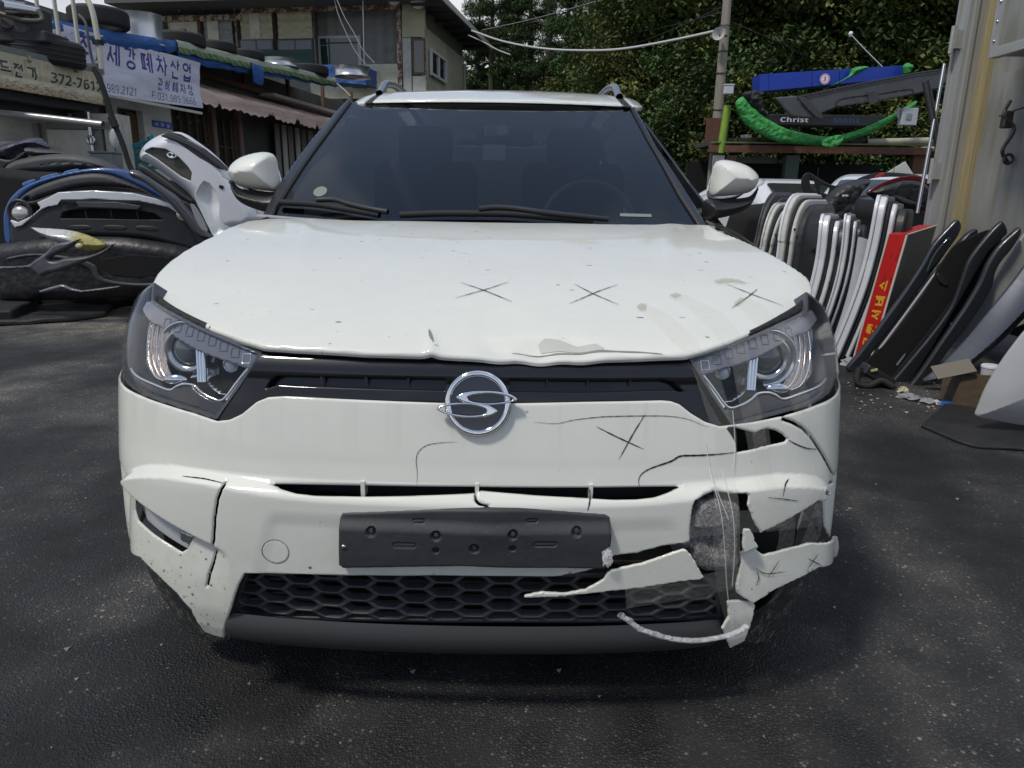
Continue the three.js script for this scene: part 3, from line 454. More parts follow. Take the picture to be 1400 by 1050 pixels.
for (const X of [[[630, 388], [660, 398], [700, 414]], [[695, 387], [665, 397], [623, 409]], [[785, 390], [812, 404], [845, 418]], [[844, 391], [818, 400], [795, 410], [778, 417]], [[1035, 397], [1020, 409], [1000, 423]], [[992, 390], [1030, 405], [1070, 420]]]) hoodLine('marker_stroke', X, 0.0025, M.marker);
for (const X of [[[736, 466], [745, 461], [765, 463], [790, 470], [815, 469], [830, 477], [800, 477], [765, 475], [740, 474]]]) part('bare_patch', sheet({ surf: hoodDent, polys: [HP(X)], step: 0.004, thick: 0, lift: 0.0032 }), phys(0.50, 0.50, 0.45, 0.45, { clearcoat: 0.4 }), car);
hoodLine('dent_crease', [[700, 477], [760, 478], [830, 479], [905, 485]], 0.004, std(0.25, 0.25, 0.23, 0.6), 0.0035);
hoodLine('dent_crease', [[587, 453], [589, 462], [592, 470]], 0.006, std(0.22, 0.21, 0.19, 0.6), 0.0035);
for (const X of [[[868, 418], [885, 417], [903, 425], [925, 440], [945, 458], [958, 478], [935, 484], [915, 465], [893, 440], [875, 428]], [[912, 406], [930, 402], [955, 412], [985, 428], [1005, 450], [1012, 462], [985, 472], [965, 445], [935, 420], [918, 410]], [[973, 387], [1000, 383], [1030, 388], [1000, 392], [978, 392]], [[1003, 415], [1018, 405], [1045, 420], [1062, 440], [1040, 451], [1020, 432]]]) part('tape_strip', sheet({ surf: hoodDent, polys: [HP(X)], step: 0.006, thick: 0, lift: 0.0042 }), M.tapeWhite, car);
for (const X of [[[870, 420], [876, 416], [884, 418], [882, 427], [873, 426]], [[914, 405], [925, 402], [932, 406], [922, 410]], [[974, 386], [990, 382], [1010, 384], [1022, 390], [1002, 388], [982, 390]], [[1002, 418], [1012, 408], [1018, 412], [1008, 421]]]) part('tape_residue', sheet({ surf: hoodDent, polys: [HP(X)], step: 0.004, thick: 0, lift: 0.005 }), M.residue, car);
// --- windscreen, pillars, roof
function screen(x, v) { const a = Math.abs(x); return [x, 1.055 + 0.445 * v + 0.012 * Math.sin(v * 3.14), -1.0 - 0.80 * v - 0.14 * (a / 0.65) ** 2 * (1 - 0.15 * v)]; }
const mG = meet(screen, CAR, grid(-0.85, 0.85, 50, -0.05, 1.1, 40));
const GP = (pts) => pts.map((p) => p.length > 2 ? [p[0], p[1]] : mG(p[0], p[1]).slice(0, 2));
const glassEdge = GP([[372, 300], [381, 284], [417, 228], [452, 180], [481, 140.5], [560, 139], [675, 138.5], [790, 142], [861, 148], [883, 192], [926, 269], [953, 314], [860, 320], [660, 318], [480, 309]]);
part('windscreen', sheet({ surf: screen, polys: [glassEdge], step: 0.02, thick: 0, lift: 0.004 }), M.glassDark, car, 'dark tinted windscreen');
const gl = polySDF([glassEdge]);
part('screen_border', sheet({ surf: screen, sdf: (x, y) => { const d = gl(x, y); return d < 0 ? d : Math.min(d, 0.03 - d); }, box: [-0.85, -0.1, 0.85, 1.1], step: 0.008, thick: 0 }), M.gloss, car);
const pillarL = GP([[362, 298], [364, 293], [381, 260], [430, 192], [463, 154], [478, 138], [482, 140], [452, 181], [417, 229], [381, 286], [374, 300]]);
part('pillar', sheet({ surf: screen, polys: [pillarL], step: 0.006, thick: 0.03, round: 0.008, lift: 0.016 }), M.gloss, car);
const pillarR = GP([[955, 316], [950, 307], [925.7, 269], [883, 192], [860, 149], [865.7, 147.6], [897, 205.7], [925.7, 248.6], [954, 294], [966, 314]]);
part('pillar', sheet({ surf: screen, polys: [pillarR], step: 0.006, thick: 0.03, round: 0.008, lift: 0.016 }), M.gloss, car);
const roofMid = spline([[1.72, 1.490], [1.85, 1.528], [2.1, 1.584], [2.5, 1.630], [2.9, 1.638], [3.4, 1.600], [3.9, 1.49]]);
function roof(x, w) { const a = Math.abs(x); return [x, roofMid(w - 0.10 * (a / 0.6) ** 2) + 0.008 - 0.006 * (a / 0.6) ** 2 - 1.6 * Math.max(0, a - 0.54) ** 2, -w]; }
const rw = (x) => 1.775 + 0.13 * (Math.abs(x) / 0.6) ** 2;
const roofOutline = []; for (let k = -20; k <= 20; k++) roofOutline.push([k / 20 * 0.535, rw(k / 20 * 0.535)]); roofOutline.push([0.52, 3.85], [-0.52, 3.85]);
part('roof', sheet({ surf: roof, polys: [roofOutline], step: 0.02, thick: 0.01, round: 0.01, lift: 0.006 }), M.paint, car);
for (const sd of [-1, 1]) {
  part('roof_ditch', sheet({ surf: roof, polys: [[[0.535, rw(0.535) - 0.01], [0.565, rw(0.56)], [0.56, 3.85], [0.52, 3.85]].map(([a, b]) => [a * sd, b])], step: 0.01, thick: 0.004, lift: -0.002 }), M.rubber, car);
  part('roof_side', sheet({ surf: roof, polys: [[[0.566, rw(0.566) - 0.015], [0.60, rw(0.6) + 0.0], [0.63, rw(0.63) + 0.06], [0.64, 2.4], [0.63, 3.8], [0.562, 3.84]].map(([a, b]) => [a * sd, b])], step: 0.01, thick: 0.02, round: 0.008, lift: 0.006 }), M.paint, car);
  const rail = []; for (let k = 0; k <= 24; k++) { const w = 2.12 + k / 24 * 1.5, p = roof(sd * 0.545, w); rail.push(new THREE.Vector3(p[0], p[1] + 0.038 * sstep(0, 0.12, k / 24) * sstep(1, 0.88, k / 24) + 0.004, p[2])); }
  const rg = new THREE.TubeGeometry(new THREE.CatmullRomCurve3(rail), 60, 0.018, 8); part('roof_rail', rg, std(0.30, 0.31, 0.33, 0.35, { metalness: 0.7 }), car);
}
// --- wipers, cowl, stickers, cabin
part('cowl', sheet({ surf: (x, v) => { const p = screen(x, v); return [p[0], p[1] - 0.02, p[2]]; }, polys: [[[-0.70, -0.14], [0.70, -0.14], [0.72, 0.05], [-0.72, 0.05]]], step: 0.03, thick: 0.01 }), M.trim, car);
part('hood_rear_seal', new THREE.TubeGeometry(new THREE.CatmullRomCurve3([[355, 298], [420, 303.5], [500, 308], [600, 312], [680, 313.5], [800, 314.5], [900, 315], [974, 315]].map(([a, b]) => { const q = mG(a, b), p = screen(q[0], q[1]); return new THREE.Vector3(p[0], p[1] + 0.006, p[2] + 0.014); })), 80, 0.008, 8), std(0.32, 0.33, 0.34, 0.35), car);
const onScreen = (a, b, lift) => { const q = mG(a, b), p = screen(q[0], q[1]); return new THREE.Vector3(p[0], p[1] + lift * 0.87, p[2] + lift * 0.5); };
function wiper(blade, arm) {
  const w = new THREE.Group(); w.name = 'wiper'; car.add(w);
  const c = new THREE.CatmullRomCurve3(blade.map(([a, b]) => onScreen(a, b, 0.022))), bl = new THREE.TubeGeometry(c, 40, 0.0105, 6); part('blade', bl, M.rubber, w);
  part('arm', new THREE.TubeGeometry(new THREE.CatmullRomCurve3(arm.map(([a, b]) => onScreen(a, b, 0.036))), 30, 0.009, 6), M.trim, w);
}
wiper([[384, 284], [400, 285], [430, 287], [470, 293], [520, 302]], [[436, 286], [460, 286], [480, 292], [505, 298], [532, 303]]);
wiper([[548, 302], [600, 300], [640, 300], [700, 301], [760, 306], [810, 311]], [[655, 299], [675, 297], [700, 298], [745, 304], [790, 309], [830, 313]]);
const disc = (px, py, rx, ry, d) => { const q = mG(px, py), pts = []; for (let k = 0; k < 24; k++) pts.push([q[0] + rx * Math.cos(k / 12 * Math.PI), q[1] + ry * Math.sin(k / 12 * Math.PI)]); return sheet({ surf: screen, polys: [pts], step: 0.004, thick: 0, lift: d }); };
part('round_sticker', disc(438.5, 263.5, 0.026, 0.036, 0.0055), std(0.20, 0.22, 0.19, 0.6), car);
part('permit_sticker', sheet({ surf: screen, polys: [GP([[847, 293.5], [890, 294.5], [890, 298.5], [847, 297.5]])], step: 0.004, thick: 0, lift: 0.0055 }), std(0.20, 0.24, 0.22, 0.6), car);
const cab = std(0.03, 0.03, 0.032, 0.7), cloth = std(0.05, 0.05, 0.052, 0.9);
part('dashboard', new RoundedBoxGeometry(1.3, 0.16, 0.5, 3, 0.06).translate(0, 0.97, -1.42), cab, car);
for (const sx of [-0.36, 0.36]) { const st = part('seat', new RoundedBoxGeometry(0.5, 0.7, 0.16, 3, 0.06).rotateX(-0.2).translate(sx, 0.95, -2.25), cloth, car); part('headrest', new RoundedBoxGeometry(0.26, 0.18, 0.1, 3, 0.04).rotateX(-0.1).translate(sx, 1.37, -2.3), cloth, st); }
{ const g = new THREE.TorusGeometry(0.185, 0.014, 10, 40); g.rotateX(-0.4); g.translate(0.38, 1.03, -1.63); part('steering_wheel', g, std(0.12, 0.12, 0.13, 0.4), car); }
part('cabin_mirror', new RoundedBoxGeometry(0.24, 0.07, 0.03, 2, 0.012).translate(0.03, 1.375, -1.78), cab, car);
{ const d = part('dash_camera', new RoundedBoxGeometry(0.10, 0.055, 0.03, 2, 0.008).rotateX(-0.5).translate(-0.0, 1.385, -1.668), std(0.16, 0.17, 0.18, 0.3), car); part('camera_lens', new THREE.CylinderGeometry(0.024, 0.024, 0.02, 24).rotateX(1.1).translate(0.022, 1.388, -1.645), std(0.5, 0.52, 0.55, 0.2, { metalness: 0.6 }), d); }
part('window_note', new THREE.BoxGeometry(0.085, 0.10, 0.003).rotateX(-0.9).translate(-0.005, 1.30, -1.50), std(0.3, 0.31, 0.31, 0.7), car);
// --- mirrors
for (const sd of [-1, 1]) {
  const mr = new THREE.Group(); mr.name = 'door_mirror'; mr.scale.set(1, 1, 1); car.add(mr);
  const pillow = (pts, H, R, zc, z0, name, mat, holes) => { const poly = smoothPoly(pts, true, 5), f = polySDF([poly]); return part(name, sheet({ surf: (x, y) => { const d = clamp(f(x, y) / R, 0, 1), o = H * Math.sqrt(1 - (1 - d) ** 2); return [zc[0] + sd * x * 1.12, zc[1] + y * 1.15, z0 + o]; }, polys: [poly], step: 0.004, thick: 0.004 }), mat, mr); };
  const o = [sd * 0.868, 1.108];
  pillow([[0.090, 0.085], [0.084, 0.110], [0.05, 0.135], [-0.005, 0.150], [-0.04, 0.148], [-0.055, 0.135], [-0.060, 0.10], [-0.062, 0.042], [-0.03, 0.038], [0.03, 0.044], [0.07, 0.054]], 0.105, 0.07, o, -1.40, 'mirror_cap', M.paint);
  pillow([[0.092, 0.080], [0.07, 0.052], [0.03, 0.043], [-0.03, 0.037], [-0.064, 0.041], [-0.085, 0.03], [-0.085, -0.005], [-0.075, -0.028], [-0.04, -0.022], [0.0, -0.014], [0.05, 0.005], [0.075, 0.03]], 0.085, 0.06, [o[0], o[1] - 0.012], -1.385, 'mirror_base', M.trim);
  pillow([[0.094, 0.092], [0.088, 0.074], [0.055, 0.060], [0.05, 0.066], [0.078, 0.078], [0.086, 0.094]], 0.07, 0.012, o, -1.352, 'turn_repeater', M.lens);
  pillow([[0.085, 0.085], [0.05, 0.13], [-0.03, 0.142], [-0.058, 0.10], [-0.06, 0.03], [0.03, 0.03]], 0.002, 0.01, o, -1.42, 'mirror_glass', M.chrome);
  part('mirror_arm', new THREE.TubeGeometry(new THREE.CatmullRomCurve3([new THREE.Vector3(sd * 0.84, 1.105, -1.40), new THREE.Vector3(sd * 0.79, 1.085, -1.42), new THREE.Vector3(sd * 0.74, 1.07, -1.46)]), 10, 0.028, 10).scale(1, 1, 1), M.trim, mr);
}
// --- sides, tail, wheels
const sAt = (z) => { let s = 0.8; while (plan(s)[1] > z && s < planTable.L / 2 - 0.02) s += 0.005; return s; };
const sW1 = sAt(-0.86), sW2 = sAt(-3.42), sEnd = planTable.L / 2 - 0.03;
const arch = (s0) => { const o = []; for (let k = 0; k <= 24; k++) { const a = k / 24 * Math.PI; o.push([s0 + 0.375 * Math.cos(a), 0.33 + 0.375 * Math.sin(a)]); } o.push([s0 - 0.375, 0.0], [s0 + 0.375, 0.0]); return o; };
for (const sd of [-1, 1]) {
  const F = (pts) => pts.map(([a, b]) => [a * sd, b]), pan = (name, pts, hole) => part(name, sheet({ surf: shellBase, polys: hole ? [F(pts), F(hole)] : [F(pts)], step: 0.02, thick: 0.012, round: 0.006 }), M.paint, car);
  const d1 = sAt(-1.42), d2 = sAt(-2.45), d3 = sAt(-3.3);
  pan('front_fender', [[1.205, 0.74], [0.955, 0.735], [0.96, 0.80], [1.0, 0.845], [1.05, 0.86], [sAt(-0.45), 0.865], [sAt(-0.75), 0.925], [sAt(-1.0), 0.985], [sAt(-1.2), 1.02], [d1, 1.03], [d1, 0.36], [1.205, 0.36]], arch(sW1));
  pan('door', [[d1 + 0.006, 0.36], [d2, 0.36], [d2, 1.03], [d1 + 0.006, 1.03]]);
  pan('door', [[d2 + 0.006, 0.36], [d3, 0.36], [d3, 1.03], [d2 + 0.006, 1.03]]);
  pan('rear_quarter', [[d3 + 0.006, 0.30], [sEnd, 0.30], [sEnd, 1.03], [d3 + 0.006, 1.03]], arch(sW2));
  part('sill', sheet({ surf: shellBase, polys: [F([[sW1 + 0.4, 0.22], [sW2 - 0.4, 0.22], [sW2 - 0.4, 0.355], [sW1 + 0.4, 0.355]])], step: 0.03, thick: 0.02 }), M.trim, car);
  const upper = (zb, y) => [sd * lerp(0.845, 0.625, clamp((y - 1.03) / 0.45, 0, 1.1)), y, -zb];
  part('side_window', sheet({ surf: upper, polys: [[[1.28, 1.03], [1.55, 1.20], [1.93, 1.46], [2.6, 1.50], [3.4, 1.46], [3.85, 1.03]]], step: 0.02, thick: 0.008 }), M.sideGlass, car);
  const fTop = spline([[0.45, 0.862], [0.75, 0.922], [1.0, 0.982], [1.2, 1.017], [1.42, 1.03]]);
  part('fender_top', sheet({ surf: (t, w) => [sd * lerp(0.772, 0.846, t), lerp(hoodH(0.772, w) - 0.012, fTop(w), Math.pow(clamp(t, 0, 1), 0.8)), -w], polys: [[[0, 0.5], [1, 0.5], [1, 1.42], [0, 1.42]]], step: 0.1, stepV: 0.04, thick: 0 }), M.paint, car);
  for (const sw of [sW1, sW2]) {
    const z = plan(sw)[1], wh = new THREE.Group(); wh.name = 'wheel'; wh.position.set(sd * 0.79, 0.325, z); car.add(wh);
    part('tyre', new THREE.LatheGeometry([[0.215, -0.1], [0.27, -0.112], [0.31, -0.105], [0.325, -0.085], [0.325, 0.085], [0.31, 0.105], [0.27, 0.112], [0.215, 0.1]].map(([r, y]) => new THREE.Vector2(r, y)), 48).rotateZ(Math.PI / 2), M.rubber, wh);
    const sp = []; for (let k = 0; k < 5; k++) { const g = new RoundedBoxGeometry(0.03, 0.2, 0.06, 2, 0.01); g.translate(sd * 0.07, 0.11, 0); g.rotateX(k / 5 * Math.PI * 2); sp.push(g); } sp.push(new THREE.TorusGeometry(0.212, 0.014, 10, 48).rotateY(Math.PI / 2).translate(sd * 0.085, 0, 0), new THREE.CylinderGeometry(0.05, 0.05, 0.03, 24).rotateZ(Math.PI / 2).translate(sd * 0.075, 0, 0));
    part('rim', sp, M.chromeDim, wh);
    part('brake_disc', new THREE.CylinderGeometry(0.15, 0.15, 0.02, 32).rotateZ(Math.PI / 2), M.chromeDim, wh);
  }
}
part('tailgate', sheet({ surf: (x, y) => [x, y, -4.02 + 0.18 * sstep(0.9, 1.5, y) + 0.08 * (x / 0.8) ** 2], polys: [[[-0.80, 0.35], [0.80, 0.35], [0.83, 1.03], [0.62, 1.47], [-0.62, 1.47], [-0.83, 1.03]]], step: 0.03, thick: 0.03, round: 0.01 }), M.paint, car);
part('floor_pan', new THREE.BoxGeometry(1.5, 0.06, 3.7).translate(0, 0.24, -2.1), M.void, car);
part('engine_bulkhead', new THREE.BoxGeometry(1.5, 0.65, 0.04).translate(0, 0.62, -0.55), M.void, car);
// --- number plate carrier
seen0 = mShell;
{ const edge = P([[465, 706], [469, 700], [560, 697], [640, 693.5], [671, 692.5], [710, 693.5], [770, 698], [827, 702], [834, 706], [834.5, 728], [833, 742], [822, 748], [826, 758], [829, 768], [824, 772.5], [760, 771.5], [700, 771.5], [632, 769], [560, 770], [472, 771.5], [466, 767]]);
  const dot = (px, py, r) => { const c = P([[px, py]])[0], o = []; for (let k = 0; k < 20; k++) o.push([c[0] + r * Math.cos(k / 10 * Math.PI), c[1] + r * Math.sin(k / 10 * Math.PI)]); return o; };
  const pill = (px, py, w, h) => { const c = P([[px, py]])[0], o = []; for (let k = 0; k < 24; k++) { const a = k / 12 * Math.PI, cx = Math.cos(a) >= 0 ? w - h : h - w; o.push([c[0] + cx + h * Math.cos(a), c[1] + h * Math.sin(a)]); } return o; };
  const big = [[510, 722], [597.5, 727], [649, 744], [701, 725], [787, 723]], small = [[597.5, 746.5], [700.5, 743.5]], pills = [[555, 739.5, 0.024, 0.006], [744.5, 738, 0.024, 0.006]], thin = [[573, 711, 0.013, 0.005], [727, 710, 0.013, 0.005]];
  const cs = (s, y) => { const p = shellBase(s, y), q = plan(s), d = 0.040 + 0.010 * Math.exp(-(((s - 0.04) / 0.08) ** 2)) * sstep(0.44, 0.53, y) - 0.012 * sstep(0.492, 0.520, y); return [p[0] + q[2] * d, p[1], p[2] + q[3] * d]; };
  const bowls = big.map(([x, y]) => [...P([[x, y]])[0], 0.0115]).concat(small.map(([x, y]) => [...P([[x, y]])[0], 0.008]));
  const pd = [...pills, ...thin].map(([x, y, w, h]) => polySDF([pill(x, y, w, h)]));
  const sunk = (s, y) => { let d = 0; for (const [a, b, r] of bowls) d = Math.max(d, 0.011 * sstep(r, r - 0.004, Math.hypot(s - a, y - b))); for (const f of pd) d = Math.max(d, 0.003 * sstep(-0.001, 0.002, f(s, y)) - 0.002 * sstep(0.002, 0.004, f(s, y))); const p = cs(s, y), q = plan(s); return [p[0] - q[2] * d, p[1], p[2] - q[3] * d]; };
  const pl = part('plate_carrier', sheet({ surf: sunk, polys: [edge], step: 0.0025, thick: 0.026, round: 0.007 }), std(1, 1, 1, 0.55, { map: (() => { const t = dataTex(512, 256, (u, v) => { const k = 0.028 + 0.012 * N8(u, v) + 0.010 * N64(u, v) + 0.03 * sstep(0.75, 0.95, N128(u, v) * 0.5 + N32(u + 0.2, v) * 0.5); return [k, k, k * 1.06]; }); t.repeat.set(1.6, 3); return t; })() }), car, 'black empty number plate carrier, bent in the middle');
  for (const [a, b, r] of bowls.slice(0, 5)) { const p = cs(a, b), g = new THREE.CylinderGeometry(0.0045, 0.005, 0.008, 6).rotateX(Math.PI / 2); g.translate(p[0], p[1] + 0.002, p[2] - 0.008); part('bolt', g, M.bezel, pl); }
  { const p = cs(...P([[474, 741]])[0]), g = new THREE.SphereGeometry(0.005, 12, 8).scale(1, 1, 0.6); g.translate(p[0], p[1], p[2] + 0.001); part('screw', g, M.chromeDim, pl); } }
// --- emblem
{ const [es, ey] = P([[653.5, 549]])[0], ep = shellBase(0, ey), em = new THREE.Group(); em.name = 'emblem'; em.position.set(ep[0] + es, ep[1], ep[2] + 0.012); em.rotation.x = -0.20; car.add(em);
  const k = 3.95e-4, L = (pts) => smoothPoly(pts.map(([x, y]) => [(x - 787) * k, -(y - 328) * k]), true, 6), flat = (x, y) => [x, y, 0], circ = (r) => { const o = []; for (let q = 0; q < 72; q++) o.push([r * Math.cos(q / 36 * Math.PI), r * Math.sin(q / 36 * Math.PI)]); return o; };
  part('emblem_base', sheet({ surf: flat, polys: [circ(0.067)], step: 0.003, thick: 0.012, round: 0.003, lift: -0.001 }), M.gloss, em);
  part('chrome_ring', sheet({ surf: flat, polys: [circ(0.0655), circ(0.0535)], step: 0.0015, thick: 0.006, round: 0.005, lift: 0.006 }), M.chrome, em);
  part('emblem_field', sheet({ surf: flat, polys: [circ(0.0538)], step: 0.003, thick: 0.002, lift: 0.002 }), phys(0.008, 0.010, 0.022, 0.3, { clearcoat: 1, clearcoatRoughness: 0.02 }), em);
  const up = L([[986, 303], [950, 278], [870, 264], [780, 264], [715, 275], [680, 296], [700, 313], [745, 328], [820, 335], [900, 330], [955, 318]]), upIn = L([[966, 303], [930, 287], [860, 277], [800, 280], [755, 288], [738, 300], [758, 316], [820, 324], [890, 321], [935, 313]]);
  const dn = L([[581, 355], [620, 335], [690, 324], [770, 323], [840, 334], [887, 360], [870, 380], [830, 393], [760, 400], [690, 396], [620, 380]]), dnIn = L([[602, 355], [640, 342], [700, 335], [760, 337], [815, 350], [833, 366], [815, 380], [760, 388], [700, 385], [640, 374]]);
  const emb = (pts, hole) => sheet({ surf: flat, polys: [pts, hole], step: 0.0012, thick: 0.008, round: 0.003, lift: 0.014 });
  part('emblem_loop', emb(up, upIn), M.chrome, em); part('emblem_loop', emb(dn, dnIn), M.chrome, em); }
// --- clear tape over the broken corner
seen0 = mBase;
const tapeSurf = (s, y) => { const p = shellBase(s, y), q = plan(s), d = 0.030 * sstep(0.60, 0.54, y) + 0.005; return [p[0] + q[2] * d, p[1], p[2] + q[3] * d]; };
for (const [pts, w] of [[[[958, 492], [975, 545], [990, 600], [985, 660], [980, 720], [985, 790], [1000, 850]], 0.05], [[[1005, 470], [1020, 540], [1032, 600], [1040, 660], [1046, 712]], 0.045], [[[1068, 442], [1085, 520], [1098, 580], [1096, 640], [1090, 700]], 0.05], [[[840, 722], [900, 716], [960, 706], [1050, 700], [1105, 694]], 0.05], [[[850, 805], [940, 790], [1000, 776], [1070, 755], [1105, 742]], 0.05], [[[1100, 566], [1112, 620], [1105, 680], [1085, 740]], 0.045], [[[1035, 575], [1045, 640], [1060, 720], [1040, 780]], 0.04]]) part('tape_strip', strip(tapeSurf, dense(P(pts), 6), w, { lift: 0.002, nw: 4 }), M.tape, car);
for (const pts of [[[968, 640], [975, 690], [980, 740], [984, 800], [992, 850]], [[985, 640], [990, 690], [993, 740], [990, 790]], [[962, 600], [972, 650], [985, 700]], [[1000, 560], [1003, 600], [1001, 640]]]) part('tape_fold', new THREE.TubeGeometry(new THREE.CatmullRomCurve3(P(pts).map(([a, b]) => new THREE.Vector3(...tapeSurf(a, b)))), 30, 0.0012, 5), M.crumple, car);
{ const rp = P([[838, 824], [850, 832], [862, 842], [880, 849], [905, 856], [930, 859], [955, 857], [985, 849], [1000, 840]]).map(([a, b]) => { const p = shellBase(a, b), q = plan(a); return new THREE.Vector3(p[0] + q[2] * 0.062, p[1] + 0.012, p[2] + q[3] * 0.062); });
  const g = new THREE.TubeGeometry(new THREE.CatmullRomCurve3(rp), 160, 0.0055, 8), a = g.attributes.position; for (let i = 0; i < a.count; i++) { const n = fbm(a.getX(i) * 60, a.getY(i) * 90, a.getZ(i) * 60, 3) * 0.008; a.setXYZ(i, a.getX(i) + n, a.getY(i) + n * 0.8, a.getZ(i) + n); } g.computeVertexNormals(); part('twisted_tape', g, M.crumple, car);
  const c = P([[826, 746]])[0], q = shellBase(...c), h = new THREE.IcosahedronGeometry(0.02, 4), b = h.attributes.position; for (let i = 0; i < b.count; i++) { const k = 0.6 + 1.1 * fbm(b.getX(i) * 90, b.getY(i) * 90, b.getZ(i) * 90, 3); b.setXYZ(i, b.getX(i) * k * 0.7, b.getY(i) * k * 1.3, b.getZ(i) * k * 0.5); } h.computeVertexNormals(); h.translate(q[0], q[1], q[2] + 0.05); part('crumpled_tape', h, M.crumple, car); }
// ---------------------------------------------------------------- ground
const stones = (() => {   // aggregate: one stone per jittered cell, periodic
  const n = 190, w = 2048, r = rng(2024), cx = new Float32Array(n * n), cy = new Float32Array(n * n), tone = new Float32Array(n * n), rad = new Float32Array(n * n);
  for (let k = 0; k < n * n; k++) { cx[k] = 0.1 + 0.8 * r(); cy[k] = 0.1 + 0.8 * r(); const t = r(); tone[k] = t > 0.975 ? 1.0 : t > 0.80 ? 0.42 + 0.2 * r() : 0.08 + 0.22 * r(); rad[k] = 0.25 + 0.45 * r() * r() + (t > 0.975 ? 0.05 : 0); }
  const h = new Float32Array(w * w), c = new Float32Array(w * w);
  for (let j = 0; j < w; j++) for (let i = 0; i < w; i++) {
    const gx = i / w * n, gy = j / w * n, ix = Math.floor(gx), iy = Math.floor(gy); let best = 9, bk = 0;
    for (let b = -1; b <= 1; b++) for (let a = -1; a <= 1; a++) { const k = ((iy + b + n) % n) * n + (ix + a + n) % n, d = Math.hypot(gx - ix - a - cx[k], gy - iy - b - cy[k]) / rad[k]; if (d < best) { best = d; bk = k; } }
    h[j * w + i] = clamp(1.15 - best * best, 0, 1); c[j * w + i] = best < 1.05 ? tone[bk] : 0.05;
  }
  return { w, h, c };
})();
const asphalt = dataTex(2048, 2048, (u, v, i, j) => { const t = stones.c[j * 2048 + i], k = (0.014 + 0.08 * t + (t > 0.9 ? 0.04 : 0) + 0.012 * N256(u * 2, v * 2)) * (0.75 + 0.5 * N16(u, v)); return [k, k * 0.985, k * (0.97 - 0.04 * t)]; });
const asphaltBump = dataTex(2048, 2048, (u, v, i, j) => 0.75 * stones.h[j * 2048 + i] + 0.1 * N256(u * 3, v * 3) + 0.15 * N64(u, v), false);
const asphaltRough = dataTex(1024, 1024, (u, v) => 0.55 + 0.3 * N16(u, v) + 0.15 * N128(u, v), false);
const groundMat = new THREE.MeshStandardMaterial({ map: asphalt, bumpMap: asphaltBump, bumpScale: 0.0032, roughness: 0.95, roughnessMap: asphaltRough, vertexColors: true });
{
  const N = 480, pos = [], col = [], uv = [], idx = [], warp = (t) => Math.sign(t) * (Math.abs(t) * 5 + Math.pow(Math.abs(t), 5) * 195);
  for (let j = 0; j <= N; j++) for (let i = 0; i <= N; i++) {
    const x = warp(i / N * 2 - 1), z = -3 + warp(j / N * 2 - 1), y = 0.012 * fbm(x * 0.6, z * 0.6, 2, 3);
    pos.push(x, y, z); uv.push(x / 1.45 + 0.02 * z, z / 1.45);
    const n = fbm(x * 0.55 + 4, z * 0.55, 5, 4), m = fbm(x * 1.9, z * 1.9, 9, 4), far = sstep(5, 9, -z);
    const streak = fbm(x * 2.2 + z * 0.5, z * 0.35, 12, 4), fine = fbm(x * 7, z * 7, 14, 3); let k = 0.72 * Math.exp(1.8 * n + 1.5 * m + 1.9 * streak + 1.2 * fine); 
    const oil = sstep(0.03, 0.085, fbm(x * 1.3 + 8.2, z * 1.3 + 3.3, 3, 4)) * sstep(-0.2, -1.1, z) * sstep(1.6, 0.7, Math.abs(x + 0.2)); k *= 1 - 0.68 * oil;
    const dust = Math.max(0, fbm(x * 0.9 - 7, z * 0.9 + 2, 6, 4)) * (0.6 + 1.6 * sstep(-0.9, -1.8, x) + 0.6 * sstep(1.2, 2.2, x)); k += 3.0 * dust;
    const lane = Math.exp(-(((x + 3.5) / 0.9) ** 2) - ((z + 6.1) / 0.45) ** 2); k += 9.0 * lane * (0.5 + fbm(x * 4, z * 4, 1, 3));
    k = clamp(k, 0.22, 5); col.push(k, k * (0.985 - 0.025 * clamp(k - 1, 0, 3)), k * (0.965 - 0.06 * clamp(k - 1, 0, 3)));
  }
  for (let j = 0; j < N; j++) for (let i = 0; i < N; i++) { const a = j * (N + 1) + i, b = a + N + 1; idx.push(a, b, a + 1, a + 1, b, b + 1); }
  const g = new THREE.BufferGeometry(); g.setAttribute('position', new THREE.Float32BufferAttribute(pos, 3)); g.setAttribute('color', new THREE.Float32BufferAttribute(col, 3)); g.setAttribute('uv', new THREE.Float32BufferAttribute(uv, 2)); g.setIndex(idx); g.computeVertexNormals();
  solo('ground', g, groundMat, 'dark worn asphalt yard with damp oily patches', null, null, 'structure');
}
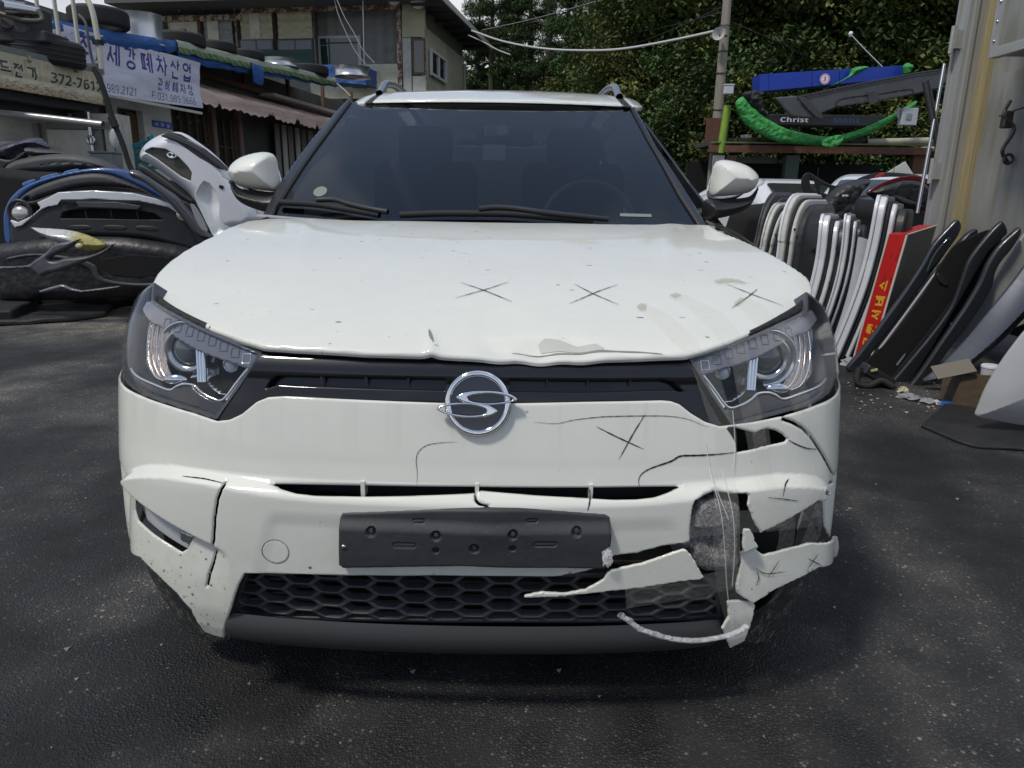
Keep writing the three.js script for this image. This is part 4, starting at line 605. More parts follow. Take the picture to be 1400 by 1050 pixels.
// ---------------------------------------------------------------- lettering: Korean syllables drawn stroke by stroke
const JAMO = { 'ㄱ': [[[0, 0], [1, 0], [1, 0.2], [0.75, 1]]], 'ㄴ': [[[0, 0], [0, 1], [1, 1]]], 'ㄷ': [[[1, 0], [0, 0], [0, 1], [1, 1]]], 'ㄹ': [[[0, 0], [1, 0], [1, 0.5], [0, 0.5], [0, 1], [1, 1]]], 'ㅁ': [[[0, 0], [1, 0], [1, 1], [0, 1], [0, 0]]], 'ㅂ': [[[0, 0], [0, 1], [1, 1], [1, 0]], [[0, 0.5], [1, 0.5]]], 'ㅅ': [[[0.5, 0], [0.45, 0.4], [0, 1]], [[0.47, 0.4], [1, 1]]], 'ㅇ': 'o', 'ㅈ': [[[0, 0], [1, 0]], [[0.55, 0], [0.45, 0.4], [0, 1]], [[0.5, 0.4], [1, 1]]], 'ㅊ': [[[0.5, -0.25], [0.5, -0.05]], [[0, 0.1], [1, 0.1]], [[0.55, 0.1], [0.45, 0.45], [0, 1]], [[0.5, 0.45], [1, 1]]], 'ㅍ': [[[0, 0], [1, 0]], [[0.3, 0], [0.3, 1]], [[0.7, 0], [0.7, 1]], [[0, 1], [1, 1]]], 'ㅎ': [[[0.5, -0.2], [0.5, 0]], [[0, 0.15], [1, 0.15]], 'h'] };
const CHO = 'ㄱㄲㄴㄷㄸㄹㅁㅂㅃㅅㅆㅇㅈㅉㅊㅋㅌㅍㅎ', JUNG = 'ㅏㅐㅑㅒㅓㅔㅕㅖㅗㅘㅙㅚㅛㅜㅝㅞㅟㅠㅡㅢㅣ', JONG = ' ㄱㄲㄳㄴㄵㄶㄷㄹㄺㄻㄼㄽㄾㄿㅀㅁㅂㅄㅅㅆㅇㅈㅊㅋㅌㅍㅎ';
function hangul(ctx, ch, x, y, w, h) {
  const c = ch.charCodeAt(0) - 0xAC00, I = CHO[Math.floor(c / 588)], V = JUNG[Math.floor(c % 588 / 28)], F = JONG[c % 28];
  const seg = (pts, X, Y, W, H) => { ctx.beginPath(); pts.forEach(([a, b], i) => ctx[i ? 'lineTo' : 'moveTo'](x + (X + a * W) * w, y + (Y + b * H) * h)); ctx.stroke(); };
  const oval = (X, Y, W, H) => { ctx.beginPath(); ctx.ellipse(x + (X + W / 2) * w, y + (Y + H / 2) * h, W / 2 * w, H / 2 * h, 0, 0, 7); ctx.stroke(); };
  const jamo = (j, X, Y, W, H) => { const s = JAMO[j]; if (s === 'o') return oval(X, Y, W, H); for (const p of s) p === 'h' ? oval(X + W * 0.1, Y + H * 0.38, W * 0.8, H * 0.6) : seg(p, X, Y, W, H); };
  const f = F !== ' ', hh = f ? 0.52 : 1, flat = 'ㅗㅛㅜㅠㅡ'.includes(V), mix = 'ㅘㅝ'.includes(V);
  if (flat) { jamo(I, 0.2, 0.05, 0.6, 0.42 * (f ? 0.7 : 1)); const b = f ? 0.5 : 0.72; seg([[0, 0], [1, 0]], 0.02, b, 0.96, 0); if (V === 'ㅜ') seg([[0, 0], [0, 1]], 0.5, b, 0, f ? 0.15 : 0.28); if (V === 'ㅗ') seg([[0, 0], [0, -1]], 0.5, b, 0, 0.2); }
  else if (mix) { jamo(I, 0.05, 0.02, 0.48, 0.26); if (V === 'ㅘ') { seg([[0, 0], [0, 1]], 0.29, 0.36, 0, 0.16); seg([[0, 0], [1, 0]], 0, 0.53, 0.62, 0); seg([[0, 0], [0, 1]], 0.76, 0, 0, 0.66); seg([[0, 0], [1, 0]], 0.76, 0.3, 0.2, 0); } else { seg([[0, 0], [1, 0]], 0, 0.36, 0.62, 0); seg([[0, 0], [0, 1]], 0.3, 0.36, 0, 0.16); seg([[0, 0], [0, 1]], 0.82, 0, 0, 0.6); seg([[0, 0], [1, 0]], 0.64, 0.46, 0.18, 0); } }
  else {
    const two = 'ㅔㅐㅖㅒ'.includes(V), W = two ? 0.44 : 0.55; jamo(I, 0.02, hh * 0.14, W, hh * 0.70);
    const vx = two ? 0.70 : 0.78, H = hh * (f ? 1.02 : 1); seg([[0, 0], [0, 1]], vx, 0, 0, H); if (two) seg([[0, 0], [0, 1]], 0.92, 0, 0, H);
    if (V === 'ㅏ' || V === 'ㅐ') seg([[0, 0], [1, 0]], vx, H * 0.45, two ? 0.22 : 0.2, 0);
    if (V === 'ㅓ' || V === 'ㅔ') seg([[0, 0], [1, 0]], vx - 0.2, H * 0.45, 0.2, 0);
    if (V === 'ㅕ' || V === 'ㅖ') for (const q of [0.34, 0.6]) seg([[0, 0], [1, 0]], vx - 0.2, H * q, 0.2, 0);
  }
  if (f) jamo(F, 0.2, 0.66, 0.6, 0.32);
}
function hangulLine(ctx, text, x, y, size, gap, lw) { ctx.lineWidth = lw; ctx.lineCap = 'butt'; ctx.lineJoin = 'miter'; let X = x; for (const c of text) { if (c.charCodeAt(0) >= 0xAC00) hangul(ctx, c, X, y, size * 0.86, size); else if (c !== ' ') { ctx.fillText(c, X, y + size * 0.86); X -= size * 0.35; } X += size * gap; } return X; }
function canvasTex(w, h, draw) { const c = document.createElement('canvas'); c.width = w; c.height = h; draw(c.getContext('2d'), w, h); const t = new THREE.CanvasTexture(c); t.colorSpace = THREE.SRGBColorSpace; return t; }
// ---------------------------------------------------------------- yard building at the left
const rust = std(1, 1, 1, 0.8, { map: dataTex(256, 256, (u, v) => { const a = 0.5 * N16(u, v) + 0.5 * N64(u, v), r = sstep(0.42, 0.6, a); return [lerp(0.42, 0.13, r), lerp(0.37, 0.055, r), lerp(0.28, 0.03, r)]; }), bumpMap: fineBump, bumpScale: 0.002 });
const rustDark = std(1, 1, 1, 0.85, { map: dataTex(256, 256, (u, v) => { const a = 0.5 * N16(u, v) + 0.5 * N64(u, v); return [0.07 + 0.12 * a, 0.035 + 0.05 * a, 0.02 + 0.03 * a]; }), bumpMap: fineBump, bumpScale: 0.002 });
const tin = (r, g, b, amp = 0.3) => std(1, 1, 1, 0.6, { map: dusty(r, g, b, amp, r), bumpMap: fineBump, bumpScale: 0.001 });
const T = { cream: tin(0.52, 0.50, 0.38), tan: tin(0.40, 0.37, 0.24), grey: tin(0.24, 0.245, 0.22), pale: tin(0.46, 0.46, 0.42), white: tin(0.66, 0.66, 0.62), dark: tin(0.03, 0.03, 0.03), green: tin(0.018, 0.06, 0.05), wood: tin(0.12, 0.07, 0.035), blue: std(1, 1, 1, 0.45, { map: dusty(0.025, 0.10, 0.32, 0.35, 0.4), bumpMap: fineBump, bumpScale: 0.004 }), pane: phys(0.03, 0.035, 0.036, 0.04, { clearcoat: 1 }), paneGreen: phys(0.03, 0.055, 0.05, 0.05, { clearcoat: 1 }) };
const YC = atZ(575, 60, 30).setY(0), YA = -0.154;
const toYard = (v) => { const x = v.x - YC.x, z = v.z - YC.z, c = Math.cos(-YA), s = Math.sin(-YA); return new THREE.Vector3(x * c + z * s, v.y, -x * s + z * c); };
const eyeY = toYard(new THREE.Vector3(...EYE));
function yardHit(px, py, axis, val) { const r = sight(px, py), d = toYard(new THREE.Vector3(YC.x + r[0], r[1], YC.z + r[2])).sub(toYard(new THREE.Vector3(YC.x, 0, YC.z))); const k = (val - eyeY[axis]) / d[axis]; return eyeY.clone().addScaledVector(d, k); }
const yard = (name, label, cat, group) => thing(name, label, cat, YC.toArray(), YA, group);
const boxAt = (x0, x1, y0, y1, z0, z1) => new THREE.BoxGeometry(Math.abs(x1 - x0), Math.abs(y1 - y0), Math.abs(z1 - z0)).translate((x0 + x1) / 2, (y0 + y1) / 2, (z0 + z1) / 2);
const uvScale = (g, k) => { const p = g.attributes.position, n = g.attributes.normal, u = g.attributes.uv; for (let i = 0; i < p.count; i++) { const a = Math.abs(n.getX(i)), b = Math.abs(n.getY(i)); if (a > 0.7) u.setXY(i, p.getZ(i) * k, p.getY(i) * k); else if (b > 0.7) u.setXY(i, p.getX(i) * k, p.getZ(i) * k); else u.setXY(i, p.getX(i) * k, p.getY(i) * k); } return g; };
function corrugated(w, h, pitch, amp, vertical = true) { const n = Math.max(6, Math.round((vertical ? w : h) / pitch * 6)), g = vertical ? new THREE.PlaneGeometry(w, h, n, 1) : new THREE.PlaneGeometry(w, h, 1, n), p = g.attributes.position; for (let i = 0; i < p.count; i++) { const t = vertical ? p.getX(i) : p.getY(i); p.setZ(i, amp * Math.sin(t / pitch * Math.PI * 2)); } g.computeVertexNormals(); return g; }
{
  const b = yard('steel_building', 'two storey metal clad building with rusty posts and open upper gallery behind the shed', 'building');
  const F = (x0, y0, x1, y1, z = 0) => { const a = yardHit(x0, y0, 'z', z), c = yardHit(x1, y1, 'z', z); return [a.x, c.x, Math.min(a.y, c.y), Math.max(a.y, c.y)]; };
  const slab = (name, m, rect, z, t, parent = b) => part(name, uvScale(boxAt(rect[0], rect[1], rect[2], rect[3], z - t, z), 0.4), m, parent);
  part('wall', uvScale(boxAt(F(150, 40, 151, 41)[0], -0.02, 0, 8.2, -7.4, -0.9), 0.3), T.grey, b);
  part('floor_slab', boxAt(F(150, 40, 151, 41)[0], 0, 4.55, 4.75, -1, 0.05), T.dark, b);
  const tops = [[152, 28, 222, 66], [228, 26, 272, 62], [277, 22, 321, 92], [327, 16, 373, 54], [378, 14, 427, 52]];
  tops.forEach(([x0, y0, x1, y1], i) => { const r = F(x0, y0, x1, y1), w = r[1] - r[0], h = r[3] - r[2]; const g = corrugated(w, h, 0.28, 0.02, i < 1).translate((r[0] + r[1]) / 2, (r[2] + r[3]) / 2, -0.03); part('cladding_panel', g, i === 2 ? T.grey : T.tan, b); });
  for (const [x0, y0, x1, y1] of [[232, 30, 270, 45], [282, 24, 300, 60], [340, 18, 356, 52]]) slab('patched_panel', T.cream, F(x0, y0, x1, y1), 0.0, 0.015);
  for (const [x, y0, y1, w] of [[150, 28, 66, 5], [225, 24, 70, 4], [275, 22, 92, 3], [324, 12, 92, 5], [375, 10, 60, 3], [430, 8, 95, 5], [546, -4, 128, 9]]) slab('post', x === 275 || x === 375 ? rustDark : rust, F(x - w / 2, y0, x + w / 2, y1), 0.06, 0.12);
  slab('rail', rust, F(148, 24, 330, 28), 0.05, 0.1); slab('rail', rust, F(330, 9, 545, 13), 0.055, 0.1);
  for (const [x0, x1] of [[327, 374], [379, 428]]) { const r = F(x0, 54, x1, 69), w = slab('window', std(0.05, 0.05, 0.06, 0.5), r, 0.0, 0.06); const m = (r[0] + r[1]) / 2; part('pane', boxAt(r[0] + 0.06, m - 0.03, r[2] + 0.05, r[3] - 0.05, 0.0, 0.006), T.pane, w); part('pane', boxAt(m + 0.03, r[1] - 0.06, r[2] + 0.05, r[3] - 0.05, 0.0, 0.006), T.pane, w); }
  for (let k = 0; k < 4; k++) slab('slat', T.green, F(327, 70 + k * 5.2, 429, 74.4 + k * 5.2), 0.02, 0.03);
  { const r = F(433, 4, 545, 90, -0.8); part('tin_wall', corrugated(r[1] - r[0], r[3] - r[2], 0.45, 0.03).translate((r[0] + r[1]) / 2, (r[2] + r[3]) / 2, -0.85), T.grey, b);
    const q = F(434, 49, 494, 92, -0.7), fr = slab('window', std(0.5, 0.5, 0.47, 0.5), q, -0.72, 0.08); part('pane', boxAt(q[0] + 0.1, q[1] - 0.14, q[2], q[3] - 0.1, -0.72, -0.71), T.paneGreen, fr); part('ledge', boxAt(q[0] + 0.1, q[1] - 0.14, q[2] + 0.9, q[2] + 0.95, -0.71, -0.70), T.green, fr); }
  slab('cream_wall', T.cream, F(495, 88, 548, 150), 0.02, 0.1);
  slab('cream_wall', T.cream, F(420, 112, 500, 175), -0.3, 0.1);
  for (let k = 0; k < 5; k++) slab('slat', T.tan, F(550, 6 + k * 9, 581, 14.4 + k * 9), 0.03, 0.04);
  slab('bay_panel', T.pale, F(550, 52, 563, 128), 0.0, 0.05); { const w = slab('window', T.wood, F(564, 53, 582, 102), 0.01, 0.06), q = F(566, 56, 580, 99); part('pane', boxAt(q[0], q[1], q[2], q[3], 0.01, 0.02), T.pane, w); }
  slab('bay_panel', T.pale, F(564, 104, 584, 135), 0.0, 0.05);
  slab('post', rust, F(581, 8, 584, 135), 0.05, 0.08);
  // side wall running back, with the white window
  const S = (x0, y0, x1, y1) => { const a = yardHit(x0, y0, 'x', 0), c = yardHit(x1, y1, 'x', 0); return [a.z, c.z, Math.min(a.y, c.y), Math.max(a.y, c.y)]; };
  { const r = S(584, 36, 629, 130); part('side_wall', corrugated(7.3, r[3] - 0.2, 0.5, 0.025).rotateY(Math.PI / 2).translate(0.03, r[3] / 2, -3.7), T.cream, b);
    const q = S(585, 66, 607, 115), z0 = q[0], z1 = q[1], fr = part('white_window', [boxAt(0.06, 0.16, q[2], q[3], z0, z0 - 0.14), boxAt(0.06, 0.16, q[2], q[3], z1, z1 + 0.14), boxAt(0.06, 0.158, q[3] - 0.1, q[3], z0 - 0.14, z1 + 0.14), boxAt(0.06, 0.158, q[2], q[2] + 0.1, z0 - 0.14, z1 + 0.14), boxAt(0.06, 0.15, q[2] + 0.1, q[3] - 0.1, (z0 + z1) / 2 - 0.07, (z0 + z1) / 2 + 0.07)], std(0.78, 0.78, 0.78, 0.4), b);
    part('pane', boxAt(0.06, 0.09, q[2] + 0.1, q[3] - 0.1, z0 - 0.14, z1 + 0.14), T.pane, fr); part('drain_pipe', boxAt(0.08, 0.18, 0, 7.2, -7.3, -7.2), T.pale, b); }
  // roof: dark soffit and pale edge sloping down to the back
  const e0 = yardHit(575, -14, 'x', 0.9), e1 = yardHit(669, 66, 'x', 0.9);
  const sh = new THREE.Shape([[1.4, e0.y + 0.45], [e1.z, e1.y + 0.1], [e1.z, e1.y - 0.08], [1.4, e0.y + 0.27]].map(([a, c]) => new THREE.Vector2(a, c)));
  const rg = new THREE.ExtrudeGeometry(sh, { depth: 1.1 - F(178, 10, 179, 11)[0], bevelEnabled: false }).rotateY(-Math.PI / 2).translate(0, 0, 0); rg.scale(1, 1, -1).scale(1, 1, -1);
  { const p = rg.attributes.position; rg.translate(1.0, 0, 0); }
  part('roof', rg, std(0.10, 0.10, 0.10, 0.7), b);
  part('roof_edge', (() => { const len = Math.hypot(1.4 - e1.z, e0.y + 0.35 - e1.y), g = new THREE.BoxGeometry(0.05, 0.2, len); g.rotateX(-Math.atan2(e0.y + 0.35 - e1.y, 1.4 - e1.z)); g.translate(1.04, (e0.y + 0.36 + e1.y) / 2, (1.4 + e1.z) / 2); return g; })(), T.white, b);
  for (let k = 0; k < 7; k++) part('rafter', boxAt(-0.2, 0.9, 0, 0.1, 0, 0.07).translate(0, lerp(e0.y + 0.1, e1.y - 0.2, k / 7), lerp(0.5, e1.z, k / 7)), T.dark, b);
  for (const [px, py] of [[245, 8], [278, 6], [312, 4], [205, 10]]) { const q = F(px - 2, py - 22, px + 2, py + 8); slab('strut', T.pale, q, 0.1, 0.06); }
  for (const [px, py] of [[540, -2], [573, 3]]) { const c = yardHit(px, py, 'z', 0.3), d = part('dish', new THREE.SphereGeometry(0.35, 20, 10, 0, 6.3, 0, 1.0).scale(1, 0.5, 1).rotateX(1.9).translate(c.x, c.y + 0.05, c.z + 0.1), std(0.6, 0.6, 0.6, 0.4), b); }
}
const SX = -2.06;   // the long shed wall runs along this line of the yard
const W = (px, py, x = SX) => yardHit(px, py, 'x', x);
{
  const s = yard('office_shed', 'long low office shed with awning, barred windows and blue edged roof', 'building');
  const rect = (x0, y0, x1, y1, x = SX) => { const a = W(x0, y0, x), b = W(x1, y1, x); return [a.z, b.z, Math.min(a.y, b.y), Math.max(a.y, b.y)]; };
  const slab = (name, m, r, x, t, parent = s) => part(name, uvScale(boxAt(x - t, x, r[2], r[3], r[0], r[1]), 0.4), m, parent);
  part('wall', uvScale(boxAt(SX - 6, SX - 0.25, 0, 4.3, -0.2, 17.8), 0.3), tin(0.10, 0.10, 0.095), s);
  
  // ground-floor bays below the awning
  const y0 = 0.0, zAt = (px) => W(px, 200).z;
  slab('white_wall', T.white, [zAt(206), zAt(238), 0, 3.2], SX, 0.2);
  { const d = slab('door_frame', T.white, [zAt(160), zAt(166), 0, 3.1], SX, 0.15); slab('door_frame', T.white, [zAt(200), zAt(206), 0, 3.1], SX + 0.002, 0.15); part('lintel', uvScale(boxAt(SX - 0.15, SX, 2.75, 3.1, zAt(166), zAt(200)), 0.4), T.white, s); part('dark_door', boxAt(SX - 0.2, SX - 0.16, 0, 2.7, zAt(186), zAt(200)), T.wood, s); }
  for (const [a, b2, nx] of [[240, 294, 5], [299, 329, 3]]) { const z0 = zAt(a), z1 = zAt(b2), w = slab('barred_window', T.wood, [z0, z1, 1.0, 3.0], SX - 0.1, 0.05); part('pane', boxAt(SX - 0.1, SX - 0.09, 1.1, 2.9, z0 - 0.1, z1 + 0.1), T.pane, w); for (let k = 0; k <= nx; k++) { const z = lerp(z0, z1, k / nx); part('window_bar', boxAt(SX - 0.06, SX - 0.02, 1.0, 3.0, z - 0.02, z + 0.02), T.wood, w); } for (const y of [1.6, 2.2]) part('window_bar', boxAt(SX - 0.075, SX - 0.045, y, y + 0.03, z0, z1), T.wood, w); }
  for (const px of [296, 331]) slab('pink_post', std(0.25, 0.17, 0.15, 0.7), [zAt(px - 2), zAt(px + 2), 0, 3.2], SX + 0.02, 0.12);
  for (let k = 0; k < 6; k++) { const a = 376 + k * 9, g = corrugated(Math.abs(zAt(a) - zAt(a + 8.6)), 3.1, 0.3, 0.02).rotateY(Math.PI / 2).translate(SX + 0.01 * (k % 2), 1.5, (zAt(a) + zAt(a + 8.6)) / 2); part('tin_sheet', g, k % 2 ? T.pale : T.grey, s); }
  // awning: faded pink cloth with a scalloped torn edge
  const top = [W(120, 118, SX), W(460, 158, SX)], aw = new THREE.PlaneGeometry(1, 1, 220, 14), ap = aw.attributes.position, zs = top[0].z, ze = -0.1;
  for (let i = 0; i < ap.count; i++) { const u = ap.getX(i) + 0.5, v = 0.5 - ap.getY(i), z = lerp(zs, ze, u), torn = fbm(u * 40, 2, 1, 3) > 0.16 ? 0.12 : 0, scal = 0.05 * Math.abs(Math.sin(u * 150)) + torn * sstep(0.8, 1, v);
    const out = 0.95 * Math.min(1, v / 0.72), drop = v < 0.72 ? v / 0.72 * 0.32 : 0.32 + (v - 0.72) / 0.28 * 0.34; ap.setXYZ(i, SX + 0.04 + out + 0.02 * Math.sin(u * 90), 3.60 - drop + (v > 0.98 ? scal : 0) + 0.02 * Math.sin(u * 60) * v + 0.03 * fbm(u * 25, v * 2, 3, 3), z); }
  aw.computeVertexNormals(); part('awning', aw, std(1, 1, 1, 0.9, { map: dusty(0.62, 0.46, 0.40, 0.4, 0.2) }), s, 'faded pink cloth awning with a torn scalloped edge');
  part('gutter', boxAt(SX - 0.1, SX + 0.35, 3.72, 3.80, 9, 0), T.pale, s);
  // open loft between awning and roof
  part('loft_beam', boxAt(SX - 0.1, SX, 3.78, 3.9, -0.1, 19), T.wood, s); for (let k = 0; k < 5; k++) part('loft_post', boxAt(SX - 0.12, SX - 0.02, 3.8, 4.75, 2 + k * 2.6, 2.1 + k * 2.6), T.wood, s);
  // roof edge: blue tarpaulin then green striped cloth
  const edge = (name, pts, h, mat, x) => { const n = 60, c = new THREE.CatmullRomCurve3(pts.map(([a, b]) => W(a, b, x))), g = new THREE.PlaneGeometry(1, 1, n, 6), p = g.attributes.position; for (let i = 0; i < p.count; i++) { const u = p.getX(i) + 0.5, v = 0.5 - p.getY(i), q = c.getPoint(u); p.setXYZ(i, q.x + 0.05 * Math.sin(v * 2.6) + 0.03 * fbm(u * 20, v * 3, 2, 3), q.y - v * h * (1 + 0.5 * fbm(u * 14, 1, 1, 2)), q.z); } g.computeVertexNormals(); return part(name, g, mat, s); };
  const stripe = std(1, 1, 1, 0.8, { map: dataTex(256, 64, (u, v) => { const a = Math.sin((u * 26 + v * 2) * 6.283) > 0 ? 1 : 0, k = 0.75 + 0.4 * N32(u, v); return v > 0.45 ? [0.36 * k, 0.40 * k, 0.30 * k] : a ? [0.10 * k, 0.20 * k, 0.07 * k] : [0.24 * k, 0.30 * k, 0.17 * k]; }) });
  edge('blue_edging', [[40, 18], [130, 38], [190, 48], [243, 56]], 0.24, T.blue, SX + 1.1);
  edge('blue_edging', [[240, 68], [300, 80], [345, 88], [400, 98], [458, 110]], 0.22, T.blue, SX + 1.06);
  edge('striped_edging', [[240, 54], [290, 66], [345, 80], [400, 92], [458, 107]], 0.24, stripe, SX + 1.14);
  edge('hanging_flap', [[342, 84], [350, 88], [357, 90]], 0.45, T.blue, SX + 1.2);
  const rt = [W(40, 18, SX + 1.1), W(458, 107, SX + 1.1)]; { const g = new THREE.BufferGeometry(), a = rt[0], c = rt[1], p = [a.x, a.y, a.z, c.x, c.y, c.z, c.x - 6, c.y + 0.35, c.z, a.x - 6, a.y + 0.35, a.z]; g.setAttribute('position', new THREE.Float32BufferAttribute(p, 3)); g.setIndex([0, 1, 2, 0, 2, 3]); g.computeVertexNormals(); part('roof', g, T.grey, s); }
}
// banner
{
  const tex = canvasTex(2048, 460, (c, w, h) => {
    c.fillStyle = '#cfd0dc'; c.fillRect(0, 0, w, h); const r = rng(5); for (let k = 0; k < 500; k++) { c.fillStyle = `rgba(${120 + r() * 40 | 0},${120 + r() * 40 | 0},${140 + r() * 40 | 0},0.05)`; c.fillRect(r() * w, r() * h, 20 + r() * 180, 4 + r() * 30); }
    c.fillStyle = c.strokeStyle = '#4b3f86'; c.font = '150px sans-serif'; hangulLine(c, '(주)세강폐차산업', 262, 40, 172, 1.18, 22);
    hangulLine(c, '관허폐차장', 1370, 246, 96, 1.24, 13);
    c.fillStyle = '#4a4a52'; c.font = '92px sans-serif'; c.fillText('T. 031.989.2121', 440, 436); c.fillText('F. 031.989.9666', 1290, 436);
  });
  const BX = SX + 1.12, A = W(44, 22, BX), B = W(273, 86, BX), C = W(275, 148, BX), D = W(48, 116, BX), g = new THREE.PlaneGeometry(1, 1, 80, 24), p = g.attributes.position;
  for (let i = 0; i < p.count; i++) { const u = p.getX(i) + 0.5, v = 0.5 - p.getY(i), z = lerp(lerp(A.z, B.z, u), lerp(D.z, C.z, u), v), y = lerp(lerp(A.y, B.y, u), lerp(D.y, C.y, u), v); p.setXYZ(i, A.x + 0.02 * Math.sin(u * 9 + v * 5) + 0.05 * fbm(u * 5, v * 2.5, 4, 3) + 0.012 * Math.abs(Math.sin((u * 2 - v) * 7)), y, z); }
  g.computeVertexNormals();
  const bn = yard('banner', 'white cloth banner with purple Korean lettering and phone numbers on the shed', 'banner'); part('cloth', g, std(1, 1, 1, 0.75, { map: tex }), bn);
  part('hem_rod', boxAt(A.x - 0.02, A.x + 0.02, 0, 0.05, 0, 1).scale(1, 1, Math.abs(C.z - D.z)).translate(0, (C.y + D.y) / 2 - 0.05, Math.min(C.z, D.z)), T.pale, bn);
}
{ const st = canvasTex(256, 96, (c, w, h) => { c.fillStyle = '#5568b8'; c.fillRect(0, 0, w, h); c.strokeStyle = '#e8ecff'; hangulLine(c, '사무실', 20, 22, 54, 1.42, 7); });
  const a = W(208, 164, SX + 0.02), b = W(236, 177, SX + 0.02), sg = yard('door_sign', 'small blue sign with white Korean lettering beside the office door', 'sign'); part('board', boxAt(SX + 0.005, SX + 0.03, b.y, a.y, a.z, b.z), std(0.10, 0.14, 0.45, 0.5), sg);
  const pg = new THREE.PlaneGeometry(Math.abs(a.z - b.z), a.y - b.y).rotateY(Math.PI / 2).translate(SX + 0.034, (a.y + b.y) / 2, (a.z + b.z) / 2); part('print', pg, std(1, 1, 1, 0.5, { map: st }), sg); }
// wheels and tyres lying on the shed roof
const tyreGeo = (R, r0, w) => new THREE.LatheGeometry([[r0, -w * 0.4], [r0 + 0.03, -w * 0.5], [R - 0.05, -w * 0.52], [R - 0.012, -w * 0.42], [R, -w * 0.3], [R, w * 0.3], [R - 0.012, w * 0.42], [R - 0.05, w * 0.52], [r0 + 0.03, w * 0.5], [r0, w * 0.4], [r0, -w * 0.4]].map(([a, b]) => new THREE.Vector2(a, b)), 40);
const rimGeo = (R, w) => mergeGeometries([new THREE.LatheGeometry([[R, -w / 2], [R * 0.9, -w * 0.4], [R * 0.86, 0], [R * 0.9, w * 0.4], [R, w / 2], [R * 0.94, w / 2], [R * 0.8, w * 0.3], [R * 0.35, w * 0.25], [0.001, w * 0.3]].map(([a, b]) => new THREE.Vector2(a, b)), 36)]);
const roofStuff = [['steel_rim', 194, 42, 0.42, 'bare silver steel wheel rim standing on the blue roof edge', 0.55], ['tyre', 135, 26, 0.5, 'black tyre on the roof edge beside the truck rack', 0.3], ['tyre', 247, 56, 0.5, 'black tyre lying where blue edging meets striped edging', 0.25], ['tyre', 296, 66, 0.45, 'black tyre lying on the striped roof edge below the cladding', 0.22], ['tyre', 336, 77, 0.45, 'black tyre lying on the roof below the gallery windows', 0.22], ['steel_rim', 383, 87, 0.5, 'dull flat wheel rim lying below the green slats', 0.2], ['tyre', 421, 97, 0.6, 'tyre with a silver rim lying near the shed corner', 0.26], ['steel_rim', 481, 99, 0.6, 'silver wheel rim lying on the blue tarpaulin', 0.3]];
for (const [kind, px, py, R, label, w] of roofStuff) { const q = W(px, py, px > 460 ? SX + 1.4 : SX + 0.75), o = yard(kind === 'tyre' ? 'tyre' : 'bare_wheel', label, kind === 'tyre' ? 'tyre' : 'wheel rim'); o.position.copy(q).applyAxisAngle(new THREE.Vector3(0, 1, 0), YA).add(YC); if (kind === 'tyre') { part('casing', tyreGeo(R, R * 0.6, w), M.rubber, o); if (px === 421) part('rim', rimGeo(R * 0.6, w), M.chromeDim, o); } else part('rim_dish', rimGeo(R, w), std(0.6, 0.61, 0.63, 0.3, { metalness: 0.8 }), o); }
{ const c = yardHit(478, 105, 'z', 0.9), g = new THREE.BoxGeometry(1.75, 0.62, 1.2, 24, 10, 12), p = g.attributes.position; for (let i = 0; i < p.count; i++) { const k = 0.09 * fbm(p.getX(i) * 3, p.getY(i) * 3, p.getZ(i) * 3 + 4, 3); p.setXYZ(i, p.getX(i) * (1 + k), p.getY(i) + k - 0.05 * p.getX(i), p.getZ(i) + k); } g.computeVertexNormals(); g.translate(c.x, c.y, c.z); const o = yard('tarpaulin', 'blue tarpaulin bundled at the far end of the shed roof', 'tarpaulin'); part('sheet', g, T.blue, o); }
// ---------------------------------------------------------------- stacked trucks at the far left
const creamPaint = std(1, 1, 1, 0.5, { map: dataTex(512, 256, (u, v) => { const a = 0.5 * N16(u, v) + 0.5 * N64(u * 2, v), drip = sstep(0.55, 0.75, N64(u * 2, v * 0.12)), r = sstep(0.50, 0.66, a + 0.30 * sstep(0.42, 0.0, v) + 0.06 * drip); return [lerp(0.52, 0.16, r), lerp(0.50, 0.075, r), lerp(0.41, 0.03, r)]; }) });
const barCream = std(1, 1, 1, 0.5, { map: dusty(0.55, 0.53, 0.44, 0.25) });
const tube = (pts, r, n = 40, seg = 8) => new THREE.TubeGeometry(new THREE.CatmullRomCurve3(pts.map((p) => p.isVector3 ? p : new THREE.Vector3(...p))), n, r, seg);
const poly3 = (pts, r) => { const out = []; for (let i = 0; i < pts.length - 1; i++) out.push(new THREE.TubeGeometry(new THREE.LineCurve3(new THREE.Vector3(...pts[i]), new THREE.Vector3(...pts[i + 1])), 1, r, 8)); return out; };
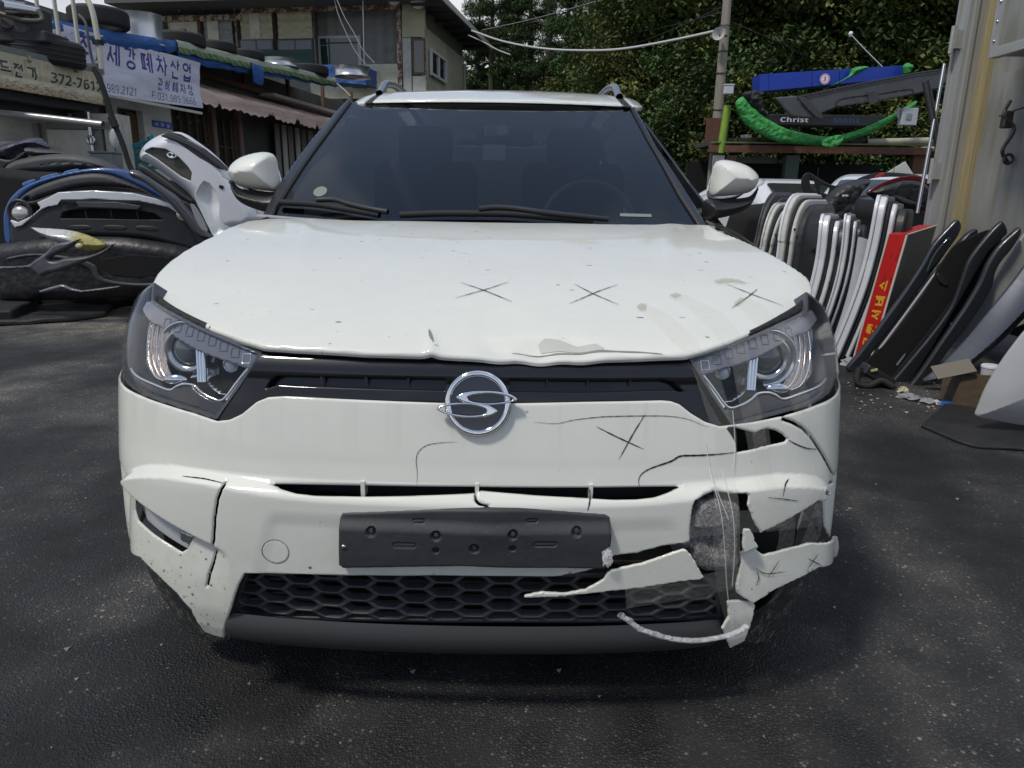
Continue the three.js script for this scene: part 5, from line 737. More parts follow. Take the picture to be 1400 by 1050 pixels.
{
  const O = atZ(138, 100, 10.5), tA = -0.154, t = thing('cargo_truck', 'rusty cream truck bed with Korean lettering, stacked on top of another truck', 'truck', [O.x, O.y - 0.42, O.z], tA);
  // local: x to the right, z towards the camera along the bed side; the visible side is the plane x = 0
  const sideTex = canvasTex(1536, 256, (c, w, h) => { c.fillStyle = '#bdb69c'; c.fillRect(0, 0, w, h); const r = rng(8); for (let k = 0; k < 900; k++) { const y = h * (0.62 + 0.38 * Math.sqrt(r())), x = r() * w; c.fillStyle = `rgba(${90 + r() * 60 | 0},${50 + r() * 30 | 0},${20 + r() * 20 | 0},${0.15 + r() * 0.4})`; c.fillRect(x, y, 2 + r() * 26, 1 + r() * 9); } for (let k = 0; k < 60; k++) { c.fillStyle = 'rgba(120,70,30,0.35)'; c.fillRect(r() * w, h * 0.2 * r(), 2 + r() * 4, 20 + r() * 160); } for (let k = 0; k < 260; k++) { c.fillStyle = `rgba(70,60,40,${r() * 0.12})`; c.fillRect(r() * w, r() * h, 10 + r() * 60, 2 + r() * 10); }
    c.strokeStyle = c.fillStyle = '#38423c'; hangulLine(c, '월드전기', 560, 62, 92, 1.1, 14); c.font = 'bold 112px sans-serif'; c.save(); c.transform(1, 0, -0.12, 1, 0, 0); c.fillText('372-7617', 1060, 150); c.restore(); });
  const L = 3.0, H = 0.40; const sidePts = new THREE.PlaneGeometry(L, H, 2, 12).rotateY(Math.PI / 2), sp = sidePts.attributes.position; for (let i = 0; i < sp.count; i++) { const y = sp.getY(i) + H / 2; sp.setX(i, 0.012 * (y > 0.13 && y < 0.17 ? -1 : 1) + 0.01 * Math.sin(y * 16)); } sidePts.computeVertexNormals(); sidePts.translate(0.02, H / 2, L / 2);
  part('side_panel', sidePts, std(1, 1, 1, 0.5, { map: sideTex }), t); part('side_back', boxAt(-0.05, 0.0, 0, H, 0, L), creamPaint, t);
  part('top_rail', boxAt(-0.06, 0.035, H + 0.002, H + 0.07, -0.02, L), std(0.16, 0.17, 0.16, 0.5), t);
  for (let k = 0; k < 4; k++) part('latch', boxAt(0.03, 0.05, H - 0.05, H + 0.02, 0.75 * k + 0.5, 0.75 * k + 0.54), creamPaint, t);
  part('bed_floor', boxAt(-1.7, -0.06, 0.02, 0.06, 0, L), T.dark, t); part('underframe', [boxAt(-1.5, -0.1, -0.10, 0.0, 0.02, L), boxAt(-0.5, -0.35, -0.2, -0.10, 0.1, L), boxAt(-0.25, -0.05, -0.26, -0.1, 0.15, 0.35)], T.dark, t);
  part('end_panel', boxAt(-1.7, -0.06, 0.07, 0.55, -0.05, -0.01), std(0.14, 0.15, 0.15, 0.6), t);
  const rail = part('head_rack', [tube([[0.0, 0.42, -0.02], [0.0, 0.9, -0.02], [-0.05, 1.28, -0.02], [-0.16, 1.42, -0.02], [-0.35, 1.44, -0.02], [-1.2, 1.47, -0.02]], 0.036, 60), ...poly3([[-0.3, 0.5, -0.02], [-0.3, 1.44, -0.02]], 0.026), ...poly3([[-0.58, 0.5, -0.02], [-0.58, 1.45, -0.02]], 0.026), ...poly3([[-0.85, 0.5, -0.02], [-0.85, 1.46, -0.02]], 0.026)], barCream, t);
  part('strap_band', boxAt(-0.05, 0.05, 0.78, 0.84, -0.07, 0.03), M.rubber, t);
  part('hanging_strap', tube([[-0.2, 1.15, 0.03], [-0.1, 1.05, 0.05], [-0.08, 0.8, 0.06], [-0.06, 0.55, 0.05], [0.03, 0.4, 0.06], [0.06, 0.1, 0.06], [0.12, -0.3, 0.1]], 0.018, 40), std(0.10, 0.10, 0.10, 0.8), t);
  const ty = thing('tyre', 'big black tyre lying on the cream truck bed', 'tyre'); const tp = atZ(62, 72, 9.9); ty.position.set(tp.x, tp.y, tp.z); ty.rotation.set(0.04, 0, -0.08); part('casing', tyreGeo(0.45, 0.25, 0.30), M.rubber, ty); for (let k = 0; k < 4; k++) part('tread_groove', new THREE.TorusGeometry(0.4505, 0.007, 6, 60).rotateX(Math.PI / 2).translate(0, -0.09 + k * 0.06, 0), std(0.05, 0.05, 0.05, 0.9), ty);
  const en = thing('scrap_engine', 'heap of dark greasy engine parts on the truck bed above the tyre', 'scrap engine'); const ep = atZ(22, 28, 9.7); en.position.copy(ep); const r = rng(12);
  const bl = new RoundedBoxGeometry(0.62, 0.38, 0.5, 2, 0.04).rotateZ(-0.1); part('engine_block', bl, std(0.05, 0.05, 0.055, 0.5), en);
  for (let k = 0; k < 7; k++) { const g = new THREE.CylinderGeometry(0.04 + r() * 0.06, 0.05 + r() * 0.06, 0.12 + r() * 0.25, 14).rotateZ(r() * 3).rotateX(r() * 3).translate((r() - 0.4) * 0.75, (r() - 0.5) * 0.45, 0.18 + r() * 0.15); part('engine_fitting', g, r() > 0.6 ? M.chromeDim : std(0.06, 0.055, 0.06, 0.5), en); }
  part('engine_pipe', tube([[-0.3, 0.05, 0.3], [0.05, 0.0, 0.34], [0.3, -0.06, 0.3], [0.46, -0.03, 0.22], [0.42, 0.08, 0.2]], 0.028), std(0.09, 0.08, 0.06, 0.5), en); part('engine_mount', new RoundedBoxGeometry(0.9, 0.14, 0.5, 2, 0.03).translate(0.05, -0.22, 0), std(0.03, 0.03, 0.03, 0.7), en);
}
{
  const O = atZ(172, 225, 10.2), t = thing('box_truck', 'cream box truck with grey framed side door under the rusty truck bed', 'truck', [O.x, 0, O.z], -0.05);
  const at = (px, py, d = 10.2) => { const p = atZ(px, py, d).sub(new THREE.Vector3(O.x, 0, O.z)); return p; };
  const R = (x0, y0, x1, y1, z0, z1) => { const a = at(x0, y0), b = at(x1, y1); return boxAt(a.x, b.x, b.y, a.y, z0, z1); };
  part('body', R(-60, 152, 173, 290, -0.35, -0.02), tin(0.42, 0.41, 0.36), t);
  part('door_panel', R(62, 177, 140, 300, -0.02, 0.03), tin(0.56, 0.55, 0.48, 0.15), t); 
  part('door_frame', [R(50, 168, 62, 300, -0.02, 0.05), R(62, 166, 153, 177, -0.02, 0.048), R(140, 177, 153, 300, -0.02, 0.05)], tin(0.20, 0.20, 0.18), t);
  const b = at(126, 175), c = at(127, 218); part('lock_rod', [new THREE.CylinderGeometry(0.022, 0.022, b.y - c.y + 0.4, 10).translate(b.x, (b.y + c.y) / 2, 0.07), new THREE.TorusGeometry(0.05, 0.018, 8, 16).translate(b.x, lerp(b.y, c.y, 0.4), 0.08)], M.chromeDim, t);
  part('edge_strip', [R(153, 165, 160, 300, -0.02, 0.04), R(163, 165, 172, 300, -0.021, 0.03)], tin(0.45, 0.45, 0.40), t);
  const m = at(172, 192); part('side_mirror', new THREE.SphereGeometry(0.11, 20, 14).scale(0.55, 1.15, 0.4).translate(m.x + 0.02, m.y, 0.3), std(0.65, 0.65, 0.63, 0.3), t);
  const p0 = at(-20, 152), p1 = at(152, 171); part('roof_pipe', tube([[-20, 152], [66, 161], [152, 171]].map(([a, b3]) => atZ(a, b3, 8.7).sub(new THREE.Vector3(O.x, 0, O.z))).map((v) => [v.x, v.y, v.z]), 0.042), std(0.35, 0.35, 0.34, 0.35, { metalness: 0.5 }), t);
  part('rubbish_shelf', R(-40, 195, 60, 203, 0.05, 0.5), T.white, t);
  const hs = thing('hose', 'black rubber hose hanging down beside the box truck', 'hose'); part('pipe', tube([[128, 92], [140, 118], [150, 150], [156, 168], [168, 198], [178, 228], [186, 240]].map(([a, b2]) => atZ(a, b2, 9.75)), 0.035, 50), M.rubber, hs); part('cuff', tube([[152, 160], [158, 174]].map(([a, b2]) => atZ(a, b2, 9.74)), 0.05, 4), M.rubber, hs);
  const tc = thing('teal_crate', 'small teal plastic crate behind the silver bumper', 'crate'); const q = atZ(188, 217, 10.6); tc.position.copy(q); tc.rotation.set(0.2, 0.3, 0.25); for (let k = 0; k < 5; k++) part('slat', boxAt(-0.26, 0.26, -0.2 + k * 0.085, -0.14 + k * 0.085, -0.02, 0.02), std(0.02, 0.22, 0.26, 0.5), tc); part('frame', [boxAt(-0.28, -0.24, -0.22, 0.24, -0.3, 0.03), boxAt(0.24, 0.28, -0.22, 0.24, -0.3, 0.03)], std(0.02, 0.2, 0.24, 0.5), tc);
  const gb = thing('metal_box', 'small grey metal box standing before the cream truck door', 'box'); const w = atZ(145, 219, 9.9); gb.position.copy(w); part('case', new RoundedBoxGeometry(0.30, 0.16, 0.25, 2, 0.015), std(0.20, 0.23, 0.22, 0.5), gb); part('lid', new RoundedBoxGeometry(0.32, 0.03, 0.27, 2, 0.01).translate(0, 0.096, 0), std(0.17, 0.2, 0.19, 0.5), gb);
}
// ---------------------------------------------------------------- heap of bumpers: each a bent shell cut to its outline
// outline points are sightings; metric(px, py) turns them into metres on the piece at its own distance
function scrap(name, label, cat, cx, cy, d, turn, bend, pieces, group) {
  const t = thing(name, label, cat), C = atZ(cx, cy, d); t.position.copy(C); const k = FOCAL / d / 1.0;
  const mt = (p) => p.map(([a, b]) => [(a - cx) / k, (cy - b) / k]);
  for (const q of pieces) {
    const poly = mt(q.smooth === false ? q.pts : smoothPoly(q.pts, true, 4)), holes = (q.holes || []).map(mt), f = q.puff ? polySDF([poly]) : null;
    const surf = (u, v) => { let z = -bend * u * u + (q.z || 0) + (q.slope || 0) * v; if (f) { const e = clamp(f(u, v) / q.puff[1], 0, 1); z += q.puff[0] * (1 - (1 - e) ** 2.2); } if (q.wrinkle) z += q.wrinkle * fbm(u * 9, v * 9, cx, 3); return [u + turn * z, v, z]; };
    const m = part(q.name, sheet({ surf, polys: [poly, ...holes], step: q.step || 0.012, thick: q.thick ?? 0.008, round: q.round ?? 0.006 }), q.mat, t, q.label);
    if (q.under) { m.removeFromParent(); t.children[t.children.length - 1].add(m); }
  }
  return t;
}
const dirtyBlack = std(1, 1, 1, 0.42, { map: dataTex(512, 512, (u, v) => { const a = 0.5 * N32(u, v) + 0.5 * N128(u, v), m = sstep(0.60, 0.78, a) * sstep(0.35, 0.65, N8(u, v)); return [lerp(0.012, 0.10, m * 0.35), lerp(0.012, 0.09, m * 0.35), lerp(0.014, 0.08, m * 0.35)]; }) });
const blackGloss = phys(0.012, 0.012, 0.014, 0.35, { clearcoat: 0.7, clearcoatRoughness: 0.15, roughnessMap: roughVar });
const greyPlastic = std(1, 1, 1, 0.6, { map: dusty(0.05, 0.051, 0.056, 0.35) });
const darkPlastic = std(1, 1, 1, 0.55, { map: dusty(0.020, 0.020, 0.022, 0.5) });
const bluePaint = phys(0.02, 0.075, 0.24, 0.4, { clearcoat: 1, clearcoatRoughness: 0.08 });
const silverPaint = phys(0.66, 0.67, 0.70, 0.42, { clearcoat: 1, clearcoatRoughness: 0.10, metalness: 0.15 });
const whiteShell = phys(0.75, 0.76, 0.76, 0.4, { clearcoat: 0.8, clearcoatRoughness: 0.1 });
scrap('scrap_bumper', 'crumpled dark violet bumper end lying on top of the heap', 'bumper', 50, 205, 7.3, 0.1, 0.1, [
  { name: 'skin', pts: [[-20, 205], [5, 199], [30, 193], [51, 189], [61, 192], [69, 203], [52, 203], [34, 207], [22, 214], [17, 220], [8, 218], [-20, 222]], mat: phys(0.045, 0.045, 0.075, 0.4, { clearcoat: 0.6 }), puff: [0.12, 0.08], wrinkle: 0.04 },
  { name: 'rolled_end', pts: [[43, 203], [60, 203], [101, 209], [98, 212], [75, 214], [47, 213]], mat: greyPlastic, z: 0.1, puff: [0.08, 0.05] }, { name: 'inner_edge', pts: [[0, 214], [20, 216], [36, 207], [44, 205], [40, 216], [20, 226], [-5, 240], [-10, 225]], mat: darkPlastic, z: 0.05, puff: [0.05, 0.04] }]);
scrap('scrap_bumper', 'dark grey bumper with a row of small slots below the violet one', 'bumper', 90, 235, 7.1, 0, 0.16, [
  { name: 'skin', pts: [[-12, 300], [-6, 250], [5, 231], [20, 222], [42, 217], [70, 213], [101, 212], [136, 217], [160, 228], [172, 238], [160, 238], [135, 234], [113, 233], [95, 235], [77, 236.5], [55, 238], [33, 240], [19, 244], [11, 250], [9, 262], [11, 272], [6, 300]], holes: [[[62, 227.5], [68, 226], [69.5, 227], [64, 228.5]], [[74, 225.5], [84, 223], [85.5, 224.5], [76, 227]], [[90, 224], [100, 222.3], [101.5, 224], [91.5, 225.8]], [[106, 223.2], [116, 223.4], [117.5, 225.3], [107.5, 225]], [[122, 225], [131, 226], [132.5, 228], [123.5, 227]]], mat: greyPlastic, puff: [0.07, 0.07], step: 0.008 },
  { name: 'inner_shell', pts: [[0, 300], [4, 250], [30, 236], [90, 228], [150, 232], [170, 250], [100, 262], [40, 300]], mat: M.void, z: -0.12 }]);
scrap('scrap_bumper', 'blue bumper with broad grey valance lying across the heap', 'bumper', 105, 262, 6.8, 0, 0.20, [
  { name: 'skin', pts: [[-12, 330], [-8, 296], [3, 277], [15, 266], [32, 256], [64, 245], [113, 234], [141, 230.5], [165, 232], [183, 237.5], [198, 247], [210, 259], [218, 269], [212, 272], [200, 264], [180, 252], [150, 240], [113, 241], [70, 251], [40, 263], [18, 280], [6, 300], [2, 330]], mat: bluePaint, puff: [0.03, 0.03], z: 0.015 },
  { name: 'valance', pts: [[6, 300], [16, 281], [38, 264], [70, 251], [113, 240], [150, 239], [182, 252], [205, 268], [200, 268], [186, 260], [165, 256], [128, 255.5], [100, 260], [86, 264], [60, 271], [47, 276], [40, 272], [25, 285], [12, 310]], mat: greyPlastic, puff: [0.04, 0.05], z: 0.04 },
  { name: 'bracket', pts: [[31, 252], [48, 247], [50, 250], [33, 256]], mat: std(0.06, 0.16, 0.38, 0.5), z: 0.02 }, { name: 'bracket', pts: [[60, 244], [82, 239], [83, 242], [62, 248]], mat: std(0.06, 0.16, 0.38, 0.5), z: 0.02 }, { name: 'bracket', pts: [[93, 237], [111, 233], [112, 236], [95, 240]], mat: std(0.06, 0.16, 0.38, 0.5), z: 0.02 }]);
{ const t = scrap('scrap_bumper', 'black and silver bumper with round fog lamps across the heap', 'bumper', 130, 300, 6.55, 0, 0.16, [
  { name: 'skin', pts: [[4, 345], [6, 310], [20, 282], [50, 276], [92, 264], [140, 262], [190, 264], [222, 272], [247, 286], [261, 310], [266, 335], [258, 345], [215, 332], [180, 326], [100, 326], [60, 335], [30, 372], [10, 375]], holes: [[[90, 299], [94, 291], [112, 287], [140, 286], [190, 287], [212, 291], [222, 299], [190, 299], [140, 298.5]], [[22, 282], [44, 280], [58, 278], [65, 285], [50, 295], [32, 302], [20, 302], [16, 292]]], mat: darkPlastic, puff: [0.08, 0.07], step: 0.009 },
  { name: 'silver_band', pts: [[16, 304], [22, 312], [34, 309], [66, 288], [77, 284], [90, 282], [96, 275.5], [140, 273.5], [198, 275.5], [215, 279], [232, 283], [245, 293], [256, 308], [254, 296], [243, 282], [217, 271.5], [190, 265], [140, 262.5], [94, 265.5], [80, 272], [62, 279], [66, 286], [50, 297], [28, 305], [18, 302]], mat: silverPaint, z: 0.10, round: 0.004, smooth: false },
  { name: 'upper_slot', pts: [[94, 279], [100, 275.5], [140, 274.5], [190, 275], [203, 279], [170, 280], [140, 279], [110, 281]], mat: M.void, z: 0.106, smooth: false }, { name: 'plate_recess', pts: [[117, 277], [170, 276.5], [200, 281], [196, 286], [120, 284.5]], mat: greyPlastic, z: 0.112, smooth: false },
  { name: 'intake_void', pts: [[88, 301], [92, 289], [140, 284], [212, 289], [224, 301]], mat: M.void, z: 0.0, smooth: false }, { name: 'lamp_void', pts: [[10, 306], [18, 280], [60, 276], [68, 286], [30, 306]], mat: M.void, z: -0.02, smooth: false },
  { name: 'intake_rib', pts: [[123, 287], [125, 287], [126, 299], [124, 299]], mat: darkPlastic, z: 0.07, smooth: false }, { name: 'intake_rib', pts: [[156, 286], [158, 286], [159, 299], [157, 299]], mat: darkPlastic, z: 0.07, smooth: false }, { name: 'intake_rib', pts: [[189, 287], [191, 287], [192, 299], [190, 299]], mat: darkPlastic, z: 0.07, smooth: false },
  { name: 'relief_pad', pts: [[101, 308], [126, 307], [128, 312], [100, 313]], mat: darkPlastic, z: 0.086 }, { name: 'relief_pad', pts: [[149, 307], [172, 307], [174, 312], [148, 312]], mat: darkPlastic, z: 0.086 }, { name: 'relief_pad', pts: [[190, 307], [212, 308], [214, 313], [189, 312]], mat: darkPlastic, z: 0.086 }]);
  const k = FOCAL / 6.55; for (const [px, py, u] of [[29, 294, 0.03], [243, 293, 0.0]]) { const x = (px - 130) / k, y = (300 - py) / k, z = -0.16 * x * x + 0.04; const lamp = part('fog_lamp', new THREE.SphereGeometry(0.082, 24, 14).scale(1, 0.85, 0.6).translate(x, y, z), std(0.62, 0.60, 0.56, 0.22, { metalness: 0.6 }), t); part('lamp_ring', new THREE.TorusGeometry(0.105, 0.016, 8, 30).translate(x, y + 0.01, z + 0.01), M.trim, lamp); } }
scrap('scrap_bumper', 'big glossy black bumper at the bottom of the heap', 'bumper', 120, 365, 6.5, 0, 0.12, [
  { name: 'skin', pts: [[-20, 345], [30, 332], [80, 326], [150, 322], [215, 328], [262, 340], [262, 372], [240, 395], [190, 404], [120, 410], [60, 412], [-20, 412]], mat: dirtyBlack, puff: [0.10, 0.12], wrinkle: 0.01 }, { name: 'intake_void', pts: [[150, 352], [190, 346], [236, 350], [240, 360], [228, 374], [190, 378], [158, 374], [146, 364]], mat: M.void, z: 0.105, smooth: false }, { name: 'edge_fold', pts: [[20, 352], [60, 346], [110, 350], [140, 360], [150, 378], [200, 384], [244, 378], [246, 382], [200, 390], [144, 384], [130, 366], [104, 356], [60, 351], [20, 357]], mat: greyPlastic, z: 0.10, puff: [0.02, 0.02], step: 0.008 }, { name: 'lower_slot', pts: [[40, 390], [100, 386], [104, 390], [44, 395]], mat: M.void, z: 0.106, smooth: false }]);
scrap('scrap_headlamp', 'yellowed headlamp lying in the heap under the fog lamp bumper', 'headlamp', 104, 326, 6.3, 0, 0.25, [
  { name: 'lens', pts: [[54, 311], [70, 311.3], [90, 312], [108, 313.5], [124, 317], [138, 322.5], [149, 328], [153, 332], [150, 336], [143, 339.5], [134, 341.5], [124, 341.5], [112, 338], [100, 333.5], [86, 330], [70, 322], [60, 315]], mat: std(1, 1, 1, 0.15, { map: (() => { const tx = dataTex(128, 64, (u, v) => { const y = sstep(0.52, 0.72, u), n = 0.75 + 0.4 * N32(u, v); return [lerp(0.52, 0.40, y) * n, lerp(0.52, 0.36, y) * n, lerp(0.51, 0.12, y) * n]; }); tx.repeat.set(1.5, 1.5); tx.offset.set(0.5, 0.5); return tx; })() }), puff: [0.09, 0.09], z: 0.12, step: 0.006 }, { name: 'bulb_cover', pts: [[122, 331], [128, 329], [132, 333], [128, 337], [122, 336]], mat: std(0.6, 0.55, 0.28, 0.3), z: 0.215, puff: [0.02, 0.02], step: 0.004 }]);
scrap('scrap_bumper', 'torn grey bumper corner with a hollow fork, in front of the headlamp', 'bumper', 85, 350, 6.15, 0, 0.05, [
  { name: 'skin', pts: [[-10, 364], [20, 363], [42, 361], [56, 353], [71, 343.5], [82, 334], [92, 330.5], [105, 328.5], [119, 326], [112, 332], [103, 339], [88, 346], [75, 353], [84, 354.5], [95, 351], [112, 349], [130, 346.5], [145, 341], [160, 333], [158, 338], [150, 344], [138, 350], [124, 356], [108, 362], [86, 369], [70, 373], [60, 377], [54, 373], [44, 367], [20, 368], [-10, 370]], mat: std(1, 1, 1, 0.35, { map: dusty(0.09, 0.092, 0.105, 0.5) }), puff: [0.05, 0.03], step: 0.006, z: 0.05 }]);
scrap('chrome_strip', 'bent chrome strip lying low in the heap on the left', 'trim strip', 110, 396, 6.1, 0, 0.05, [
  { name: 'strip', pts: [[52, 398], [70, 392], [86, 388], [92, 389], [100, 393], [113, 396], [135, 393], [166, 389], [166, 392], [140, 397], [112, 400], [98, 398], [88, 394], [78, 397], [66, 400], [55, 402]], mat: std(0.20, 0.20, 0.215, 0.35, { metalness: 0.4 }), puff: [0.03, 0.02], step: 0.006, smooth: false }]);
for (const [label, pts, h] of [['black rubber mat folded on the ground before the heap', [[-60, 398], [46, 396], [56, 408], [50, 430], [20, 444], [-70, 450]], 0.13], ['flat torn black mat reaching towards the white car', [[30, 428], [60, 416], [120, 410], [186, 406], [172, 414], [152, 424], [146, 433], [100, 440], [40, 444], [-60, 449], [-60, 440]], 0.05]]) {
  const q = pts.map(([a, b]) => onGround(a, b)), c = q.reduce((s, v) => s.add(v), new THREE.Vector3()).divideScalar(q.length), m = thing('rubber_mat', label, 'mat', [c.x, 0, c.z]);
  part('sheet', sheet({ surf: (u, v) => [u, h + 0.035 * fbm(u * 2.5, v * 2.5, h * 40, 3), -v], polys: [q.map((v) => [v.x - c.x, -(v.z - c.z)])], step: 0.03, thick: h * 0.8, round: 0.02 }), darkPlastic, m); }
// filling between the pieces: more black shells seen only in the dark
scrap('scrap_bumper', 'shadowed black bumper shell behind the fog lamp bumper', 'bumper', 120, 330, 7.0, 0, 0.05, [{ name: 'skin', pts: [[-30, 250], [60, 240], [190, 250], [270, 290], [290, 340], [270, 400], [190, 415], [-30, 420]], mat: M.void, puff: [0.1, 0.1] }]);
// silver nose standing on its side
{ const t = scrap('silver_front_end', 'silver car nose with mesh grille and oval badge standing on the heap', 'car front', 265, 250, 6.0, 0.25, 0.22, [
  { name: 'skin', pts: [[197, 222], [196, 214], [203, 204], [214, 196], [230, 189], [249, 186], [262, 189], [276, 198], [297, 214], [317, 236], [333, 260], [346, 284], [346, 300], [330, 312], [312, 314], [290, 322], [284, 312], [272, 292], [262, 272], [254, 262], [240, 250], [222, 236], [206, 226]], holes: [[[204, 211], [217, 206.5], [236, 209], [252, 219], [262, 230], [266.5, 238], [264, 248], [252, 243], [238, 233], [222, 221]], [[269, 266], [275, 255], [281, 248], [288, 251], [295, 261], [298, 275], [296, 292], [302, 303], [309, 310], [292, 314], [283, 304], [275, 286]]], mat: silverPaint, puff: [0.10, 0.11], step: 0.007 },
  { name: 'top_grille', pts: [[230, 193], [243, 187.5], [257, 190.5], [272, 199], [286, 207.5], [303, 221], [317, 235], [311, 235], [301, 232], [288, 224], [278, 219], [264, 209], [250, 200]], mat: M.trim, z: 0.104, smooth: false, step: 0.006 },
  { name: 'badge_plate', pts: [[262, 197], [271, 199], [285, 209], [279, 210], [268, 203]], mat: std(0.30, 0.31, 0.33, 0.3), z: 0.113, step: 0.004 },
  { name: 'mesh', pts: [[202, 212], [217, 205.5], [237, 208], [254, 219], [264, 231], [268, 238], [265, 250], [251, 244], [237, 234], [221, 222]], mat: std(1, 1, 1, 0.5, { map: (() => { const tx = dataTex(128, 128, (u, v, i, j) => { const a = ((i + j) % 10 < 3) || ((i - j + 1280) % 10 < 3); return a ? [0.17, 0.15, 0.11] : [0.012, 0.012, 0.012]; }); tx.repeat.set(5, 5); return tx; })() }), z: 0.055, step: 0.008 },
  { name: 'badge', pts: [[235.5, 216], [238, 213], [242, 212.3], [246, 213.5], [249, 217], [247, 219.5], [242, 220.5], [238, 219.5]], mat: M.chrome, z: 0.095, step: 0.003, round: 0.006, holes: [[[238, 215.5], [241, 214], [242.5, 216], [240, 218]], [[243.5, 216.5], [245.5, 215], [247, 217], [244.5, 218.5]]] },
  { name: 'headlamp_hollow', pts: [[268, 266], [274, 254], [281, 246], [289, 249], [296, 260], [300, 275], [298, 292], [304, 304], [313, 312], [290, 319], [282, 306], [274, 286]], mat: whiteShell, z: 0.10, puff: [-0.05, 0.10], step: 0.006 },
  { name: 'tow_hole', pts: [[300.5, 252], [306, 253.5], [305, 258], [300, 256]], mat: M.void, z: 0.106, smooth: false, step: 0.004, round: 0 },
  { name: 'lower_lip', pts: [[195, 226], [206, 228], [222, 238], [240, 251], [256, 264], [266, 272], [262, 278], [246, 270], [224, 256], [206, 244], [194, 236]], mat: darkPlastic, z: 0.02, puff: [0.06, 0.03] }]);
  const k = FOCAL / 6; for (let i = 0; i < 6; i++) { const f = i / 6 * 0.8; const a = [lerp(234, 246, f), lerp(192.5, 188.5, f)], b = [lerp(308, 316, f), lerp(233, 234, f)], pts = []; for (let q = 0; q <= 8; q++) { const s = q / 8, x = (lerp(a[0], b[0], s) - 265) / k, y = (250 - lerp(a[1], b[1], s) + 7 * Math.sin(s * 3.14)) / k, z = -0.22 * x * x + 0.116; pts.push(new THREE.Vector3(x + 0.25 * z, y, z)); } part('grille_bar', tube(pts, 0.006, 20, 5), greyPlastic, t); } }
scrap('scrap_bumper', 'black arched bumper frame under the silver nose', 'bumper', 240, 290, 6.5, 0, 0.1, [
  { name: 'skin', pts: [[186, 236], [205, 240], [226, 254], [246, 270], [262, 290], [276, 310], [288, 322], [278, 326], [262, 318], [250, 300], [236, 282], [220, 266], [200, 252], [186, 246]], mat: phys(0.035, 0.032, 0.04, 0.35, { clearcoat: 0.8 }), puff: [0.06, 0.04] },
  { name: 'bracket', pts: [[264, 276], [272, 284], [280, 300], [284, 314], [276, 312], [268, 296]], mat: std(0.3, 0.3, 0.31, 0.4), z: 0.06 }, { name: 'inner_shell', pts: [[188, 250], [230, 268], [262, 300], [290, 330], [260, 400], [200, 400], [190, 320]], mat: M.void, z: -0.6 }]);
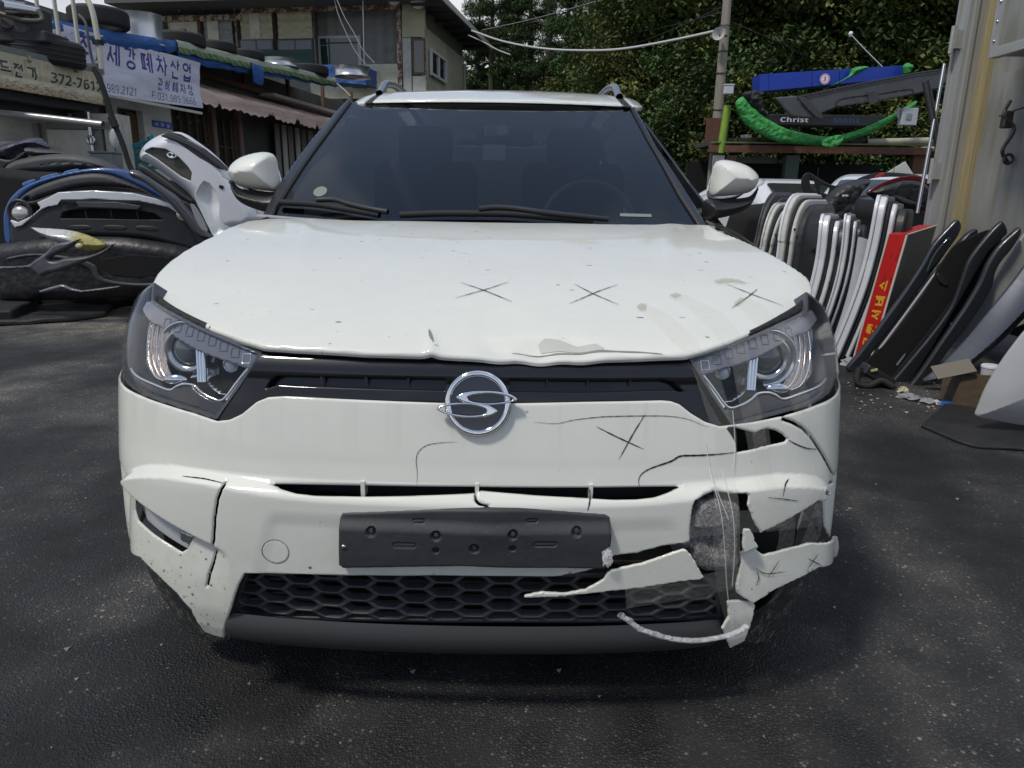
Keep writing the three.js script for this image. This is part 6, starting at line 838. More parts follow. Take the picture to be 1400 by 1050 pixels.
// ---------------------------------------------------------------- right side: box body of a lorry, leaning doors and panels
const boxWhite = std(1, 1, 1, 0.5, { map: dataTex(512, 512, (u, v) => { const k = 1 - 0.25 * N8(u, v) - 0.12 * N64(u, v * 0.2), d = sstep(0.55, 0.8, N32(u, v * 0.15)) * 0.25; return [0.31 * k * (1 - d * 0.5), 0.31 * k * (1 - d * 0.6), 0.285 * k * (1 - d)]; }) });
const alu = std(1, 1, 1, 0.4, { metalness: 0.35, map: dusty(0.42, 0.42, 0.41, 0.25) });
{
  const d0 = 5.5, O = atZ(1279, 300, d0), t = thing('lorry_box', 'grey white lorry box body with aluminium corner post at the right edge', 'lorry body', [O.x, 0, O.z]);
  const X = 0; // local: x to the right, z towards the viewer
  part('corner_post', [boxAt(0, 0.13, 0.45, 4.2, -0.10, 0.0), boxAt(-0.012, 0.05, 0.45, 4.2, -0.13, -0.10)], alu, t);
  part('post_ridge', boxAt(0.03, 0.055, 0.45, 4.2, 0.0, 0.02), alu, t);
  part('stained_groove', boxAt(0.13, 0.17, 0.45, 4.2, -0.02, 0.10), std(1, 1, 1, 0.7, { map: dusty(0.36, 0.29, 0.16, 0.4) }), t);
  part('side_wall', uvScale(boxAt(0.17, 2.4, 0.45, 4.2, -0.08, 2.9), 0.5), boxWhite, t);
  part('end_wall', boxAt(0.13, 2.4, 0.45, 4.2, -0.12, -0.082), boxWhite, t);
  part('chassis', boxAt(0.3, 2.2, 0.25, 0.45, 0, 3), M.trim, t);
  const b = atZ(1355, 77, 4.75).sub(new THREE.Vector3(O.x, 0, O.z)), up = part('upper_cabinet', uvScale(boxAt(b.x, 1.2, b.y, b.y + 1.4, b.z, b.z + 2.2), 0.5), boxWhite, t);
  part('cabinet_edge', [boxAt(b.x - 0.012, b.x + 0.05, b.y - 0.01, b.y + 1.4, b.z - 0.012, b.z + 0.06), boxAt(b.x - 0.01, b.x + 0.03, b.y - 0.012, b.y + 0.045, b.z + 0.06, b.z + 2.2)], alu, up);
  for (let k = 0; k < 6; k++) part('rivet', new THREE.SphereGeometry(0.009, 8, 6).translate(b.x - 0.013, b.y + 0.08 + k * 0.11, b.z + 0.025), M.chromeDim, up);
  // door latch with twisted wire
  const h = atZ(1332, 165, 5.1).sub(new THREE.Vector3(O.x, 0, O.z)); h.x = 0.10; const lt = part('latch_hook', [tube([[h.x, h.y + 0.12, h.z + 0.06], [h.x - 0.05, h.y + 0.03, h.z + 0.1], [h.x + 0.02, h.y - 0.06, h.z + 0.12], [h.x - 0.03, h.y - 0.2, h.z + 0.12], [h.x + 0.04, h.y - 0.28, h.z + 0.1]], 0.012, 40), new RoundedBoxGeometry(0.06, 0.11, 0.05, 2, 0.01).translate(h.x - 0.02, h.y, h.z + 0.09), new THREE.TorusGeometry(0.03, 0.01, 8, 16).translate(h.x + 0.02, h.y - 0.25, h.z + 0.12)], std(0.10, 0.09, 0.08, 0.4, { metalness: 0.6 }), t);
  part('wire', tube([[h.x - 0.08, h.y + 0.02, h.z + 0.1], [h.x + 0.05, h.y + 0.07, h.z + 0.12], [h.x + 0.16, h.y + 0.09, h.z + 0.12], [h.x + 0.24, h.y + 0.16, h.z + 0.14]], 0.006, 20), std(0.12, 0.1, 0.08, 0.5), t);
  for (const y of [1.3, 2.2, 3.0]) part('hinge', [boxAt(-0.05, 0.0, y, y + 0.12, -0.09, -0.03), new THREE.CylinderGeometry(0.018, 0.018, 0.18, 10).translate(-0.055, y + 0.06, -0.06)], alu, t);
}
{ const a = atZ(1254, 292, 5.9), b = atZ(1291, 88, 6.3), p = thing('gas_strut', 'long grey metal prop leaning beside the lorry post', 'strut'); part('rod', tube([a, b], 0.014, 2), std(0.25, 0.27, 0.3, 0.35, { metalness: 0.6 }), p); const c = atZ(1266, 112, 6.25), e = atZ(1284, 205, 6.1); part('sleeve', tube([c, e], 0.03, 2), M.trim, p); }
// doors leaning in a row: skin, seal, frame and trim are sheets one behind the other
const doorWhite = phys(0.66, 0.67, 0.69, 0.4, { clearcoat: 1, clearcoatRoughness: 0.12 }), doorGrey = std(1, 1, 1, 0.5, { map: dusty(0.52, 0.51, 0.48, 0.25) });
function leaning(name, label, cat, foot, head, yaw, group) {
  const A = onGround(...foot), B = atZ(head[0], head[1], -A.z + (head[2] || 0)), t = thing(name, label, cat, A.toArray(), 0, group);
  const lean = B.clone().sub(A), H = lean.length(), wd = new THREE.Vector3(Math.sin(yaw), 0, -Math.cos(yaw)), n = new THREE.Vector3(Math.cos(yaw), 0, Math.sin(yaw));
  return { t, H, surf: (off, bow = 0.05) => (w, h) => { const k = h / H, q = off + bow * Math.sin(k * 3.0); return [lean.x * k + wd.x * w + n.x * q, lean.y * k + wd.y * w, lean.z * k + wd.z * w + n.z * q]; } };
}
const doorShape = (L, H, i, r = 0.22) => { const o = []; o.push([i, i * 0.6], [i, H * 0.35], [i + 0.01, H * 0.62]); for (let k = 0; k <= 8; k++) { const a = Math.PI - k / 8 * Math.PI / 2; o.push([i + r + r * Math.cos(a), H - i - r * 1.4 + r * 1.4 * Math.sin(a)]); } o.push([L * 0.75, H - i], [L - i, H * 0.75], [L - i, i * 0.6]); return o; };
function carDoor(label, foot, head, yaw, L, skin, frame, r = 0.22, w = 1) {
  const d = leaning('car_door', label, 'car door', foot, head, yaw, 'car doors leaning in a row'), S = (i) => doorShape(L, d.H, i, r), ring = (i, j) => [S(i), S(j)];
  part('skin', sheet({ surf: d.surf(0), polys: [S(0)], step: 0.015, thick: 0.02 * w, round: 0.008 }), skin, d.t);
  part('outer_frame', sheet({ surf: d.surf(0.035 * w), polys: [S(0.012)], step: 0.015, thick: 0.035 * w, round: 0.012 }), frame, d.t);
  part('seal', sheet({ surf: d.surf(0.058 * w), polys: ring(0.045, 0.085), step: 0.012, thick: 0.03, round: 0.01 }), M.rubber, d.t);
  part('inner_frame', sheet({ surf: d.surf(0.085 * w), polys: [S(0.06)], step: 0.015, thick: 0.05 * w, round: 0.015 }), frame, d.t);
  const tr = part('trim', sheet({ surf: (a, b) => { const p = d.surf(0.145 * w)(a, b); return p; }, polys: [S(0.10)], step: 0.02, thick: 0.06 * w, round: 0.03 }), M.trim, d.t);
  for (const k of [0.42, 0.72]) { const p = d.surf(0.088 * w)(0.075, d.H * k); part('hinge_slot', new THREE.BoxGeometry(0.008, 0.022, 0.03).translate(...p), M.void, d.t); }
  { const p = d.surf(0.16 * w)(L * 0.5, d.H * 0.55); part('handle', new RoundedBoxGeometry(0.05, 0.05, 0.2, 2, 0.015).rotateY(-yaw).translate(...p), M.mesh, tr); }
  return d;
}
carDoor('dark grey car door, farthest of the leaning row beside the mirror', [1002, 418], [1046, 262, 0.2], 0.75, 0.9, std(0.05, 0.05, 0.055, 0.4), std(0.05, 0.05, 0.055, 0.4), 0.25);
carDoor('dull white car door just right of the white mirror', [1010, 430], [1050, 277], 0.72, 0.9, doorGrey, doorGrey, 0.25);
carDoor('rounded white car door with wide black trim, tallest at the row centre', [1046, 436], [1068, 263], 0.82, 1.0, doorWhite, doorGrey, 0.33, 1.15);
carDoor('narrow white car door with a small slot near its pointed top', [1090, 452], [1124, 292], 0.55, 0.8, doorWhite, doorWhite, 0.12, 1.4);
carDoor('thin white car door half hidden behind the tall leaning one', [1118, 462], [1156, 292], 0.5, 0.8, doorWhite, doorWhite, 0.07, 0.9);
carDoor('tall slim white car door leaning in front of the others', [1134, 496], [1202, 266], 0.55, 0.9, doorWhite, doorWhite, 0.10, 1.3);
carDoor('white car door whose top shows above the red board', [1176, 462], [1214, 292, 0.3], 0.6, 0.8, doorWhite, doorWhite, 0.16, 0.8);
{ const d = leaning('body_sheet', 'thin white panel between the tall door and the red board', 'panel', [1155, 492], [1196, 330], 0.3); part('sheet', sheet({ surf: d.surf(0, 0.03), polys: [[[0, 0], [0, d.H], [0.6, d.H], [0.6, 0]]], step: 0.03, thick: 0.03, round: 0.01 }), doorWhite, d.t); }
{ const d = leaning('sign_board', 'red edged sign board with yellow lettering leaning among the doors', 'sign board', [1164, 500], [1215, 320], 0.78);
  const n = new THREE.Vector3(Math.cos(0.78), 0, Math.sin(0.78)), s0 = d.surf(0, 0), th = 0.115, quad = (fn, nu, nv) => { const g = new THREE.PlaneGeometry(1, 1, nu, nv), p = g.attributes.position; for (let i = 0; i < p.count; i++) p.setXYZ(i, ...fn(p.getX(i) + 0.5, p.getY(i) + 0.5)); g.computeVertexNormals(); return g; };
  const grey = std(1, 1, 1, 0.6, { map: dusty(0.20, 0.20, 0.20, 0.2) }), rim = std(0.55, 0.52, 0.45, 0.6);
  const tex = canvasTex(256, 1536, (c, w, h) => { c.fillStyle = '#b3120f'; c.fillRect(0, 0, w, h); c.fillStyle = 'rgba(60,0,0,0.25)'; const r = rng(4); for (let k = 0; k < 60; k++) c.fillRect(r() * w, r() * h, 2 + r() * 30, 2 + r() * 90); c.strokeStyle = '#c9a227'; c.save(); c.translate(60, 1330); c.rotate(-Math.PI / 2); hangulLine(c, '그린서비스', 40, 10, 135, 1.22, 22); c.restore(); });
  part('red_face', quad((u, v) => { const p = s0(0, v * d.H); return [p[0] + n.x * th * u, p[1], p[2] + n.z * th * u]; }, 1, 1), std(1, 1, 1, 0.4, { map: tex }), d.t);
  part('grey_face', quad((u, v) => { const p = s0(u * 0.62, v * d.H + (u * 0.05)); return [p[0] + n.x * th, p[1], p[2] + n.z * th]; }, 1, 1), grey, d.t);
  part('back_face', quad((u, v) => s0(u * 0.62, v * d.H + u * 0.05), 1, 1), grey, d.t);
  part('top_face', quad((u, v) => { const p = s0(u * 0.62, d.H + u * 0.05); return [p[0] + n.x * th * v, p[1], p[2] + n.z * th * v]; }, 1, 1), std(0.45, 0.02, 0.02, 0.4), d.t);
  const e0 = new THREE.Vector3(...s0(0, 0)).addScaledVector(n, th), e1 = new THREE.Vector3(...s0(0, d.H)).addScaledVector(n, th); part('edge_trim', [tube([e0, e1], 0.008, 2), tube([e1, new THREE.Vector3(...s0(0.62, d.H + 0.05)).addScaledVector(n, th)], 0.006, 2), tube([new THREE.Vector3(...s0(0, 0)), new THREE.Vector3(...s0(0, d.H))], 0.006, 2)], rim, d.t); }
const blackDoor = phys(0.016, 0.017, 0.021, 0.5, { clearcoat: 0.5, clearcoatRoughness: 0.25 });
scrap('door_shell', 'dark blue black door shell right of the red board', 'car panel', 1240, 400, 4.75, 0, 0.2, [
  { name: 'skin', pts: [[1172, 508], [1188, 480], [1210, 440], [1231, 402], [1250, 364], [1262, 335], [1281, 310], [1291, 301], [1299, 308], [1298, 322], [1285, 345], [1273, 366], [1250, 405], [1225, 450], [1205, 485], [1190, 515]], mat: phys(0.025, 0.027, 0.036, 0.45, { clearcoat: 0.6, clearcoatRoughness: 0.2 }), puff: [0.025, 0.02], step: 0.007 },
  { name: 'window', pts: [[1258, 362], [1266, 342], [1280, 325], [1282, 335], [1270, 356], [1258, 372]], mat: T.pane, z: 0.052, step: 0.006 }]);
scrap('door_shell', 'black door frame with a bright edge line and open window', 'car panel', 1262, 420, 4.62, 0, 0.2, [
  { name: 'frame', pts: [[1190, 522], [1205, 484], [1234, 432], [1262, 381], [1278, 354], [1290, 335], [1302, 320], [1314, 313], [1318, 320], [1311, 338], [1297, 370], [1285, 398], [1273, 428], [1258, 460], [1245, 490], [1232, 530], [1222, 540], [1208, 534]], holes: [[[1226, 478], [1250, 436], [1276, 390], [1296, 350], [1304, 344], [1296, 366], [1276, 406], [1250, 460], [1232, 496], [1222, 500]]], mat: blackDoor, puff: [0.035, 0.015], step: 0.006 },
  { name: 'edge_line', pts: [[1203, 486], [1233, 432], [1261, 381], [1289, 335], [1291.5, 336], [1264, 382], [1236, 433], [1206, 488]], mat: std(0.40, 0.40, 0.40, 0.35), z: 0.036, step: 0.005, smooth: false },
  { name: 'red_strip', pts: [[1250, 436], [1285, 372], [1300, 346], [1302, 350], [1288, 376], [1256, 438]], mat: std(0.16, 0.025, 0.02, 0.5), z: -0.03, step: 0.006, smooth: false }, { name: 'handle_bracket', pts: [[1268, 375], [1272, 373], [1284, 384], [1283, 390], [1272, 384]], mat: M.trim, z: 0.05, step: 0.005 }, { name: 'inner_shell', pts: [[1216, 510], [1250, 440], [1300, 345], [1308, 340], [1290, 390], [1250, 480], [1230, 520]], mat: M.void, z: -0.07, step: 0.01 }, { name: 'glass_edge', pts: [[1232, 500], [1256, 458], [1282, 406], [1300, 366], [1303, 366], [1285, 408], [1260, 460], [1236, 503]], mat: std(0.25, 0.28, 0.28, 0.3), z: 0.037, step: 0.005, smooth: false }]);
scrap('dark_fender', 'black curved fender with a scrap of white tape leaning on the lorry wall', 'fender', 1300, 420, 4.5, 0, 0.12, [
  { name: 'skin', pts: [[1224, 540], [1240, 515], [1262, 480], [1275, 459], [1290, 432], [1298, 412], [1304, 381], [1309, 356], [1323, 331], [1340, 308], [1349, 304], [1358, 318], [1352, 328], [1338, 343], [1329, 362], [1319, 387], [1310, 410], [1298, 440], [1284, 475], [1266, 515], [1254, 542], [1238, 546]], mat: blackDoor, puff: [0.025, 0.018], step: 0.007 }, { name: 'inner_shell', pts: [[1192, 530], [1250, 445], [1292, 352], [1310, 332], [1350, 316], [1350, 345], [1325, 410], [1290, 490], [1262, 545]], mat: M.void, z: -0.08 },
  { name: 'tape_patch', pts: [[1296, 442], [1301, 437], [1306, 441], [1303, 446]], mat: std(0.5, 0.5, 0.53, 0.5), z: 0.062, step: 0.004 }]);
scrap('dark_fender', 'second black fender with notched edge beside the dark silver hood', 'fender', 1325, 420, 4.42, 0, 0.12, [
  { name: 'skin', pts: [[1252, 545], [1270, 512], [1290, 470], [1306, 438], [1317, 415], [1328, 387], [1335, 360], [1346, 337], [1361, 320], [1371, 311], [1376, 320], [1367, 341], [1356, 358], [1351, 372], [1350, 394], [1340, 418], [1325, 448], [1311, 472], [1296, 500], [1280, 530], [1268, 548]], mat: phys(0.02, 0.021, 0.024, 0.45, { clearcoat: 0.6, clearcoatRoughness: 0.2 }), puff: [0.028, 0.02], step: 0.007 },
  { name: 'inner_shell', pts: [[1240, 545], [1300, 440], [1360, 330], [1366, 350], [1345, 410], [1290, 520], [1262, 548]], mat: M.void, z: -0.1 }]);
scrap('body_sheet', 'pale scratched panel standing behind the dark silver hood', 'car panel', 1375, 380, 4.45, 0, 0.05, [{ name: 'sheet', pts: [[1318, 470], [1346, 420], [1370, 360], [1393, 312], [1440, 320], [1440, 430], [1360, 470]], mat: std(1, 1, 1, 0.5, { map: dusty(0.36, 0.36, 0.36, 0.2) }), smooth: false }]);
scrap('dark_hood', 'dark silver car hood leaning against the lorry wall', 'hood', 1360, 430, 4.25, 0, 0.5, [{ name: 'skin', pts: [[1282, 530], [1300, 505], [1325, 468], [1350, 425], [1378, 380], [1402, 340], [1440, 300], [1470, 320], [1460, 380], [1410, 430], [1375, 470], [1345, 500], [1330, 518], [1308, 527]], mat: phys(0.075, 0.08, 0.095, 0.38, { clearcoat: 1, clearcoatRoughness: 0.12, metalness: 0.5 }), puff: [0.13, 0.22], step: 0.007 }]);
scrap('white_hood', 'curved white car panel standing at the right edge in front', 'hood', 1400, 510, 3.45, 0, 0.3, [{ name: 'skin', pts: [[1346, 576], [1346, 560], [1352, 530], [1362, 502], [1376, 472], [1396, 440], [1440, 400], [1500, 400], [1500, 600], [1440, 592], [1400, 586], [1370, 581]], mat: phys(0.40, 0.40, 0.40, 0.42, { clearcoat: 0.8, clearcoatRoughness: 0.1 }), puff: [0.08, 0.25], step: 0.007 }]);
// litter on the ground by the doors
{ const q = onGround(1352, 562), t = thing('cardboard_box', 'crushed brown cardboard box beside the white panel', 'box', [q.x + 0.02, 0, q.z - 0.15], -0.2), cb = std(1, 1, 1, 0.9, { map: dusty(0.12, 0.085, 0.055, 0.35) });
  part('wall', [new THREE.BoxGeometry(0.30, 0.2, 0.008).translate(0, 0.1, 0.12), new THREE.BoxGeometry(0.008, 0.2, 0.24).translate(-0.15, 0.1, 0), new THREE.BoxGeometry(0.008, 0.2, 0.24).translate(0.15, 0.1, 0), new THREE.BoxGeometry(0.3, 0.008, 0.24).translate(0, 0.01, 0)], cb, t); part('flap', new THREE.BoxGeometry(0.20, 0.006, 0.11).rotateX(0.5).rotateZ(0.3).translate(-0.19, 0.22, 0.1), std(0.17, 0.15, 0.12, 0.9), t);
  const c = atZ(1352, 514, -q.z + 0.18), cup = thing('paper_cup', 'white paper cup standing on the cardboard box', 'cup', [c.x, c.y - 0.05, c.z]); part('cup_wall', new THREE.LatheGeometry([[0.036, 0], [0.038, 0], [0.047, 0.1], [0.045, 0.1]].map(([a, b]) => new THREE.Vector2(a, b)), 24), std(0.55, 0.55, 0.60, 0.6), cup); part('cup_lid', new THREE.LatheGeometry([[0.049, 0.1], [0.049, 0.112], [0.042, 0.118], [0.001, 0.116]].map(([a, b]) => new THREE.Vector2(a, b)), 24), std(0.6, 0.6, 0.65, 0.5), cup); }
{ const pts = [[1258, 584], [1292, 554], [1348, 562], [1420, 575], [1500, 600], [1500, 640], [1400, 617], [1334, 613], [1310, 606]].map(([a, b]) => onGround(a, b)), c = onGround(1360, 590), m = thing('rubber_mat', 'flat black rubber mat on the ground at the right edge', 'mat', [c.x, 0, c.z]); part('sheet', sheet({ surf: (u, v) => [u, 0.018 + 0.01 * fbm(u * 3, v * 3, 3, 3), -v], polys: [pts.map((v) => [v.x - c.x, -(v.z - c.z)])], step: 0.02, thick: 0.014, round: 0.008 }), darkPlastic, m); }
{ const r = rng(91), crumple = (R, seed, flat) => { const g = new THREE.IcosahedronGeometry(R, 4), p = g.attributes.position; for (let i = 0; i < p.count; i++) { const k = 0.75 + 0.9 * fbm(p.getX(i) / R * 1.6 + seed, p.getY(i) / R * 1.6, p.getZ(i) / R * 1.6, 4); p.setXYZ(i, p.getX(i) * k, Math.max(-R * 0.1, p.getY(i) * k * flat), p.getZ(i) * k); } g.computeVertexNormals(); return g; };
  const put = (name, label, cat, px, py, R, m, flat = 0.35) => { const q = onGround(px, py), t = solo(name, crumple(R, px, flat).translate(0, R * 0.1, 0), m, label, cat); t.position.copy(q); };
  put('plastic_bag', 'crumpled clear plastic bag lying below the fenders', 'plastic bag', 1244, 545, 0.075, std(0.28, 0.29, 0.29, 0.25)); put('plastic_bag', 'second crumpled clear bag nearer the blue wrapper', 'plastic bag', 1268, 550, 0.06, std(0.30, 0.31, 0.32, 0.25));
  put('blue_wrapper', 'blue crumpled wrapper on the ground by the black mat', 'wrapper', 1293, 553, 0.065, std(0.03, 0.10, 0.26, 0.4)); put('plastic_bag', 'clear plastic bag at the foot of the red board', 'plastic bag', 1166, 500, 0.10, std(0.30, 0.32, 0.32, 0.25), 0.6); put('green_wrapper', 'green plastic scrap at the foot of the tall white door', 'wrapper', 1158, 494, 0.06, std(0.03, 0.22, 0.10, 0.4), 0.5); put('white_scrap', 'crumpled white scrap under the second fender', 'scrap', 1282, 552, 0.05, std(0.5, 0.49, 0.46, 0.7)); put('yellow_block', 'small pale yellow block standing under the black fender', 'block', 1234, 536, 0.035, std(0.5, 0.46, 0.3, 0.7), 1.2);
  const bl = onGround(1190, 528), bh = thing('black_bracket', 'bent black plastic bracket on the ground below the dark door shell', 'bracket', [bl.x, 0, bl.z]); part('strap', tube([[-0.09, 0.12, 0], [-0.10, 0.03, 0.03], [-0.04, 0.015, 0.05], [0.04, 0.05, 0.05], [0.10, 0.02, 0.08]], 0.022, 30), M.rubber, bh); part('plate', new RoundedBoxGeometry(0.22, 0.07, 0.10, 2, 0.015).rotateZ(-0.5).translate(0.03, 0.07, 0.0), M.trim, bh); part('clip', new THREE.BoxGeometry(0.04, 0.012, 0.02).rotateZ(0.2).translate(-0.02, 0.118, 0.05), std(0.5, 0.46, 0.2, 0.6), bh);
  const chips = []; for (let k = 0; k < 80; k++) { const q = onGround(1160 + r() * 140, 520 + r() * 45), g = new THREE.TetrahedronGeometry(0.003 + r() * r() * 0.018); g.scale(1.4, 0.5, 1).rotateY(r() * 6).translate(q.x, 0.004, q.z); chips.push(g); } solo('litter', chips, std(0.33, 0.31, 0.27, 0.8), 'scatter of pale chips and crumbs below the doors', null, null, 'stuff');
  const grit = []; for (let k = 0; k < 900; k++) { const x = (r() - 0.5) * 6, z = -0.7 - r() * r() * 6, s = 0.0015 + r() ** 4 * 0.007, g = new THREE.TetrahedronGeometry(s); g.scale(1.3, 0.7, 1).rotateY(r() * 6).translate(x, 0.012 * fbm(x * 0.6, z * 0.6, 2, 3) + 0.002, z); grit.push(g); } solo('grit', grit, std(0.22, 0.21, 0.19, 0.9), 'loose pale grit scattered over the asphalt', null, null, 'stuff'); }
// black shells heaped on the doors, far side
for (const [name, label, cat, cx, cy, d, pcs] of [
  ['radiator_support', 'black plastic radiator frame heaped above the white doors', 'car part', 1130, 260, 8.2, [{ name: 'frame', pts: [[1096, 246], [1104, 238], [1120, 246], [1140, 254], [1160, 250], [1168, 262], [1150, 275], [1120, 270], [1100, 262]], holes: [[[1106, 246], [1112, 248], [1118, 262], [1110, 258]], [[1122, 252], [1134, 257], [1132, 265], [1122, 262]]], mat: M.trim, step: 0.01 }]],
  ['wheel_liner', 'black wheel arch liner behind the white doors', 'car part', 1165, 275, 7.6, [{ name: 'shell', pts: [[1118, 300], [1126, 276], [1140, 258], [1162, 248], [1182, 246], [1186, 252], [1178, 262], [1170, 276], [1168, 300], [1160, 330], [1125, 330]], mat: M.trim, puff: [0.1, 0.08], wrinkle: 0.04 }, { name: 'label_patch', pts: [[1144, 267], [1152, 267], [1152, 270], [1144, 270]], mat: std(0.5, 0.5, 0.5, 0.5), z: 0.13, smooth: false, step: 0.006 }]],
  ['dark_red_fender', 'dark red and black fender heap right of the white doors', 'car part', 1228, 275, 7.0, [{ name: 'shell', pts: [[1184, 264], [1198, 254], [1222, 246], [1246, 245], [1262, 252], [1276, 264], [1278, 290], [1262, 292], [1240, 290], [1210, 284], [1196, 274]], mat: M.trim, puff: [0.1, 0.08], wrinkle: 0.03 }, { name: 'red_rim', pts: [[1184, 263], [1200, 252], [1224, 244], [1248, 243], [1264, 250], [1277, 262], [1274, 264], [1258, 254], [1240, 248], [1220, 250], [1200, 257], [1187, 266]], mat: phys(0.14, 0.008, 0.012, 0.35, { clearcoat: 1 }), z: 0.06, step: 0.008 }, { name: 'red_panel', pts: [[1240, 286], [1276, 280], [1280, 292], [1252, 292]], mat: phys(0.10, 0.008, 0.012, 0.35, { clearcoat: 1 }), z: 0.08 }, { name: 'grey_strip', pts: [[1212, 268], [1230, 272], [1246, 278], [1230, 278]], mat: greyPlastic, z: 0.12 }]],
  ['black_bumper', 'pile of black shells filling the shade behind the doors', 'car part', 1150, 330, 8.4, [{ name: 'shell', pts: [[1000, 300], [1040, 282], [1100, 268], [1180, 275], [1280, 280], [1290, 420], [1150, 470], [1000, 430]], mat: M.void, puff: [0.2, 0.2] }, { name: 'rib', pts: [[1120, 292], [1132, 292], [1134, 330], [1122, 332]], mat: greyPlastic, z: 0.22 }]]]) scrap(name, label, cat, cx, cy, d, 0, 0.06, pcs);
// ---------------------------------------------------------------- cars further back
function backCar(name, label, px, py, d, turn, paint, h = 1.47) {
  const q = atZ(px, py, d), t = thing(name, label, 'car', [q.x, 0, q.z], turn);
  const prof = smoothPoly([[-2.1, 0.35], [-2.15, 0.75], [-2.0, 0.95], [-1.2, 1.02], [-0.4, h], [0.6, h + 0.02], [1.4, h - 0.12], [1.95, 1.05], [2.12, 0.9], [2.12, 0.4], [1.9, 0.28], [-1.9, 0.28]], true, 5);
  const s = new THREE.Shape(prof.map(([a, b]) => new THREE.Vector2(a, b))), g = new THREE.ExtrudeGeometry(s, { depth: 1.2, bevelEnabled: true, bevelThickness: 0.26, bevelSize: 0.16, bevelOffset: -0.16, bevelSegments: 5 }); g.translate(0, 0, -0.6); g.rotateY(Math.PI / 2);
  { const p = g.attributes.position; for (let i = 0; i < p.count; i++) { const y = p.getY(i); p.setX(i, p.getX(i) * (1 - 0.20 * sstep(0.95, 1.5, y))); } g.computeVertexNormals(); }
  part('body', g, paint, t);
  for (const e of [-1, 1]) { const z0 = e > 0 ? 1.30 : -1.42, z1 = e > 0 ? 0.52 : -2.0; part('window', sheet({ surf: (u, v) => [u * lerp(0.70, 0.60, v), lerp(1.02, h - 0.10, v), -(e > 0 ? lerp(1.97, 1.45, v) : lerp(-1.18, -0.50, v)) + 0.0], polys: [[[-1, 0.05], [1, 0.05], [0.95, 0.98], [-0.95, 0.98]]], step: 0.1, thick: 0.01, lift: 0.07 }), T.pane, t); }
  for (const sd of [-1, 1]) part('side_window', sheet({ surf: (u, v) => [sd * (lerp(0.80, 0.70, v)), lerp(1.0, h - 0.12, v), u], polys: [[[-1.3, 0.02], [1.0, 0.02], [0.4, 0.95], [-0.9, 0.95]]], step: 0.1, thick: 0.01 }), T.pane, t);
  for (const sd of [-1, 1]) for (const z of [-1.3, 1.25]) { const w = new THREE.Group(); w.name = 'wheel'; w.position.set(sd * 0.74, 0.31, z); t.add(w); part('tyre', tyreGeo(0.31, 0.2, 0.2).rotateZ(Math.PI / 2), M.rubber, w); part('rim', rimGeo(0.2, 0.18).rotateZ(Math.PI / 2), M.chromeDim, w); }
  for (const sd of [-1, 1]) part('lamp', new RoundedBoxGeometry(0.3, 0.16, 0.1, 2, 0.04).translate(sd * 0.6, 0.88, 2.06), std(0.25, 0.02, 0.02, 0.2), t);
  part('antenna', new THREE.CylinderGeometry(0.004, 0.004, 0.22, 6).translate(0.1, h + 0.1, 1.0), M.rubber, t);
  return t;
}
backCar('white_car', 'white car behind the door mirror, under the rusty rack', 1062, 250, 13.5, 0.25, doorWhite, 1.44);
backCar('white_car', 'white car partly buried under shells right of the doors', 1212, 250, 10.8, -0.5, doorWhite, 1.46);
backCar('red_car', 'dark red car in the shade behind the right mirror', 945, 250, 24, 0.2, phys(0.16, 0.012, 0.012, 0.4, { clearcoat: 1 }), 1.45);
backCar('silver_car', 'silver car parked by the shed behind the left mirror', 292, 225, 15.5, 0.4, silverPaint, 1.42);
{ const t = scrap('body_sheet', 'pale triangular panel lying on the white car roof', 'panel', 1220, 230, 10.4, 0, 0.02, [{ name: 'sheet', pts: [[1200, 239], [1226, 222], [1240, 239], [1226, 241]], mat: std(0.55, 0.55, 0.5, 0.5), smooth: false, z: 0.2 }, { name: 'red_lamp', pts: [[1188, 241], [1198, 236], [1199, 240], [1190, 243]], mat: std(0.4, 0.02, 0.015, 0.3), z: 0.25, step: 0.01 }, { name: 'dark_strip', pts: [[1168, 244], [1195, 236], [1240, 238], [1240, 241], [1196, 242], [1170, 248]], mat: M.trim, z: 0.22 }]); }
